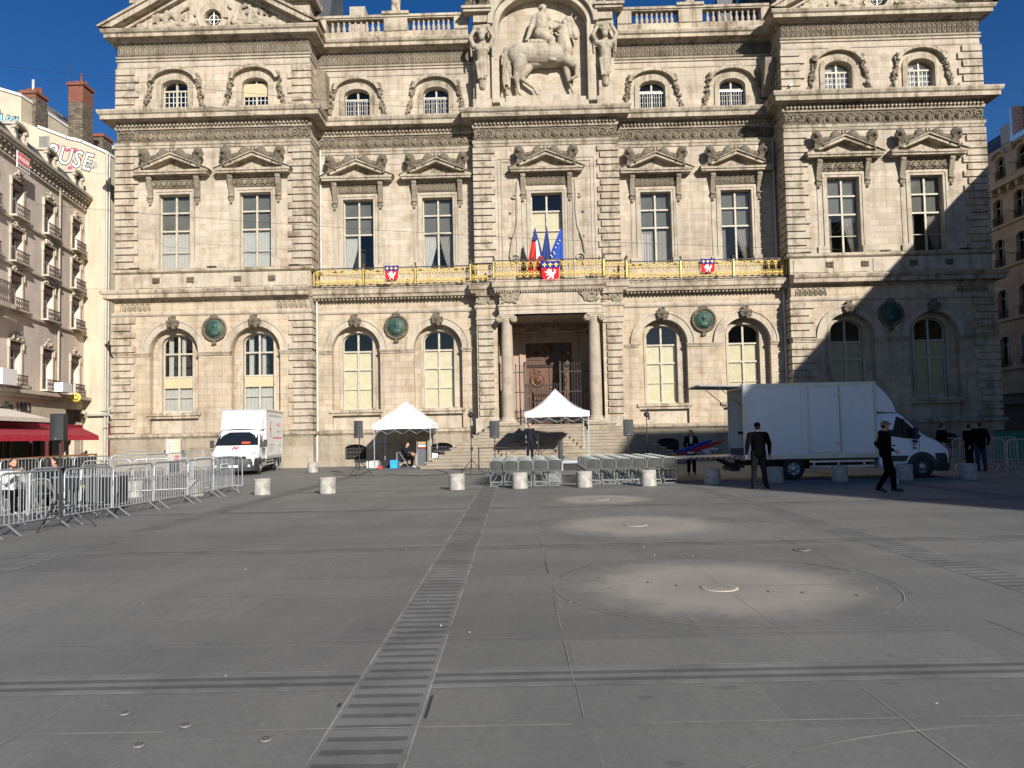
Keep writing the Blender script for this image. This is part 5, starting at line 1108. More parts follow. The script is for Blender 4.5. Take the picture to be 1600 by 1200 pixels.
graf('ISAKL',2,190,.95,mat('graffiti_sky',(.25,.50,.68),.7,var=.2),m_black,.2,'graffiti_letters',-14,.95); graf('ZOUD',4,204,.75,mat('graffiti_yellow',(.75,.66,.30),.7,var=.2),m_black,0,'graffiti_letters',-8,.95)
# chimneys
m_cbrick=brickm('old_chimney_brick',(.09,.07,.045),(.27,.21,.14),(.07,.06,.05),.30,.11,.8,.02); m_rbrick=brickm('red_brick',(.25,.075,.04),(.19,.055,.035),(.16,.10,.07),.26,.085,.4)
def chim(x0,x1,ytop,ymid,ybot,yy,lab,pot):
    t=CB; X0,Zb=aty(x0,ybot,yy); X1,Zt=aty(x0+(x1-x0)*.72,ytop,yy); Zm=aty(x0,ymid,yy)[1]
    c=empty('chimney',(X0,yy,Zb),0,world=True); c.parent=CB; c.location=Vector((X0,yy,Zb))-ORG[CB.name]; ORG[c.name]=Vector((X0,yy,Zb))
    b=MB(); b.box(X0,X1,yy,yy+1.1,Zb-4,Zm); b.build('stack',m_cbrick,c); b=MB(); b.box(X0,X1,yy-.002,yy+1.1,Zm,Zt-.25); b.box(X0-.1,X1+.1,yy-.1,yy+1.2,Zt-.25,Zt-.1); b.box(X0-.02,X1+.02,yy-.02,yy+1.12,Zt-.1,Zt); b.build('brick_cap',m_rbrick,c)
    for i in range(pot):
        x=X0+(X1-X0)*(i+.5)/pot; h=.35 if pot>3 else (.3,.75,.25)[i%3]; MB().lathe([(.09,0),(.07,h),(.09,h+.02),(.06,h+.03)],(x,yy+.6,Zt),10).build('chimney_pot',m_rbrick,c)
    return c
chim(31,66,140,152,240,YL+1.0,'a',7); chim(106,139,127,159,235,YL+1.2,'b',3); chim(146,167,208,209,240,YL+6,'c',0)
c=MB(); X,Z=aty(52,138,YL+1.6); c.tube([(X,YL+1.6,Z-.4),(X,YL+1.6,Z+.55)],.09,8); c.build('metal_flue',m_zinc,CB)
c=MB(); X,Z=aty(107,127,YL+1.6); c.tube([(X,YL+1.6,Z-1),(X,YL+1.6,Z+1.2)],.02,5); c.tube([(X-.4,YL+1.6,Z+1.0),(X+.4,YL+1.6,Z+1.0)],.012,4); c.build('aerial',m_iron,CB)
# house with a sloping roof between the chimneys
RB=empty('roof_house',(aty(85,200,50)[0],50,0),0,'grey gabled attic with dark roof edge between two tall chimneys','building',world=True)
P_=[aty(55,240,50),aty(110,240,50),aty(110,207,50),aty(93,183,50),aty(62,160,50),aty(55,157,50)]
b=MB(); b.prism([(P_[0][0],0),(P_[1][0],0)]+P_[2:],'y',50,56); b.build('wall',m_pinkw,RB); b=MB(); A_,B_=P_[3],P_[5]; b.prism([(A_[0]+.5,A_[1]-.25),(A_[0]+.5,A_[1]-.05),(B_[0],B_[1]+.25),(B_[0],B_[1])],'y',49.6,56); b.prism([P_[3],(P_[3][0]+.1,P_[3][1]-.5),(P_[2][0]+.8,P_[2][1]-.3),(P_[2][0]+.8,P_[2][1]+.1)],'y',49.7,56); b.build('roof',m_slate,RB)
# narrow grey building seen in the gap
NB=empty('narrow_house',(aty(175,500,58)[0],58,0),0,'narrow shaded grey house seen in the gap left of the town hall','building',world=True)
xa,xb=aty(160,400,58)[0],aty(200,400,58)[0]; zt=aty(170,236,58)[1]
b=MB(); hs=[]
for py0,py1 in((312,272),(395,352),(480,430),(565,520)): hs.append(rect(*[aty(p,300,58)[0] for p in(171,181)],aty(175,py0,58)[1],aty(175,py1,58)[1]))
b.holed(rect(xa-6,xb+2,0,zt),hs,58,58.3); b.box(xa-6,xb+2,58.6,66,0,zt); b.build('wall',m_plinth,NB)
b=MB(); b.box(xa-6,xb+2,57.6,66,zt,zt+.3); b.box(xa-6,xb+2,57.7,58,aty(175,330,58)[1],aty(175,324,58)[1]); b.build('cornice',m_zinc,NB)
for h in hs: b=MB(); b.box(h[0][0],h[1][0],58.25,58.3,h[0][1],h[2][1]); o=b.build('window',m_pane,NB); b=MB(); xm=(h[0][0]+h[1][0])/2; b.box(xm-.05,xm+.05,58.2,58.26,h[0][1],h[2][1]); b.box(h[0][0],h[1][0],58.2,58.26,h[0][1]+1,h[0][1]+1.08); b.build('window_frame',m_wht,o)
# round wall sign in the gap
x,z=aty(178,643,42.6); t=empty('round_wall_sign',(x,42.6,z),0,'round black and white sign in the narrow gap beside the town hall','sign'); MB().lathe([(0,-.04),(.36,-.04),(.36,.04),(0,.04)],(0,0,0),24,'y').build('disc',m_black,t); MB().lathe([(.24,-.05),(.28,-.05),(.28,-.04),(.24,-.04)],(0,0,0),24,'y',caps=False).build('ring',m_wht,t); MB().lathe([(.30,-.05),(.34,-.05),(.34,-.04),(.30,-.04)],(0,0,0),24,'y',caps=False).build('ring',m_wht,t); MB().box(-.8,-.34,-.02,.02,-.02,.02).build('bracket',m_iron,t)
x,z=aty(178,676,43.4); t=empty('red_banner',(x,43.4,z-1.4),0,'dark red banner hanging in the gap left of the town hall','banner'); MB().box(-.35,.35,0,.03,0,1.9).build('cloth',mat('banner_red',(.09,.008,.01),.8),t); MB().box(-.4,.4,-.02,.05,1.9,1.94).build('rod',m_iron,t)
# ================================================================ RIGHT SIDE BUILDING
XR=32.5
m_rb=stone('grey_beige_facade',(.50,.43,.37),(1.4,.5),grime=.3,streak=.4,warm=.2)
RT=empty('corner_house',(XR,52,0),0,'shaded beige apartment house with arched windows beyond the right pavilion','building',world=True)
gx=lambda px,py: atx(px,py,XR)
Wy=[gx(p,400)[0] for p in(1632,1597,1563)]; Wy=[Wy[0]-(Wy[1]-Wy[0])*-0-3.0]+Wy+[Wy[-1]+(Wy[2]-Wy[1])*1.25]
Zf=lambda py: gx(1577,py)[1]
fl=[(Zf(268),Zf(232)),(Zf(345),Zf(303)),(Zf(412),Zf(368)),(Zf(495),Zf(450)),(Zf(572),Zf(525))]
zco=Zf(290); b=MB(); sub=MB(); sub.holed(rect(40,72,0,zco),[arched(y,.52,za,zb-.3,.3,6) for y in Wy for za,zb in fl[1:]]+[rect(42.5,60,.1,3.4)],0,.3)
b.v=[(XR+v[1],v[0],v[2]) for v in sub.v]; b.f=sub.f; b.s=sub.s; b.box(XR+.9,XR+14,40,72,0,zco+3.2); b.box(XR+.3,XR+14,71,72,0,zco); b.build('wall',m_rb,RT)
sub=MB(); sub.holed(rect(40,72,zco+.3,zco+3.2),[arched(y,.5,fl[0][0],fl[0][1]-.3,.3,6) for y in Wy],0,.3); b=MB(); b.v=[(XR+.35+v[1],v[0],v[2]) for v in sub.v]; b.f=sub.f; b.s=sub.s; b.build('attic_wall',m_rb,RT)
b=MB(); b.box(XR-.55,XR+.4,40,72,zco,zco+.3); 
y=40
while y<72: b.box(XR-.4,XR,y,y+.25,zco-.35,zco); y+=.9
for za,zb in fl[1:]: b.box(XR-.12,XR,40,72,za-.25,za-.1)
b.box(XR-.5,XR,40,72,3.7,4.0)
for y in Wy: q=MB().prism(arc(y,0,.8,0,180,10,.4)+arc(y,0,.65,180,0,10,.28),'y',0,.3); b.add([(XR+.1+v[1],v[0],fl[0][1]+v[2]) for v in q.v],q.f)
b.build('cornice',m_trim,RT)
for y in Wy:
    for k,(za,zb) in enumerate(fl):
        x=XR+(.6 if k==0 else .25); t=empty('window',(x,y,za),0,world=True); t.parent=RT; t.location=Vector((x,y,za))-ORG[RT.name]; 
        b=MB(); b.box(x,x+.01,y-.5,y+.5,za,zb); b.build('pane',m_pane,t); b=MB(); b.box(x-.03,x+.03,y-.03,y+.03,za,zb); b.box(x-.03,x+.03,y-.5,y+.5,zb-.6,zb-.55); b.build('window_frame',m_zinc,t); b=MB(); b.box(x+.1,x+.2,y-.5,y+.5,za,zb); b.build('room_interior',m_room,t)
        b=MB(); iron(b,x-.35,y-.55,y+.55,za,.55); b.build('iron_guard',m_iron,t)
b=MB(); b.box(XR+.2,XR+.6,42.5,60,.1,3.4); b.build('shop_interior',mat('dark_red_shop',(.06,.012,.01),.7),RT)
b=MB(); b.box(XR-.1,XR,44,58,3.0,3.6); b.build('shop_fascia',mat('dark_fascia',(.07,.03,.02),.6),RT)
y,z=gx(1590,190); b=MB(); b.add([(XR+.4,40,zco+3.1),(XR+.4,72,zco+3.1),(XR+3.5,72,zco+6),(XR+3.5,40,zco+6)],[(0,1,2,3)]); b.build('roof',m_slate,RT)
y0=gx(1572,140)[0]; y1=gx(1612,140)[0]; zt=gx(1580,133)[1]; b=MB(); b.box(XR+1.2,XR+4,y1,y0,zco+2.5,zt); b.build('chimney',brickm('pale_red_brick',(.46,.22,.15),(.36,.17,.12),(.3,.2,.15),.3,.1,.3),RT)
b=MB(); ya=gx(1543,200)[0]; yb=gx(1570,200)[0]; b.box(XR+.9,XR+3,yb,ya,zco+2.6,gx(1560,190)[1]); b.build('roof_cabin',m_zinc,RT)
b=MB(); b.box(XR+.35,XR+3.4,yb-.25,yb,zco+2.9,gx(1563,172)[1]); b.box(XR+.3,XR+.9,40,yb,zco+3.1,zco+3.45); b.build('metal_flashing',mat('bright_zinc',(.8,.8,.8),.25,metal=.8),RT)
# lamp on a wall bracket
x,z=aty(1553,543,43.5); t=empty('wall_lamp',(x,43.5,z),0,'black street lantern on a wall bracket beyond the right corner of the town hall','street lamp'); b=MB(); b.tube([(-.9,0,.75),(-.5,0,.85),(-.1,0,.75),(0,0,.5)],.035,6); b.build('bracket',m_iron,t); MB().lathe([(.05,.5),(.18,.35),(.2,.1),(.12,-.3),(.02,-.36)],(0,0,0),10).build('lantern',m_iron,t)
# ================================================================ PALACE that shades the right of the square (outside the frame)
PX=27.9; PZ=19.6
PL=empty('palace',(PX,10,0),0,'long pale palace wing along the right side of the square','palace',world=True)
b=MB(); sub=MB(); hs=[]
for i in range(17):
    y=-29+i*3.9
    for za,zb in((1.2,3.8),(6.2,9.4),(11.2,14.2),(16,17.8)): hs.append(rect(y-.7,y+.7,za,zb))
sub.holed(rect(-32,38.2,0,PZ-.8),hs,0,.4); b.v=[(PX+.6+v[1],v[0],v[2]) for v in sub.v]; b.f=sub.f; b.s=sub.s; b.box(PX+1.0,PX+14,-32,38.2,0,PZ-.85); b.box(PX+.6,PX+1.0,-32,-31.6,0,PZ-.8); b.box(PX+.6,PX+1.0,37.8,38.2,0,PZ-.8); b.build('wall',m_wall,PL)
b=MB(); b.box(PX,PX+14.5,-32.4,38.4,PZ-.8,PZ-.1); b.box(PX+.45,PX+.62,-26,38.3,4.8,5.1); b.box(PX+.45,PX+.62,-26,38.3,10.2,10.5); b.build('cornice',m_corn,PL)
b=MB(); b.box(PX+.02,PX+14,-32.3,38.3,PZ-.1,PZ); b.build('roof',m_slate,PL)
b=MB(); b.box(PX+1.9,PX+10,-30,-10,PZ,PZ+7.3); b.build('roof_pavilion',m_wall,PL); b=MB(); b.box(PX+1.7,PX+10.4,-30.2,-9.8,PZ+7.3,PZ+7.5); b.build('pavilion_cornice',m_corn,PL)
# ================================================================ THINGS IN THE SQUARE
m_tyre=mat('tyre_rubber',(.018,.018,.018),.8); m_rim=mat('steel_rim',(.35,.36,.38),.45,metal=.6); m_vg=mat('dark_vehicle_glass',(.012,.015,.018),.06,var=.05,coat=.5); m_chas=mat('chassis_black',(.02,.02,.02),.7); m_trimb=mat('black_bumper',(.03,.031,.033),.55)
def _bp():
    t=NT('box_panel_white'); st=t.noise(1,5,.75,t.map((3,3,.35))); d=t.noise(1.3,6,.8); c=t.mix(t.math('MULTIPLY',t.ramp(st,[(.48,(0,0,0)),(.72,(1,1,1))]),.35),(.72,.725,.72),(.50,.49,.46)); c=t.mix(t.math('MULTIPLY',t.ramp(d,[(.55,(0,0,0)),(.75,(1,1,1))]),.25),c,(.45,.43,.39)); return t.fin(c,.42)
m_boxp=_bp(); m_alf=mat('aluminium_profile',(.42,.43,.44),.4,metal=.5); m_lamp=mat('headlamp_clear',(.55,.58,.6),.15,metal=.3); m_rl=mat('rear_lamp_red',(.5,.03,.02),.3)
# ---- bollards
m_boll=NT('bollard_granite')
def _b():
    t=m_boll; g=t.noise(60,4,.8); m=t.noise(6,4,.6); c=t.mix(t.ramp(m,[(.35,(0,0,0)),(.7,(1,1,1))]),(.27,.255,.225),(.46,.44,.40)); c=t.mix(.9,c,t.mix(g,(.45,.45,.45),(1.5,1.5,1.5)),'MULTIPLY'); s3=t.noise(2.5,6,.8,t.map((3,3,.8))); c=t.mix(t.math('MULTIPLY',t.ramp(s3,[(.5,(0,0,0)),(.62,(1,1,1))]),.5),c,(.17,.155,.13)); t.bump(g,.4,.006); return t.fin(c,.85)
mbl=_b()
def bollard(label,x,y):
    t=empty('bollard',(x,y,0),0,label,'bollard','squat granite bollards lined across the square')
    MB().lathe([(.235,0),(.235,.42),(.232,.455),(.215,.475),(.0,.478)],(0,0,0),32).build('bollard_body',mbl,t); MB().lathe([(.24,.0),(.25,.0),(.25,.006),(.24,.006)],(0,0,0),32,caps=False).build('base_joint',mp_k,t)
BL=[((205,778),'granite bollard behind the crowd barriers, left of the other one there'),((301,776),'granite bollard behind the crowd barriers, nearest their right end'),((406,774),'granite bollard just right of the end of the barriers'),((509,772),'granite bollard in front of the lone loudspeaker tripod'),((713,766),'granite bollard just left of the folding chairs'),((812,764),'granite bollard in front of the left block of chairs'),((914,762),'granite bollard in the gap at the left edge of the right chair block'),((1015,760),'granite bollard in front of the right block of chairs'),((1116,758),'granite bollard half in shadow under the tail lift'),((1215,755),'granite bollard behind the standing man in the black jacket'),((1317,753),'shaded granite bollard in front of the middle of the box truck'),((1419,751),'shaded granite bollard in front of the truck cab door'),((1520,750),'shaded granite bollard in front of the man in jeans, rightmost'),((487,738.6),'far granite bollard standing alone between the white van and the first tent')]
for (px,py),lb in BL: x,y=gr(px,py); bollard(lb,x,y+.2)
# ---- crowd barriers
def barrier(p,q,label,group,h=1.1):
    P,Q=Vector((p[0],p[1],0)),Vector((q[0],q[1],0)); d=Q-P; L=d.length-.06; a=math.atan2(d.y,d.x); c=(P+Q)/2
    t=empty('crowd_barrier',c,a,label,'barrier',group); l=L/2; r=.12; zb=.2
    pts=[(-l,0,zb),(-l,0,h-r),(-l+r*.3,0,h-r*.3),(-l+r,0,h),(l-r,0,h),(l-r*.3,0,h-r*.3),(l,0,h-r),(l,0,zb)]
    b=MB(); b.tube(pts,.021,8); b.tube([(-l,0,zb),(l,0,zb)],.018,8); b.build('frame',m_alu,t)
    b=MB(); n=max(4,round(L/.115))
    for i in range(1,n): x=-l+2*l*i/n; b.tube([(x,0,zb),(x,0,h-.01)],.0085,5,caps=False)
    b.build('bars',m_alu,t)
    for s in(-1,1):
        for u in(-1,1): b=MB(); b.obox((s*(l-.18),u*.14,.105),(.04,.012,.36),Matrix.Rotation(u*R(52),3,'X')); b.build('foot',m_alu,t)
    b=MB(); b.tube([(l+.01,0,h*.72),(l+.04,0,h*.72),(l+.04,0,h*.6)],.012,5); b.build('hook',m_alu,t)
    return t
BX=[(-10.75,11.1),(-10.62,12.75),(-10.55,14.45),(-10.42,15.95),(-10.36,17.6),(-10.30,19.25),(-10.34,20.95),(-10.50,22.75)]
ordn=['first','second','third','fourth','fifth','sixth','seventh','eighth','ninth']
for i in range(7): t=barrier(BX[i],BX[i+1],'steel crowd barrier, %s from the left in the front row of the terrace fence'%ordn[i] if i<6 else 'last steel crowd barrier of the front row, with a small white plate',"crowd barriers in the front row")
b=MB(); b.box(-.35,.35,-.035,-.025,.78,.92); b.build('name_plate',m_wht,t); b=MB(); [b.box(-.28+i*.1,-.22+i*.1,-.038,-.035,.81,.89) for i in range(6)]; b.build('plate_marks',m_iron,t)
rowB=[(gr(-20,0,0) and aty(px,700,Y)[0],Y) for px,Y in((-40,14.2),(45,15.1),(126,16.3),(170,17.6))]
for i in range(3): barrier(rowB[i],rowB[i+1],'steel crowd barrier, %s from the left in the row just behind the front row'%ordn[i],'crowd barriers in the second row')
rowC=[(aty(px,700,Y)[0],Y) for px,Y in((380,22.9),(300,22.0),(207,21.2),(128,20.9))]
for i in range(3): barrier(rowC[i],rowC[i+1],'steel crowd barrier, %s from the right in the row turning back behind the bollards'%ordn[i],'crowd barriers of the row turning back')
rowD=[(aty(px,700,Y)[0],Y) for px,Y in((0,24.3),(62,25.6),(115,26.6),(172,27.8),(228,28.6),(262,30.4),(292,32.0))]
for i in range(6): barrier(rowD[i],rowD[i+1],'steel crowd barrier, %s from the left in the row in front of the cafe terrace'%ordn[i],'crowd barriers by the cafe terrace')
rowE=[(-22.3+i*2.05,38.3) for i in range(5)]
for i in range(4): barrier(rowE[i],rowE[i+1],'far steel crowd barrier, %s from the left at the foot of the left pavilion'%ordn[i],'crowd barriers at the foot of the left pavilion')
for k,(px0,px1,Y0,Y1) in enumerate(((1488,1571,28.0,26.4),(1572,1640,24.9,24.7),(1478,1520,29.8,30.4),(1520,1590,30.4,29.8))):
    barrier((aty(px0,700,Y0)[0],Y0),(aty(px1,700,Y1)[0],Y1),['shaded steel crowd barrier behind the two men on the right','shaded steel crowd barrier cut by the right edge of the picture','shaded steel crowd barrier near the truck bonnet, far row','shaded steel crowd barrier in front of the green hoarding, far row'][k],'crowd barriers on the shaded right side')
x0,_=aty(1556,700,33); x1,_=aty(1640,700,33); t=empty('green_hoarding',(x0,33,0),0,'green site hoarding behind the barriers at the right edge','hoarding'); MB().box(0,x1-x0,0,.05,.1,1.32).build('panel',mat('green_sheet',(.02,.16,.09),.6),t); b=MB(); [b.box(i*.9,i*.9+.05,.05,.1,0,1.35) for i in range(4)]; b.box(0,x1-x0,-.02,.07,1.32,1.36); b.build('posts',m_iron,t)
# ---- folding chairs
m_ch=mat('chair_tube_grey',(.33,.345,.33),.4,metal=.35,var=.15); m_cp=mat('chair_panel_grey',(.098,.102,.099),.45,var=.15)
def chair_proto():
    t=empty('folding_chair',(0,0,0),0,'x','folding chair')
    b=MB(); b.tube([(-.2,.24,0),(-.205,.02,.42),(-.21,-.17,.70),(-.18,-.20,.78),(-.12,-.205,.80),(.12,-.205,.80),(.18,-.20,.78),(.21,-.17,.70),(.205,.02,.42),(.2,.24,0)],.0125,6)
    b.tube([(-.18,-.26,0),(-.18,-.02,.28),(-.18,.13,.445)],.0115,6);b.tube([(.18,-.26,0),(.18,-.02,.28),(.18,.13,.445)],.0115,6)
    for z,y in((.12,-.195),(.02,-.25)): b.tube([(-.18,y,z),(.18,y,z)],.009,5)
    b.tube([(-.2,.18,.12),(.2,.18,.12)],.009,5); b.build('frame',m_ch,t)
    b=MB(); v=[]
    for j,(z,y) in enumerate(((.50,-.045),(.62,-.115),(.76,-.19))):
        for i in range(9): u=i/8*2-1; v.append((u*.195,y-.035*(1-u*u)+.02,z))
    b.add(v,[(j*9+i,j*9+i+1,(j+1)*9+i+1,(j+1)*9+i) for j in range(2) for i in range(8)],True); b.build('backrest',m_cp,t)
    b=MB(); b.obox((0,.05,.455),(.37,.38,.02)); b.build('seat',m_cp,t); return t
ch=chair_proto(); first=True; rn=random.Random(6)
rows=['front','second','third','fourth','fifth','rear']
for blk,(x0,n,nm) in enumerate(((-2.40,5,'left'),(.62,6,'right'))):
    for r in range(6):
        for c in range(n):
            o=ch if first else copy_tree(ch); first=False
            o.location=(x0+c*(.455 if blk==0 else .475)+rn.uniform(-.012,.012),23.2+(.15 if blk else 0)+r*.80+rn.uniform(-.03,.03),0); o.rotation_euler=(0,0,.01+rn.uniform(-.03,.03))
            tag(o,'grey green folding chair, %s row of the %s block, %s column from the left'%(rows[r],nm,ordn[c]),'folding chair','folding chairs in rows facing the steps')
# ---- tents
m_tent=mat('tent_fabric_white',(.80,.81,.83),.75,var=.03)
def tent(x,y,rz,S,ze,zp,k,label):
    t=empty('canopy_tent',(x,y,0),rz,label,'tent','white pop-up tents before the town hall'); h=S/2; N=14
    v=[];
    for j in range(N+1):
        for i in range(N+1):
            u,w_=i/N*2-1,j/N*2-1; m=max(abs(u),abs(w_)); z=ze+(zp-ze)*(1-m)**k-.05*(1-m)*(sin(u*6+1)*sin(w_*5))-.035*sin(PI*m)*(1-abs(abs(u)-abs(w_))); v.append((u*h,w_*h,z))
    b=MB(); b.add(v,[(j*(N+1)+i,j*(N+1)+i+1,(j+1)*(N+1)+i+1,(j+1)*(N+1)+i) for j in range(N) for i in range(N)],True); b.build('canopy',m_tent,t)
    b=MB()
    for sx in(-1,1):
        for sy in(-1,1): b.tube([(sx*h*q_,sy*h*q_,ze+(zp-ze)*(1-q_)**k+.004) for q_ in [i/10 for i in range(11)]],.009,4)
    b.build('seam',mat('tent_seam',(.60,.60,.60),.8),t)
    b=MB(); n=24
    for (ax,ay,bx_,by_) in((-h,-h,h,-h),(h,-h,h,h),(h,h,-h,h),(-h,h,-h,-h)):
        v=[]
        for i in range(n+1):
            u=i/n; px,py=ax+(bx_-ax)*u,ay+(by_-ay)*u; o_=.012*sin(u*26); v+=[(px*(1+.004),py*(1+.004),ze+.005),(px*(1+.006)+o_*(ay==by_)*0,py*(1+.006)+o_,ze-.24-.012*sin(u*PI*3))]
        b.add(v,[(2*i,2*i+1,2*i+3,2*i+2) for i in range(n)],True)
    b.build('valance',m_tent,t)
    for sx in(-1,1):
        for sy in(-1,1): b=MB(); b.obox((sx*(h-.05),sy*(h-.05),ze/2),(.045,.045,ze)); b.obox((sx*(h-.05),sy*(h-.05),.01),(.13,.13,.02)); b.obox((sx*(h-.05),sy*(h-.05),ze*.55),(.06,.06,.09)); b.build('leg',m_alu,t)
    b=MB()
    for s in(-1,1):
        for q in range(4):
            xa,xb=-h+S*q/4,-h+S*(q+1)/4
            for f in(0,1): za,zb=(ze-.1,ze-.5) if (q+f)%2 else (ze-.5,ze-.1); b.tube([(xa,s*(h-.05),za),(xb,s*(h-.05),zb)],.012,4); b.tube([(s*(h-.05),xa,za),(s*(h-.05),xb,zb)],.012,4)
    b.tube([(0,0,ze-.1),(0,0,zp-.03)],.02,6); b.build('truss',m_alu,t); return t
tent(-7.73+.02,38.9,.0,2.95,2.23,3.45,1.0,'white tent on the left sheltering the sound desk'); tent(.02,36.0,0,3.0,2.62,3.76,1.5,'white peaked tent over the stage in front of the steps')
# ---- loudspeakers and stands
def tripod(mb_t,h,mat_=m_iron,spread=.5):
    b=MB(); b.tube([(0,0,.25),(0,0,h)],.02,8); b.build('pole',mat_,mb_t); b=MB(); b.lathe([(.035,.55),(.035,.66)],(0,0,0),8); b.lathe([(.03,.24),(.03,.32)],(0,0,0),8); b.build('collar',mat_,mb_t)
    for i in range(3):
        a=2*PI*i/3+.5; b=MB(); b.tube([(0,0,.62),(spread*cos(a),spread*sin(a),.01)],.014,6); b.tube([(0,0,.27),(spread*.52*cos(a),spread*.52*sin(a),.30)],.009,5); b.build('leg',mat_,mb_t)
def speaker(x,y,z,w_,d,h,label,rz=0,stand=True,sh=None,spread=.5,slab=None):
    t=empty('loudspeaker',(x,y,z),rz,label,'loudspeaker','black loudspeakers around the stage')
    b=MB(); b.prism([(-w_/2,-d/2),(w_/2,-d/2),(w_*.32,d/2),(-w_*.32,d/2)],'z',0,h); b.build('cabinet',m_black,t)
    b=MB(); n=10; v=[]
    for j in(0,1):
        for i in range(n+1): u=i/n*2-1; v.append((u*w_*.47,-d/2-.006-.03*(1-u*u),h*(.03+.94*j)))
    b.add(v,[(i,i+1,n+2+i,n+1+i) for i in range(n)],True); b.build('grille',mat('speaker_grille',(.03,.032,.036),.5,bump=.8,bs=300),t)
    MB().box(-.02,.02,-d/2-.046,-d/2-.036,h*.06,h*.10).build('badge',m_alu,t)
    if stand:
        s=empty('speaker_stand',(x,y,0 if sh is None else sh),rz,slab,'speaker stand','tripod stands under the loudspeakers'); tripod(s,z+.05-(sh or 0),spread=spread)
x,y=gr(90,826); zt=aty(90,647,y)[1]; zb=aty(90,689,y)[1]; speaker(x+.03,y,zb,.27,.20,zt-zb,'black column loudspeaker raised over the crowd barriers, nearest and leftmost',slab='tall black tripod stand behind the crowd barriers, lower left',spread=.62)
x,y=gr(562,743); speaker(x,y,1.58,.37,.33,.72,'black loudspeaker on a tripod left of the first tent',slab='black tripod stand left of the first tent',spread=.55)
X_,Z_=aty(773,684,31); speaker(X_,31,Z_,.42,.36,.70,'black loudspeaker on a pole left of the stage tent',slab='black stand left of the stage tent behind the chairs',spread=.4)
X_,Z_=aty(981,681,31); speaker(X_,31,Z_,.42,.36,.68,'black loudspeaker on a pole right of the stage tent, in the shade',slab='black stand right of the stage tent behind the chairs',spread=.4)
X_,Z_=aty(876,723,31.2); speaker(X_,31.2,.43,.20,.22,.86,'slim black column loudspeaker standing on the stage',stand=False)
def lightstand(x,y,h,label):
    t=empty('light_stand',(x,y,0),0,label,'light stand','lamp stands beside the stage'); tripod(t,h-.25,spread=.6)
    b=MB(); b.lathe([(.06,-.12),(.11,-.10),(.12,.06),(.09,.12),(.03,.14)],(0,-.02,h-.15),10,'y'); b.obox((0,0,h-.02),(.22,.05,.03)); b.obox((.09,0,h-.3),(.08,.1,.18)); b.tube([(-.08,0,h+.02),(.1,.04,h+.10)],.02,5); b.build('spotlight',m_black,t); MB().obox((.02,-.02,1.05),(.1,.06,.16)).build('dimmer',m_black,t)
x,y=gr(737,742); lightstand(x,y,2.58,'tall black lamp stand left of the chairs, in the sun'); X_,Z_=aty(1010,642,32); lightstand(X_,32,Z_,'tall black lamp stand right of the chairs, against the lit wall')
# ---- stage
t=empty('stage',(0,32.2,0),0,'low temporary stage in front of the steps behind the chairs','stage'); b=MB()
for i in range(4): b.box(-1.9+i*1.0,-.92+i*1.0,0,2.2,.36,.43)
b.build('deck',mat('stage_deck',(.35,.37,.37),.5),t); b=MB(); b.box(-1.95,2.1,-.02,.0,.30,.40); b.build('edge_profile',m_alu,t); b=MB(); b.box(-1.9,2.05,.06,.08,0,.36); b.build('skirt',m_black,t)
for xx in(-1.85,0.1,2.0): MB().box(xx-.03,xx+.03,.02,.06,0,.36).build('leg',m_alu,t)
X_,Z_=aty(841,700,32.9); t=empty('microphone_stand',(X_,32.9,.43),0,'thin microphone stand beside the man on the stage','microphone stand'); tripod(t,1.2,spread=.3); b=MB(); b.tube([(0,0,1.2),(-.05,-.1,1.35)],.02,6); b.build('microphone',m_black,t)
X_,Z_=aty(752,700,33.5); t=empty('side_table',(X_+.6,33.5,0),0,'thin legged black table on the steps behind the left loudspeaker','table'); MB().box(-.75,.55,-.25,.25,1.0,1.03).build('tabletop',m_iron,t)
for sx in(-.72,.52): 
    for sy in(-.22,.22): b=MB(); b.tube([(sx,sy,0),(sx,sy,1.0)],.015,5); b.build('leg',m_iron,t)
# ---- sound desk under the left tent
def at(px,py,Y): X,Z=aty(px,py,Y); return X,Z
X_,Z_=at(661,727,38.3); t=empty('equipment_rack',(X_,38.3,0),0,'tall equipment rack with red and white panels under the left tent','rack'); b=MB(); b.box(-.25,.25,-.25,.25,.05,.95); b.build('case',mat('grey_case',(.10,.105,.11),.5),t)
b=MB(); b.box(-.24,.24,-.22,.22,.96,1.32); b.build('top_case',m_black,t)
for i in range(4): b=MB(); b.box(-.21,.21,-.235,-.225,.98+i*.085,1.05+i*.085); b.build('rack_panel',(mat('rack_red',(.35,.05,.05),.5),m_wht,m_alu,mat('rack_amber',(.6,.35,.08),.5))[i],t)
for s in(-1,1): MB().box(*sorted((s*.25,s*.28)),-.26,-.2,0.0,1.34).build('corner_profile',m_alu,t)
X_,Z_=at(636,702,38.4); t=empty('desk',(X_,38.6,0),0,'brown topped desk behind the seated man under the left tent','table'); MB().box(-.55,.35,-.3,.3,.76,.80).build('tabletop',mat('desk_brown',(.14,.08,.06),.6),t)
for sx in(-.52,.32): 
    for sy in(-.27,.27): MB().box(sx-.02,sx+.02,sy-.02,sy+.02,0,.76).build('leg',m_alu,t)
def bx(name,px,py,Y,w_,d,h,m,label,cat,lid=None):
    X,_=aty(px,py,Y); t=empty(name,(X,Y,0),0,label,cat); b=MB(); b.prism([(-w_/2,0),(-w_*.46,0),(w_*.46,0),(w_/2,h),(-w_/2,h)],'y',-d/2,d/2); b.build('body',m,t); MB().box(-w_*.53,w_*.53,-d*.53,d*.53,h-.04,h+.01).build('lid' if lid is None else lid,m,t); return t
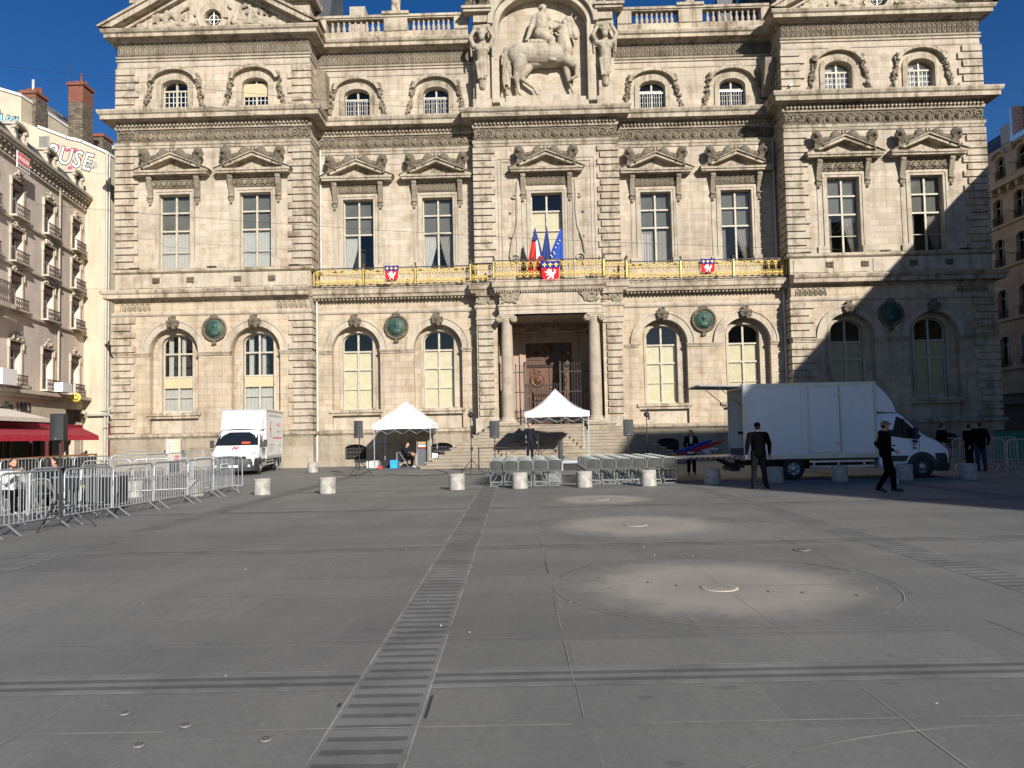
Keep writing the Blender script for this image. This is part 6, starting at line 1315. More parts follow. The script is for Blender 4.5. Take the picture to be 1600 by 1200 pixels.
bx('blue_crate',616,728,37.9,.36,.3,.40,mat('crate_blue',(.02,.32,.75),.5),'bright blue plastic crate under the left tent','crate','rim'); bx('red_case',594,731,37.6,.24,.2,.12,mat('case_red',(.55,.04,.03),.5),'small red case at the foot of the left tent leg','case'); bx('white_tub',577,727,38.6,.22,.2,.34,m_wht,'white tub left of the left tent','tub'); bx('grey_carton',586,727,38.8,.40,.3,.36,mat('carton_grey',(.42,.42,.40),.7),'pale grey carton behind the left tent leg','box'); bx('black_bag',603,729,38.8,.5,.35,.34,m_black,'black bag on the ground under the left tent','bag')
X_,_=at(681,724,38.5); t=empty('covered_equipment',(X_,38.5,0),0,'white framed equipment half covered with black cloth, right end of the left tent','equipment'); MB().box(-.17,.12,-.12,.15,0,.74).build('body',m_wht,t); MB().lathe([(0,-.135),(.1,-.135),(.1,-.12),(0,-.12)],(-.03,0,.3),16,'y').build('round_vent',m_black,t)
organic('black_cloth',[('c',(-.1,-.05,.8),(.3,0,.75),.12,.14),('c',(.3,0,.75),(.38,-.02,.35),.13,.07),('c',(.1,.05,.8),(.15,.1,.4),.13,.1)],.03,m_black,t,1)
o=copy_tree(ch); X_,_=at(631,729,38.2); o.location=(X_,38.2,0); o.rotation_euler=(0,0,R(-80)); tag(o,'folding chair under the seated man at the sound desk','folding chair'); 
if 'group' in o: del o['group']
# cables
cm=mat('cable_black',(.02,.02,.02),.6)
for pts,lb in (([(520,742),(560,744),(610,742),(660,744),(700,741),(760,742)],'black cable lying across the paving between tent and chairs'),([(592,733),(575,736),(564,742)],'short cable from the red case to the speaker stand'),([(700,741),(680,732),(668,729)],'black cable running to the sound desk')):
    P=[(*gr(*p),.012) for p in pts]; Q=[]
    for i in range(len(P)-1):
        for k in range(5): u=k/5; Q.append(tuple(P[i][j]+(P[i+1][j]-P[i][j])*u+(.06*sin(u*PI*2+i) if j<2 else 0) for j in range(3)))
    b=MB(); b.tube(Q+[P[-1]],.014,5); tag(b.build('cable',cm),lb,'cable')
# overhead wires across the square
for (a,b_,sag,lb) in (((-20,100),(1620,205),.9,'thin wire strung in front of the upper storey'),((-20,312),(1620,395),.6,'thin wire strung in front of the first floor')):
    A_=aty(*a,38.5);B_=aty(*b_,38.5); pts=[(A_[0]+(B_[0]-A_[0])*i/24,38.5,A_[1]+(B_[1]-A_[1])*i/24-sag*4*(i/24)*(1-i/24)) for i in range(25)]; b=MB(); b.tube(pts,.009,4); tag(b.build('overhead_wire',cm),lb,'wire')
# flight case inside the fence with gear
x,y=gr(127,800); t=empty('flight_case',(x,y+.35,0),.08,'black flight case on castors behind the front crowd barriers','flight case'); b=MB(); b.box(-.75,.75,-.3,.3,.14,.82); b.build('case',m_black,t); b=MB()
for z in(.14,.80): b.box(-.76,.76,-.31,.31,z,z+.03)
for s in(-1,1): b.box(*sorted((s*.74,s*.77)),-.31,-.28,.14,.82)
b.build('metal_edge',m_alu,t)
for sx in(-.65,.65):
    for sy in(-.22,.22): MB().lathe([(0,-.025),(.06,-.025),(.06,.025),(0,.025)],(sx,sy,.06),10,'x').build('castor',m_tyre,t)
MB().box(-.12,.05,-.315,-.30,.45,.62).build('warning_patch',mat('dull_yellow',(.35,.28,.05),.6),t)
# menu post by the plinth
x,_=aty(271,740,37.4); t=empty('pay_terminal',(x,37.4,0),0,'cream metal information post with a red patch near the left basement window','post'); z1=aty(271,686,37.4)[1]
MB().box(-.34,.34,-.03,.12,.55,z1).build('panel',mat('post_cream',(.50,.47,.36),.5),t); MB().box(-.25,-.13,-.035,-.03,.9,z1-.1).build('dark_dots_strip',m_wht,t); b=MB(); [b.ball((-.19,-.04,.98+i*.12),.035,lo=True) for i in range(5)]; b.build('dark_dots',m_black,t); MB().box(.08,.30,-.045,-.03,.62,.88).build('red_patch',mat('patch_red',(.45,.05,.04),.5),t)
for s in(-1,1): MB().box(*sorted((s*.34,s*.39)),-.04,.1,0,z1+.05).build('leg',m_zinc,t)
# bicycle handlebars glimpsed over the barriers -> a full bicycle
x,y=gr(146,782); y+=2.0; X_=aty(146,720,y)[0]; t=empty('bicycle',(X_,y,0),.25,'black bicycle parked inside the crowd barriers, handlebar showing','bicycle')
for wx in(-.52,.52):
    w_=MB(); w_.tube([(wx+.33*cos(2*PI*i/24),0,.34+.33*sin(2*PI*i/24)) for i in range(25)],.018,6,caps=False); o=w_.build('wheel',m_tyre,t); w_=MB(); [w_.tube([(wx,0,.34),(wx+.32*cos(PI*i/5),0,.34+.32*sin(PI*i/5))],.003,3) for i in range(10)]; w_.build('spokes',m_alu,o)
b=MB(); F=[(-.52,0,.34),(-.1,0,.3),(-.22,0,.78),(.38,0,.82)]; [b.tube([F[i],F[j]],.018,6) for i,j in((0,1),(1,2),(2,3),(1,3),(0,2))]; b.tube([(.52,0,.34),(.38,0,.82),(.35,0,1.0)],.016,6); b.build('frame',m_black,t); b=MB(); b.tube([(.3,-.3,1.02),(.38,-.22,1.06),(.36,0,1.02),(.38,.22,1.06),(.3,.3,1.02)],.014,6); b.build('handlebar',m_black,t); b=MB(); b.tube([(-.22,0,.78),(-.24,0,.93)],.013,6); b.obox((-.25,0,.95),(.26,.12,.05)); b.build('saddle',m_black,t)
# ---- cafe terrace
m_aw=mat('awning_red',(.30,.012,.03),.8,var=.08)
yr,zf=atxr(153,681,XL+3.4); yr2,_=atxr(128,670,XL+1.2); zb=2.42; px_,py_=WL_(3.4,yr)
t=empty('red_awning',(px_,py_,0),TH2,'dark red awning with a straight valance over the cafe terrace','awning')
b=MB(); b.add([(0,-14,zf),(0,0,zf),(-2.2,yr2-yr,zb),(-2.2,-14,zb),(0,-14,zf+.03),(0,0,zf+.03),(-2.2,yr2-yr,zb+.03),(-2.2,-14,zb+.03)],[(0,1,2,3),(7,6,5,4),(0,4,5,1),(1,5,6,2)]); b.build('canvas',m_aw,t)
b=MB(); n=60; v=[]
for i in range(n+1): yy=-14+14*i/n; v+=[(.03,yy,zf+.02),(.05+.012*sin(i*1.7),yy,zf-.22)]
b.add(v,[(2*i,2*i+1,2*i+3,2*i+2) for i in range(n)]); b.add([(.03,0,zf+.02),(.05,0,zf-.22),(-.1,.01,zf-.2),(-.1,.01,zf+.04)],[(0,1,2,3)]); b.build('valance',mat('valance_red',(.42,.012,.03),.8),t)
for yy in(-.3,-5,-10): MB().box(-2.2,-2.1,yy-.05,yy+.05,0,zb).build('post',m_iron,t)
MB().box(-2.3,-2.16,-14,yr2-yr,zb,zb+.2).build('cassette',m_aw,t)
yr,ze=atxr(79,655,XL+2.2); px_,py_=WL_(2.2,yr); t=empty('cream_awning',(px_,py_,0),TH2,'cream canvas awning below the cafe sign, left edge','awning')
b=MB(); b.add([(0,-14,ze),(0,0,ze),(-1.9,0,ze+.5),(-1.9,-14,ze+.5),(0,-14,ze+.03),(0,0,ze+.03),(-1.9,0,ze+.53),(-1.9,-14,ze+.53)],[(0,1,2,3),(7,6,5,4),(0,4,5,1),(1,5,6,2)]); b.build('canvas',mat('awning_cream',(.60,.56,.48),.8),t); MB().box(.0,.03,-14,0,ze-.16,ze+.03).build('valance',MC['awning_cream'],t); MB().box(-2.05,-1.9,-14,0,ze+.46,ze+.62).build('cassette',m_iron,t)
y1,_=atxr(150,708,XL+3.9); px_,py_=WL_(3.9,y1); t=empty('terrace_rail',(px_,py_,0),TH2,'orange brown wooden terrace rail with dark posts under the red awning','fence'); b=MB(); b.box(-.06,.06,-14,0,.98,1.06); b.build('wooden_rail',mat('rail_wood',(.32,.14,.05),.5),t); b=MB(); b.box(-.015,.015,-14,0,.1,.9); b.build('dark_screen',mat('dark_screen',(.02,.02,.02),.6),t)
for i in range(10): MB().box(-.04,.04,-14+i*1.55,-13.93+i*1.55,0,.98).build('post',m_iron,t)
n=10
for i in range(5):
    q=empty('cafe_table',(*WL_(1.6+(i%2)*1.1,y1-9+i*1.9),0),0,'dark round cafe table in the shade under the red awning, %s from the left'%ordn[i],'table','cafe tables under the awning'); MB().lathe([(0,.72),(.34,.72),(.34,.75),(0,.75)],(0,0,0),16).build('tabletop',mat('table_red',(.12,.02,.02),.4),q); MB().lathe([(.22,0),(.22,.02),(.03,.05),(.03,.72)],(0,0,0),10).build('pedestal',m_iron,q)
# ================================================================ BOX VANS
def boxvan(name,loc,rz,label,open_rear):
    t=empty(name,loc,rz,label,'van'); WB=1.03
    # box body, hollow with panel walls
    if open_rear:
        b=MB(); th=.04
        b.box(0,4.1,-WB,-WB+th,.68,3.02); b.box(0,4.1,WB-th,WB,.68,3.02); b.box(0,4.1,-WB+th,WB-th,2.98,3.02); b.box(0,4.1,-WB+th,WB-th,.68,.74); b.box(4.06,4.1,-WB+th,WB-th,.74,2.98); b.build('cargo_box',m_boxp,t)
        b=MB(); b.box(.3,4.0,WB-th-.02,WB-th-.004,1.45,1.55); [b.box(.4+i*.12,.46+i*.12,WB-th-.03,WB-th-.02,1.46,1.54) for i in range(28)]; b.build('lashing_rail',m_iron,t)
        b=MB(); b.box(.02,4.05,WB-th-.03,WB-th-.005,.74,.98); b.build('kick_strip',mat('grey_strip',(.16,.16,.17),.6),t)
    else: b=MB(); b.box(0,4.1,-WB,WB,.68,3.02); b.build('cargo_box',m_boxp,t)
    b=MB()
    for s in(-1,1):
        y0,y1=sorted((s*WB,s*(WB+.018)))
        b.box(0,4.1,y0,y1,.66,.80); b.box(0,4.1,y0,y1,2.96,3.05); b.box(0,.07,y0,y1,.80,2.96); b.box(4.03,4.1,y0,y1,.80,2.96)
    b.box(4.1,4.118,-WB,WB,2.96,3.05); b.box(0,4.1,-WB+.0,WB,3.021,3.05)
    b.box(4.1,4.118,-WB,-WB+.06,.8,2.96); b.box(4.1,4.118,WB-.06,WB,.8,2.96); b.box(-.02,0,-WB,-WB+.07,.66,3.05); b.box(-.02,0,WB-.07,WB,.66,3.05); b.box(-.02,0,-WB+.07,WB-.07,2.92,3.05); b.box(-.02,0,-WB+.07,WB-.07,.62,.74)
    b.build('box_frame',m_alf,t)
    b=MB()
    for s in(-1,1):
        for i in range(33): b.ball((.1+i*.12,s*(WB+.018),2.93),(.010,.006,.010),lo=True); b.ball((.1+i*.12,s*(WB+.018),.83),(.010,.006,.010),lo=True)
        for i in range(17):
            for xx in(.085,4.015): b.ball((xx,s*(WB+.018),.95+i*.12),(.010,.006,.010),lo=True)
    b.build('rivet_lines',m_alu,t)
    # cab
    st=[(4.14,.30,1.28,2.06,1.0,.90),(4.6,.28,1.28,2.09,1.0,.89),(4.86,.28,1.27,2.04,1.0,.87),(5.0,.3,1.26,1.95,1.0,.88),(5.66,.3,1.20,1.30,1.0,.92),(5.92,.3,1.08,1.20,.99,.88),(6.14,.3,.98,1.09,.96,.84),(6.30,.32,.86,.96,.90,.78),(6.36,.36,.72,.84,.84,.72)]
    v=[];m=12
    for x,zb,be,tp,wm,wt in st:
        h_=[(wm-.03,zb),(wm,zb+.2),(wm,(zb+be)/2),(wm-.01,be),(wt+.02,tp-.09 if tp-be>.3 else (be+tp)/2),(wt-.10,tp)]
        v+=[(x,-a,z) for a,z in h_]+[(x,a,z) for a,z in reversed(h_)]
    f=[(i*m+k,i*m+(k+1)%m,(i+1)*m+(k+1)%m,(i+1)*m+k) for i in range(len(st)-1) for k in range(m)]
    b=MB(); b.add(v,f,True); b.add(v[:m],[tuple(range(m))]); b.add(v[-m:],[tuple(range(m-1,-1,-1))]); cab=b.build('cab_body',m_white,t)
    # roof fairing
    b=MB(); prof=[(4.12,2.1),(4.12,2.98),(4.30,2.92),(4.55,2.70),(4.75,2.42),(4.86,2.12)]; N_=8; v=[]
    for x,z in prof[1:]:
        for i in range(N_+1): u=i/N_*2-1; v.append((x-.10*abs(u)**3*(1 if x>4.2 else 0),u*(.98-.10*(x-4.12)),z-.04*u*u*(x-4.12)*2))
    b.add(v,[(j*(N_+1)+i,j*(N_+1)+i+1,(j+1)*(N_+1)+i+1,(j+1)*(N_+1)+i) for j in range(4) for i in range(N_)],True)
    for s in(-1,1): b.add([(x-.10*(1 if x>4.2 else 0),s*(.98-.10*(x-4.12)),z-.04*(x-4.12)*2 if x>4.12 else z) for x,z in prof],[tuple(range(6))])
    b.build('roof_fairing',m_white,t)
    # glazing
    b=MB(); Nn=8; v=[]
    for (x,z,hw) in ((4.98,1.93,.82),(5.18,1.76,.86),(5.42,1.53,.92),(5.63,1.325,.95)):
        for i in range(Nn+1): u=i/Nn*2-1; v.append((x+.028-.05*u*u,u*hw,z+.03-.01*u*u))
    b.add(v,[(j*(Nn+1)+i,j*(Nn+1)+i+1,(j+1)*(Nn+1)+i+1,(j+1)*(Nn+1)+i) for j in range(3) for i in range(Nn)],True); b.build('windscreen',m_vg,t)
    for s in(-1,1):
        P=[(4.36,1.34),(4.34,1.86),(4.42,1.93),(4.78,1.93),(4.95,1.84),(5.46,1.30),(5.36,1.20),(4.95,1.24)]
        def yy(z): return s*(1.0-.01-(max(0,z-1.27)/.7)*.105+.012)
        q=MB(); q.add([(x,yy(z),z) for x,z in P],[tuple(range(len(P)))]); q.add([(x,yy(z)-s*.03,z) for x,z in P],[tuple(range(len(P)))]); q.build('side_window',m_vg,t)
        q=MB(); q.obox((4.93,s*1.005,1.55),(.03,.02,.60)); q.build('window_pillar',m_black,t)
        q=MB(); q.obox((4.55,s*1.012,1.02),(.2,.03,.035)); q.build('door_handle',m_black,t)
        q=MB(); y0,y1=sorted((s*1.001,s*1.006)); q.box(4.26,4.268,y0,y1,.45,1.95); q.box(5.38,5.388,y0,y1,.5,1.2); q.box(4.26,5.38,y0,y1,.45,.458); q.build('door_seam',m_iron,t)
        q=MB(); q.prism([(4.35,.52),(4.95,.52),(5.05,.70),(4.35,.70)],'y',*sorted((s*.995,s*1.02))); q.build('side_moulding',m_trimb,t)
        q=MB(); q.obox((5.20,s*1.20,1.42),(.09,.15,.34),bev=.02); q.obox((5.20,s*1.12,1.14),(.08,.15,.10)); q.tube([(5.2,s*1.0,1.3),(5.2,s*1.18,1.35)],.03,6); o=q.build('mirror',m_trimb,t)
        # wheel arches
        q=MB(); q.prism([(5.45+.47*cos(a),.34+.47*sin(a)) for a in [PI*i/16 for i in range(17)]]+[(4.98,.22),(5.92,.22)],'y',*sorted((s*.985,s*1.006))); q.build('wheel_arch',m_trimb,t)
        for wx,wy_ in((5.45,.92),(1.5,.88)):
            wt_=MB(); y0=s*wy_; wt_.lathe([(.20,-.11),(.32,-.11),(.35,-.07),(.35,.07),(.32,.11),(.20,.11)],(wx,y0,.35),28,'y',caps=False); o=wt_.build('wheel',m_tyre,t)
            q=MB(); q.lathe([(.21,.10),(.205,.06),(.12,.05),(.10,.10),(.05,.12),(0,.12)] if s>0 else [(.21,-.10),(.205,-.06),(.12,-.05),(.10,-.10),(.05,-.12),(0,-.12)],(wx,y0,.35),24,'y',caps=False); q.build('rim',m_rim,o)
            q=MB(); [q.ball((wx+.15*cos(k*PI/3),y0+s*.07,.35+.15*sin(k*PI/3)),(.025,.02,.025),lo=True) for k in range(6)]; q.build('rim_holes',m_black,o)
        q=MB(); 
        for z in(.40,.56): q.box(2.0,4.0,*sorted((s*.95,s*.98)),z-.035,z+.035)
        for x in(2.15,2.9,3.7): q.box(x-.03,x+.03,*sorted((s*.93,s*.95)),.4,.68)
        q.build('side_guard',m_alf,t)
        q=MB(); q.prism([(.3,.66),(2.0,.66),(1.95,.78 if False else .62),(.35,.62)],'y',*sorted((s*.7,s*1.0))); q.build('mudguard',m_chas,t)
        q=MB(); 
        q.add([(6.06,s*.99,1.04),(6.25,s*.92,.93),(6.33,s*.80,.84),(6.33,s*.55,.84),(6.29,s*.60,.97),(6.16,s*.86,1.09)],[tuple(range(6))]); q.xf(Matrix.Translation((.022,s*.012,.01))); q.build('headlight',m_lamp,t)
    b=MB(); b.box(.0,4.1,-.4,-.3,.45,.62); b.box(0,4.1,.3,.4,.45,.62); b.box(.8,4.2,-.25,.25,.35,.5); b.box(2.2,3.0,.3,.85,.28,.6); b.tube([(1.5,-.8,.35),(1.5,.8,.35)],.06,8); b.box(0,4.1,-.98,.98,.60,.675); b.build('chassis',m_chas,t)
    # front bumper, grille
    v=[]; stp=[(-1.01,5.86),(-.98,6.16),(-.82,6.38),(-.4,6.46),(.4,6.46),(.82,6.38),(.98,6.16),(1.01,5.86)]
    b=MB()
    for z,o_ in((.20,-.03),(.34,.0),(.58,.02),(.76,-.02)): v+=[(x+o_,y,z) for y,x in stp]
    n=8; b.add(v,[(j*n+i,j*n+i+1,(j+1)*n+i+1,(j+1)*n+i) for j in range(3) for i in range(n-1)],True); b.add([(x-.03+.01,y,.76) for y,x in stp]+[(5.8,1.0,.76),(5.8,-1.0,.76)],[tuple(range(10))]); b.build('front_bumper',m_trimb,t)
    b=MB(); b.obox((6.42,0,.80),(.06,1.2,.12)); b.build('grille',m_black,t); b=MB(); b.box(6.475,6.485,-.26,.26,.36,.47); b.build('number_plate',m_wht,t)
    for s in(-1,1): b=MB(); b.lathe([(0,-.01),(.07,-.01),(.07,.02),(0,.02)],(6.40,s*.72,.42),12,'x'); b.build('fog_lamp',m_lamp,t)
    b=MB(); b.box(-.15,-.02,-.95,.95,.40,.52); b.build('rear_bumper',m_chas,t)
    for s in(-1,1): b=MB(); b.lathe([(0,-.16),(.07,-.16),(.07,-.14),(0,-.14)],(-.02,s*.86,.46),12,'x'); b.build('rear_lamp',m_rl,t)
    return t
x,y=gr(1164,751)
TK=boxvan('box_truck',(x+.06,24.62,0),-.03,'large white box truck in the shade with its rear hatch and tail lift open',True)
b=MB(); b.obox((-.70,0,3.02),(1.36,1.96,.045),Matrix.Rotation(R(2),3,'Y')); b.build('rear_hatch',mat('hatch_grey',(.22,.23,.24),.5),TK)
for s in(-1,1): b=MB(); b.tube([(-.75,s*.92,2.98),(-.02,s*.96,2.35)],.014,5); b.build('gas_strut',m_iron,TK)
b=MB(); b.prism([(-2.15,.725),(-.03,.70),(-.03,.78),(-2.15,.745)],'y',-.98,.98); LF=b.build('tail_lift',m_alu,TK)
b=MB(); [b.prism([(-1.75+i*.17,.705),(-1.67+i*.17,.705),(-1.62+i*.17,.77),(-1.70+i*.17,.77)],'y',-.995,-.982) for i in range(10)]; b.build('red_stripes',mat('stripe_red',(.30,.03,.035),.5),LF)
b=MB(); b.box(-1.8,-.05,-.983,-.9805,.71,.765); b.build('white_band',mat('dirty_white',(.42,.42,.41),.7),LF)
b=MB(); [b.prism([(-.05,.3),(-.05,.42),(-.7,.72),(-.8,.72)],'y',s*.5-.04,s*.5+.04) for s in(-1,1)]; b.box(-.35,-.1,-.6,.6,.28,.42); b.build('lift_arm',m_chas,TK)
b=MB(); yq=-1.03-.004
b.box(1.95,1.965,yq,-1.03,.82,2.95); b.box(1.78,1.79,yq,-1.03,.82,2.95); b.build('panel_seam',m_alf,TK)
b=MB(); b.box(2.05,2.95,-1.045,-1.03,.86,2.90); dd=b.build('side_door',m_boxp,TK); b=MB()
for (xa,xb,za,zb) in((2.0,2.05,.84,2.92),(2.95,3.0,.84,2.92),(2.05,2.95,2.90,2.93),(2.05,2.95,.83,.86)): b.box(xa,xb,-1.05,-1.03,za,zb)
b.build('door_frame',m_alf,dd); b=MB(); b.tube([(2.97,-1.07,.9),(2.97,-1.07,2.9)],.018,6); b.box(2.80,3.02,-1.09,-1.06,2.62,2.67); b.box(2.80,3.02,-1.09,-1.06,1.12,1.17); b.build('locking_bar',m_alf,dd)
b=MB(); b.box(2.10,2.40,-1.05,-1.045,1.0,1.15); b.build('info_plate',m_wht,dd)
b=MB(); b.box(5.18,5.30,-1.012,-1.004,1.03,1.06); b.box(5.18,5.25,-1.012,-1.004,.90,.98); b.box(5.26,5.31,-1.012,-1.004,.90,.94); b.build('door_logo',m_black,TK)
VN=boxvan('white_van',(0,0,0),0,'white box van with red lettering parked facing the square, left',False)
a=-PI/2+.14; dv=Vector((cos(a),sin(a),0)); fa=Vector((-14.78,34.05,0)); VN.location=fa-dv*5.45; VN.rotation_euler=(0,0,a)
# side lettering (its left side, y=+WB faces the viewer) and bonnet mark
m_lr=mat('lettering_red',(.55,.03,.04),.5); m_lg=mat('lettering_grey',(.30,.29,.28),.6)
SD=Matrix(((-1,0,0,0),(0,0,1,1.034),(0,1,0,0),(0,0,0,1)))
b=MB(); text_mesh(b,'H',.72,Matrix.Translation((3.15,0,2.05))@SD@Matrix.Scale(.55,4,(1,0,0))@Matrix.Scale(1.5,4,(0,1,0)),.002,.02,.1); b.build('red_emblem',m_lr,VN)
b=MB(); text_mesh(b,'(04 72 43',.26,Matrix.Translation((1.1,0,2.32))@SD,.002,.0); b.build('red_lettering',m_lr,VN)
b=MB(); rn=random.Random(9)
def smear(z,x0,x1,h,m):
    q=MB(); x=x1
    while x>x0: w_=rn.uniform(.05,.22); q.box(max(x-w_,x0),x,1.031,1.034,z,z+h*rn.uniform(.7,1)); x-=w_+.04
    q.build('small_lettering',m,VN)
smear(2.72,.25,3.6,.11,m_lg); smear(1.95,.35,1.5,.10,m_lg); smear(1.62,.2,2.5,.09,m_lr); smear(1.28,2.2,3.6,.07,m_lg); smear(1.14,2.4,3.6,.05,m_lg); smear(1.0,2.6,3.6,.05,m_lg); smear(1.22,.5,1.1,.09,m_lg)
b=MB(); text_mesh(b,'H',.34,Matrix.Translation((5.98,0,1.235))@Matrix(((0,-.86,0.5,0),(1,0,0,0),(0,.5,.86,0),(0,0,0,1)))@Matrix.Rotation(R(0),4,'Z'),.004,.012,.35)
b.xf(Matrix.Translation((0,0,.0))); b.build('bonnet_emblem',m_lr,VN)
b=MB(); b.add([(5.60,.22,1.41),(5.60,.60,1.41),(5.50,.60,1.515),(5.50,.22,1.515)],[(0,1,2,3)]); b.build('dashboard_card',mat('card_orange_red',(.45,.07,.035),.6),VN)
# ================================================================ PEOPLE
m_skin=mat('skin',(.50,.27,.18),.55,var=.08); m_skind=mat('skin_tanned',(.36,.18,.11),.55,var=.08); m_hair=mat('hair_dark',(.018,.013,.01),.6); m_hairb=mat('hair_brown',(.07,.035,.018),.6)
m_cbk=mat('cloth_black',(.0045,.0045,.0055),.9,spec=.05,var=.2,bump=.4,bs=40); m_cch=mat('cloth_charcoal',(.013,.015,.019),.9,spec=.06,bump=.4,bs=40); m_jean=mat('cloth_jeans',(.02,.035,.09),.85,spec=.12,bump=.4,bs=60); m_cwh=mat('cloth_white',(.60,.60,.60),.8,spec=.12); m_cnv=mat('cloth_navy',(.012,.014,.020),.85,spec=.12); m_shoe=mat('shoe_black',(.012,.012,.012),.5); m_shw=mat('shoe_pale',(.5,.48,.45),.6)
STD=dict(pel=(0,0,.97),wa=(0,0,1.10),ch=(0,0,1.33),nk=(0,.0,1.47),hd=(0,-.02,1.63),shL=(.185,0,1.43),shR=(-.185,0,1.43),elL=(.25,.02,1.15),elR=(-.25,.02,1.15),wrL=(.27,-.06,.90),wrR=(-.27,-.06,.90),
 hiL=(.09,0,.93),hiR=(-.09,0,.93),knL=(.10,-.01,.50),knR=(-.10,-.01,.50),anL=(.11,.02,.09),anR=(-.11,.02,.09),toL=(.13,-.15,.03),toR=(-.13,-.15,.03))
def person(x,y,rz,H,label,pose={},fat=1.0,top=None,leg=None,hair=None,cap=None,skin=None,shoe=None,longhair=False,sleeve=True,beard=None,z0=0,face=(0,-1),hood=False,skirt=False,group=None,handdir=None):
    k=H/1.75; J={a:Vector(b) for a,b in {**STD,**pose}.items()}; J={a:v*k for a,v in J.items()}
    skin=skin or m_skin; top=top or m_cbk; leg=leg or m_cch; t=empty('person',(x,y,z0),rz,label,'person',group)
    s=k; hd=J['hd']; fx,fy=face; F=Vector((fx,fy,0)).normalized(); Sd=Vector((-F.y,F.x,0)); Rm=Matrix((( Sd.x,-F.x,0),(Sd.y,-F.y,0),(0,0,1)))
    def HP_(a,b,c): return hd+(Sd*a+F*b)*s+Vector((0,0,c*s))
    P=[('e',hd+Vector((0,0,.02*s)),(.073*s,.092*s,.105*s),Rm),('e',HP_(0,.02,-.045),(.055*s,.065*s,.07*s),Rm),('e',HP_(0,.098,-.01),(.014*s,.02*s,.024*s)),('e',HP_(0,.055,-.085),(.028*s,.028*s,.022*s)),
       ('e',HP_(.074,-.005,.0),(.012*s,.02*s,.03*s)),('e',HP_(-.074,-.005,0),(.012*s,.02*s,.03*s)),('e',HP_(0,.086,-.048),(.026*s,.012*s,.009*s)),('e',HP_(0,.082,.03),(.05*s,.015*s,.012*s)),
       ('c',J['nk']-Vector((0,0,.05*s)),hd+Vector((0,0,-.05*s)),.058*s,.052*s),
       ('c',J['shL'],J['shR'],.065*s,.065*s),('c',J['ch'],J['wa'],.13*s,.115*s),('c',J['wa'],J['pel'],.115*s,.125*s)]
    for sd in'LR':
        sg=1 if sd=='L' else -1; sh,el,wr=J['sh'+sd],J['el'+sd],J['wr'+sd]; hi,kn,an,to=J['hi'+sd],J['kn'+sd],J['an'+sd],J['to'+sd]
        P+=[('c',sh,el,.052*s,.04*s),('c',el,wr,.038*s,.026*s),('c',hi,kn,.082*s,.055*s),('c',kn,an,.052*s,.036*s),('c',an,to,.038*s,.028*s)]
        d=(wr-el).normalized() if not handdir or sd not in handdir else Vector(handdir[sd]).normalized(); a=Vector((sg*-.25,-.95,0)); a=(a-d*a.dot(d)).normalized(); n=d.cross(a)
        palm=wr+d*.085*s; P+=[('c',wr,palm,.022*s,.024*s),('c',wr+a*.018*s+d*.03*s,palm+a*.022*s,.018*s,.016*s),('c',wr-a*.016*s+d*.03*s,palm-a*.024*s,.018*s,.014*s)]
        for i,(o,l) in enumerate(((.030,.062),(.010,.072),(-.011,.068),(-.031,.052))):
            b0=palm+a*o*s; m1=b0+(d*.9+n*sg*-.25).normalized()*l*.55*s; m2=m1+(d*.7+n*sg*-.6).normalized()*l*.5*s; P+=[('c',b0,m1,.0095*s,.009*s),('c',m1,m2,.009*s,.0075*s)]
        tb=wr+d*.03*s+a*.03*s; P+=[('c',tb,tb+(a*.8+d*.7)*.04*s,.013*s,.011*s),('c',tb+(a*.8+d*.7)*.04*s,tb+(a*.9+d*1.5)*.05*s,.011*s,.009*s)]
    organic('body',P,.0095*s,skin,t,1)
    # top
    f=fat; C=[('c',J['shL']+Vector((-.02,0,0)),J['shR']+Vector((.02,0,0)),.078*s*f**.5,.078*s*f**.5),('c',J['ch'],J['wa'],.158*s*f,.148*s*f),('c',J['ch']+Vector((.06*s,0,.02)),J['ch']+Vector((-.06*s,0,.02)),.13*s*f,.13*s*f),('c',J['wa'],J['pel']-Vector((0,0,.03*s)),.148*s*f,.15*s*f),('c',J['nk']-Vector((0,0,.06*s)),J['nk']-Vector((0,0,.015*s)),.075*s,.064*s)]
    rn=random.Random(int(abs(x*31+y*7)))
    for sd in'LR':
        C.append(('c',J['sh'+sd],J['el'+sd],.074*s*f**.6,.058*s*f**.5))
        if sleeve:
            e,w_=J['el'+sd],J['wr'+sd]; C.append(('c',e,w_-(w_-e)*.06,.056*s*f**.4,.040*s))
            for q in range(3): u=rn.random(); p=J['sh'+sd].lerp(e,u); C.append(('e',p+Vector((rn.uniform(-.03,.03),rn.uniform(-.03,.03),0))*s,(.055*s,.055*s,.03*s)))
    for q in range(6): C.append(('e',J['wa']+Vector((rn.uniform(-.10,.10),rn.uniform(-.06,.06),rn.uniform(-.12,.16)))*s,(.09*s*f,.10*s*f,.035*s)))
    if hood: C+=[('e',J['nk']+Vector((0,.075*s,-.03*s)),(.12*s,.08*s,.09*s)),('c',J['nk']+Vector((.08*s,0,-.01*s)),J['nk']+Vector((-.08*s,0,-.01*s)),.05*s,.05*s)]
    organic('jacket' if sleeve else 'shirt',C,.014*s,top,t,2)
    L_=[('c',J['pel']+Vector((.05*s,0,0)),J['pel']-Vector((.05*s,0,0)),.128*s*f**.7,.128*s*f**.7)]
    for sd in'LR':
        hi,kn,an=J['hi'+sd],J['kn'+sd],J['an'+sd]; L_+=[('c',hi,kn,.108*s*f**.5,.075*s),('c',kn,an-(an-kn)*.0,.073*s,.062*s),('e',kn,(.077*s,.08*s,.05*s)),('e',an+(kn-an)*.12,(.068*s,.07*s,.03*s))]
    organic('trousers',L_,.014*s,leg,t,2)
    S_=[]
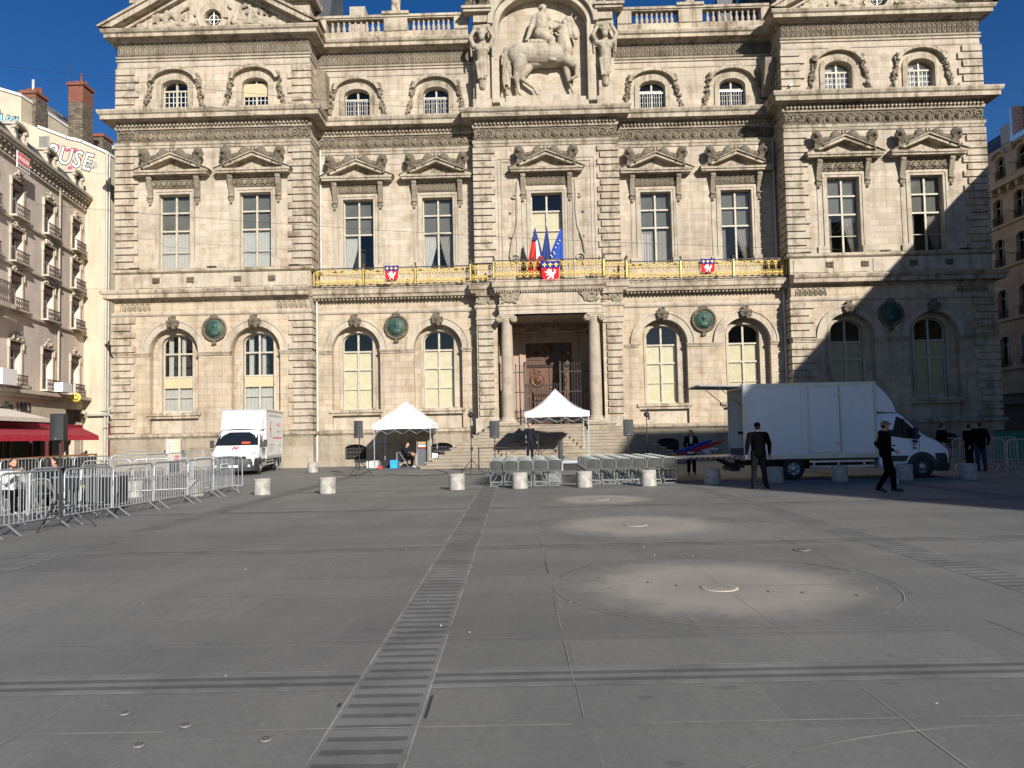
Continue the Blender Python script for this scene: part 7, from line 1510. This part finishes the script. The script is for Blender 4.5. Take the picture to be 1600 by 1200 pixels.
    for sd in'LR': an,to=J['an'+sd],J['to'+sd]; S_=[('c',an-Vector((0,0,.01*s)),to,.05*s,.036*s),('c',an+(an-to)*.25-Vector((0,0,.045*s)),to-Vector((0,0,.0)),.034*s,.034*s)]; organic('shoe',S_,.012*s,shoe or m_shoe,t,1)
    hm=hair or m_hair
    if cap:
        b=[('e',hd+Vector((0,0,.055*s)),(.085*s,.105*s,.075*s),Rm),('e',HP_(0,-.01,.03),(.086*s,.10*s,.05*s),Rm)]; 
        if cap[1]: b+=[('c',HP_(-.04,.10,.045),HP_(.04,.10,.045),.016*s,.016*s),('c',HP_(-.03,.15,.04),HP_(.03,.15,.04),.014*s,.014*s),('c',HP_(0,.08,.05),HP_(0,.15,.04),.03*s,.014*s)]
        organic('cap',b,.012*s,cap[0],t,1)
        organic('hair',[('e',HP_(0,-.04,-.01),(.078*s,.065*s,.06*s),Rm)],.012*s,hm,t,1)
    else:
        b=[('e',HP_(0,-.018,.045),(.082*s,.095*s,.088*s),Rm),('e',HP_(0,-.045,.0),(.08*s,.06*s,.075*s),Rm)]
        if longhair: b+=[('c',HP_(.06,-.03,0),HP_(.085,-.02,-.19),.035*s,.03*s),('c',HP_(-.06,-.03,0),HP_(-.085,-.02,-.19),.035*s,.03*s),('c',HP_(0,-.06,0),HP_(0,-.08,-.2),.07*s,.06*s)]
        organic('hair',b,.012*s,hm,t,1)
    if beard: organic('beard',[('e',HP_(0,.055,-.075),(.055*s,.045*s,.04*s)),('c',HP_(.06,.01,-.04),HP_(.03,.05,-.085),.02*s,.022*s),('c',HP_(-.06,.01,-.04),HP_(-.03,.05,-.085),.02*s,.022*s)],.011*s,beard,t,1)
    b=MB()
    for q in(-1,1): b.ball(HP_(q*.031,.078,.012),(.011*s,.009*s,.008*s),lo=False)
    b.build('eyes',m_hair,t); return t
# man in black seen from behind, in the middle distance
x,y=gr(1187,764); 
a=person(x,y,PI,1.80,'large man in black jacket and black cap seen from behind',fat=1.22,top=m_cbk,leg=m_cch,cap=(m_cbk,False),skin=m_skind,
 pose=dict(shL=(.205,0,1.42),shR=(-.205,0,1.42),elL=(.285,.03,1.16),elR=(-.285,.03,1.16),wrL=(.30,-.05,.91),wrR=(-.31,-.05,.91),anL=(.16,.03,.09),anR=(-.17,.0,.09),knL=(.12,-.02,.5),knR=(-.13,-.02,.5),toL=(.17,-.13,.03),toR=(-.27,-.12,.03)))
b=MB(); b.tube([(.055*cos(q)*1.05,-.0+.06*sin(q),1.545) for q in [2*PI*i/12 for i in range(13)]],.012,5); b.build('white_collar',m_cwh,a)
# walker with the khaki cap
x,y=gr(1386,769); m_kh=mat('khaki_cap',(.17,.125,.065),.8)
a=person(x,y,R(72),1.76,'walking person in black hoodie and khaki cap in front of the truck cab',fat=.95,top=m_cbk,leg=m_cbk,cap=(m_kh,True),hood=True,face=(.35,-1),
 pose=dict(anL=(.09,-.17,.09),knL=(.09,-.16,.51),toL=(.10,-.35,.04),anR=(-.09,.20,.11),knR=(-.09,-.02,.50),toR=(-.10,.05,.03),elL=(.24,.16,1.18),wrL=(.22,.02,.98),elR=(-.25,.12,1.19),wrR=(-.22,-.16,1.02)))
b=MB(); rn=random.Random(3)
for i in range(16): b.ball((rn.uniform(-.05,.07),.168+rn.uniform(-.004,.006),1.33+rn.uniform(-.09,.09)),(.016,.006,.022),lo=True)
b.build('pale_back_print',mat('print_pink',(.7,.35,.28),.7),a)
for sx,z,m in((.19,.74,mat('teal_print',(.05,.30,.28),.7)),): 
    b=MB(); b.obox((.185,-.13,.73),(.012,.10,.03)); b.obox((.18,-.15,.68),(.012,.10,.03)); b.build('teal_stripe',m,a)
b=MB(); b.obox((.15,-.27,.26),(.012,.03,.14)); b.build('pale_stripe',m_cwh,a)
# woman with the bundle of flags
x,y=gr(1081,741)
a=person(x,y,R(-8),1.64,'woman in dark jacket and white shirt holding furled flags beside the tail lift',top=m_cbk,leg=m_cbk,hair=m_hairb,longhair=True,fat=.92,
 pose=dict(elL=(.25,-.02,1.17),wrL=(.12,-.22,1.08),elR=(-.25,-.04,1.17),wrR=(-.17,-.25,.98)))
b=MB(); b.prism([(-.045,1.14),(.045,1.14),(.06,1.38),(-.05,1.38)],'y',-.170,-.150); b.build('white_shirt',m_cwh,a)
fb=empty('flag_bundle',(x,y-.30,0),R(-8),'bundle of furled blue, red and white flags held by the woman','flags'); 
A_=Vector((-.95,0,.62)); B_=Vector((1.02,.02,1.18)); d=(B_-A_)
P=[('c',A_+d*u0+Vector((0,o,z)),A_+d*u1+Vector((0,o,z+.02)),r0,r1) for u0,u1,o,z,r0,r1 in((.18,.62,-.02,.10,.05,.09),(.60,.82,-.02,.13,.09,.05))]; organic('blue_flag',P,.02,mat('flag_bundle_blue',(.02,.04,.35),.7),fb,1)
P=[('c',A_+d*u0+Vector((0,-.06,z)),A_+d*u1+Vector((0,-.06,z)),r0,r1) for u0,u1,z,r0,r1 in((0,.12,-.03,.07,.05),(.12,.55,-.01,.04,.06),(.55,.95,.03,.06,.04))]+[('c',A_+d*.5+Vector((0,-.1,-.08)),A_+d*1.0+Vector((0,-.1,-.02)),.03,.02)]; organic('red_flag',P,.02,mat('flag_bundle_red',(.42,.015,.03),.7),fb,1)
P=[('c',A_+d*.66+Vector((0,-.05,-.06)),A_+d*.76+Vector((0,-.04,-.28)),.07,.09),('c',A_+d*.76+Vector((0,-.04,-.12)),A_+d*.92+Vector((0,-.04,-.22)),.06,.05),('c',A_+d*.4+Vector((0,-.12,-.05)),A_+d*.5+Vector((0,-.1,-.1)),.05,.04)]; organic('white_flag',P,.02,mat('flag_bundle_white',(.55,.58,.68),.7),fb,1)
for i in range(5): b=MB(); b.tube([A_-d*.03+Vector((0,.02*i-.04,.02*(i%3))),B_+d*(.02*i)+Vector((0,.02*i-.05,.03*(i%3)))],.012,5); b.build('pole',mat('flag_pole_wood',(.25,.14,.07),.6),fb)
# man standing on the stage
X_,Z_=aty(828,700,33.2)
person(X_,33.2,R(12),1.66,'grey haired man in dark clothes standing under the stage tent',z0=.43,top=m_cnv,leg=m_cch,hair=mat('hair_grey',(.10,.09,.085),.7),fat=1.05,
 pose=dict(wrL=(.30,-.12,.88),elL=(.28,.0,1.13),wrR=(-.22,-.1,.92)))
# seated sound technician
SIT=dict(pel=(0,.0,.50),wa=(0,.02,.66),ch=(0,-.04,.90),nk=(0,-.08,1.05),hd=(0,-.16,1.19),shL=(.18,-.06,1.0),shR=(-.18,-.06,1.0),elL=(.22,-.16,.75),elR=(-.22,-.16,.75),wrL=(.16,-.40,.70),wrR=(-.14,-.40,.70),hiL=(.09,0,.50),hiR=(-.09,0,.50),knL=(.12,-.42,.52),knR=(-.12,-.42,.52),anL=(.12,-.38,.09),anR=(-.12,-.46,.09),toL=(.12,-.56,.03),toR=(-.12,-.64,.03))
X_,_=aty(632,729,38.2)
person(X_,38.2,R(80),1.74,'seated dark haired man in dark top working at the sound desk',pose=SIT,top=m_cnv,leg=m_cbk,shoe=m_shw)
# three on the right, in the shade
def feet(px,py): return gr(px,py)
x,y=feet(1474,733.5); person(x,y,R(28),1.70,'shaded person in black with pale shoes standing by the truck bumper',top=m_cbk,leg=m_cbk,shoe=m_shw,face=(1,-.6),pose=dict(wrL=(.2,-.2,1.0),wrR=(-.2,-.16,.98)))
x,y=feet(1516,733.5); person(x,y,R(200),1.66,'shaded man in black short sleeves beside the larger man in jeans',top=m_cbk,leg=m_cbk,sleeve=False,face=(-.6,-.6),pose=dict(wrL=(.24,-.12,.92)))
x,y=feet(1533,737); person(x,y,R(185),1.72,'large shaded man in black top and blue jeans seen from behind, far right',top=m_cbk,leg=m_jean,fat=1.3,pose=dict(shL=(.22,0,1.43),shR=(-.22,0,1.43),elL=(.32,.03,1.17),elR=(-.32,.03,1.17),wrL=(.32,-.04,.93),wrR=(-.33,-.04,.93),anL=(.10,.02,.09),anR=(-.22,-.06,.09),knR=(-.16,-.03,.5),toR=(-.26,-.22,.03)))
# seated at the cafe behind the barriers
def seat(x,y,rz,lb):
    o=copy_tree(ch); o.location=(x,y,0); o.rotation_euler=(0,0,rz+PI); tag(o,lb,'folding chair'); 
    if 'group' in o: del o['group']
X_,_=aty(15,720,16.8); person(X_,16.8,R(62),1.72,'bearded man in white top sitting behind the barriers, left edge',pose={**SIT,'wrL':(.10,-.38,.98),'elL':(.22,-.22,.78),'wrR':(-.05,-.40,1.0),'elR':(-.2,-.22,.78)},top=m_cwh,leg=m_cbk,hair=m_hairb,beard=m_hairb,shoe=m_shw); seat(X_,16.8,R(62),'folding chair under the bearded man in white')
X_,_=aty(70,720,17.2); person(X_,17.2,R(-172),1.70,'person with long dark hair in dark coat seen from behind, sitting behind the barriers',pose=SIT,top=m_cch,leg=m_cbk,longhair=True); seat(X_,17.2,R(-172),'folding chair under the long haired person behind the barriers')
X_,_=aty(92,720,18.6); person(X_,18.6,R(-20),1.68,'dark haired person facing the square, sitting behind the pole of the near loudspeaker',pose={**SIT,'wrL':(.04,-.25,1.05)},top=m_cbk,leg=m_cbk); seat(X_,18.6,R(-20),'folding chair under the dark haired person behind the loudspeaker pole')
X_,_=aty(45,720,17.9); t=empty('cafe_table',(X_,17.7,0),0,'small white topped table among the seated people behind the barriers','table'); MB().lathe([(0,.72),(.33,.72),(.33,.745),(0,.745)],(0,0,0),20).build('tabletop',m_wht,t); MB().lathe([(.22,0),(.22,.02),(.03,.05),(.03,.72)],(0,0,0),10).build('pedestal',m_alu,t)
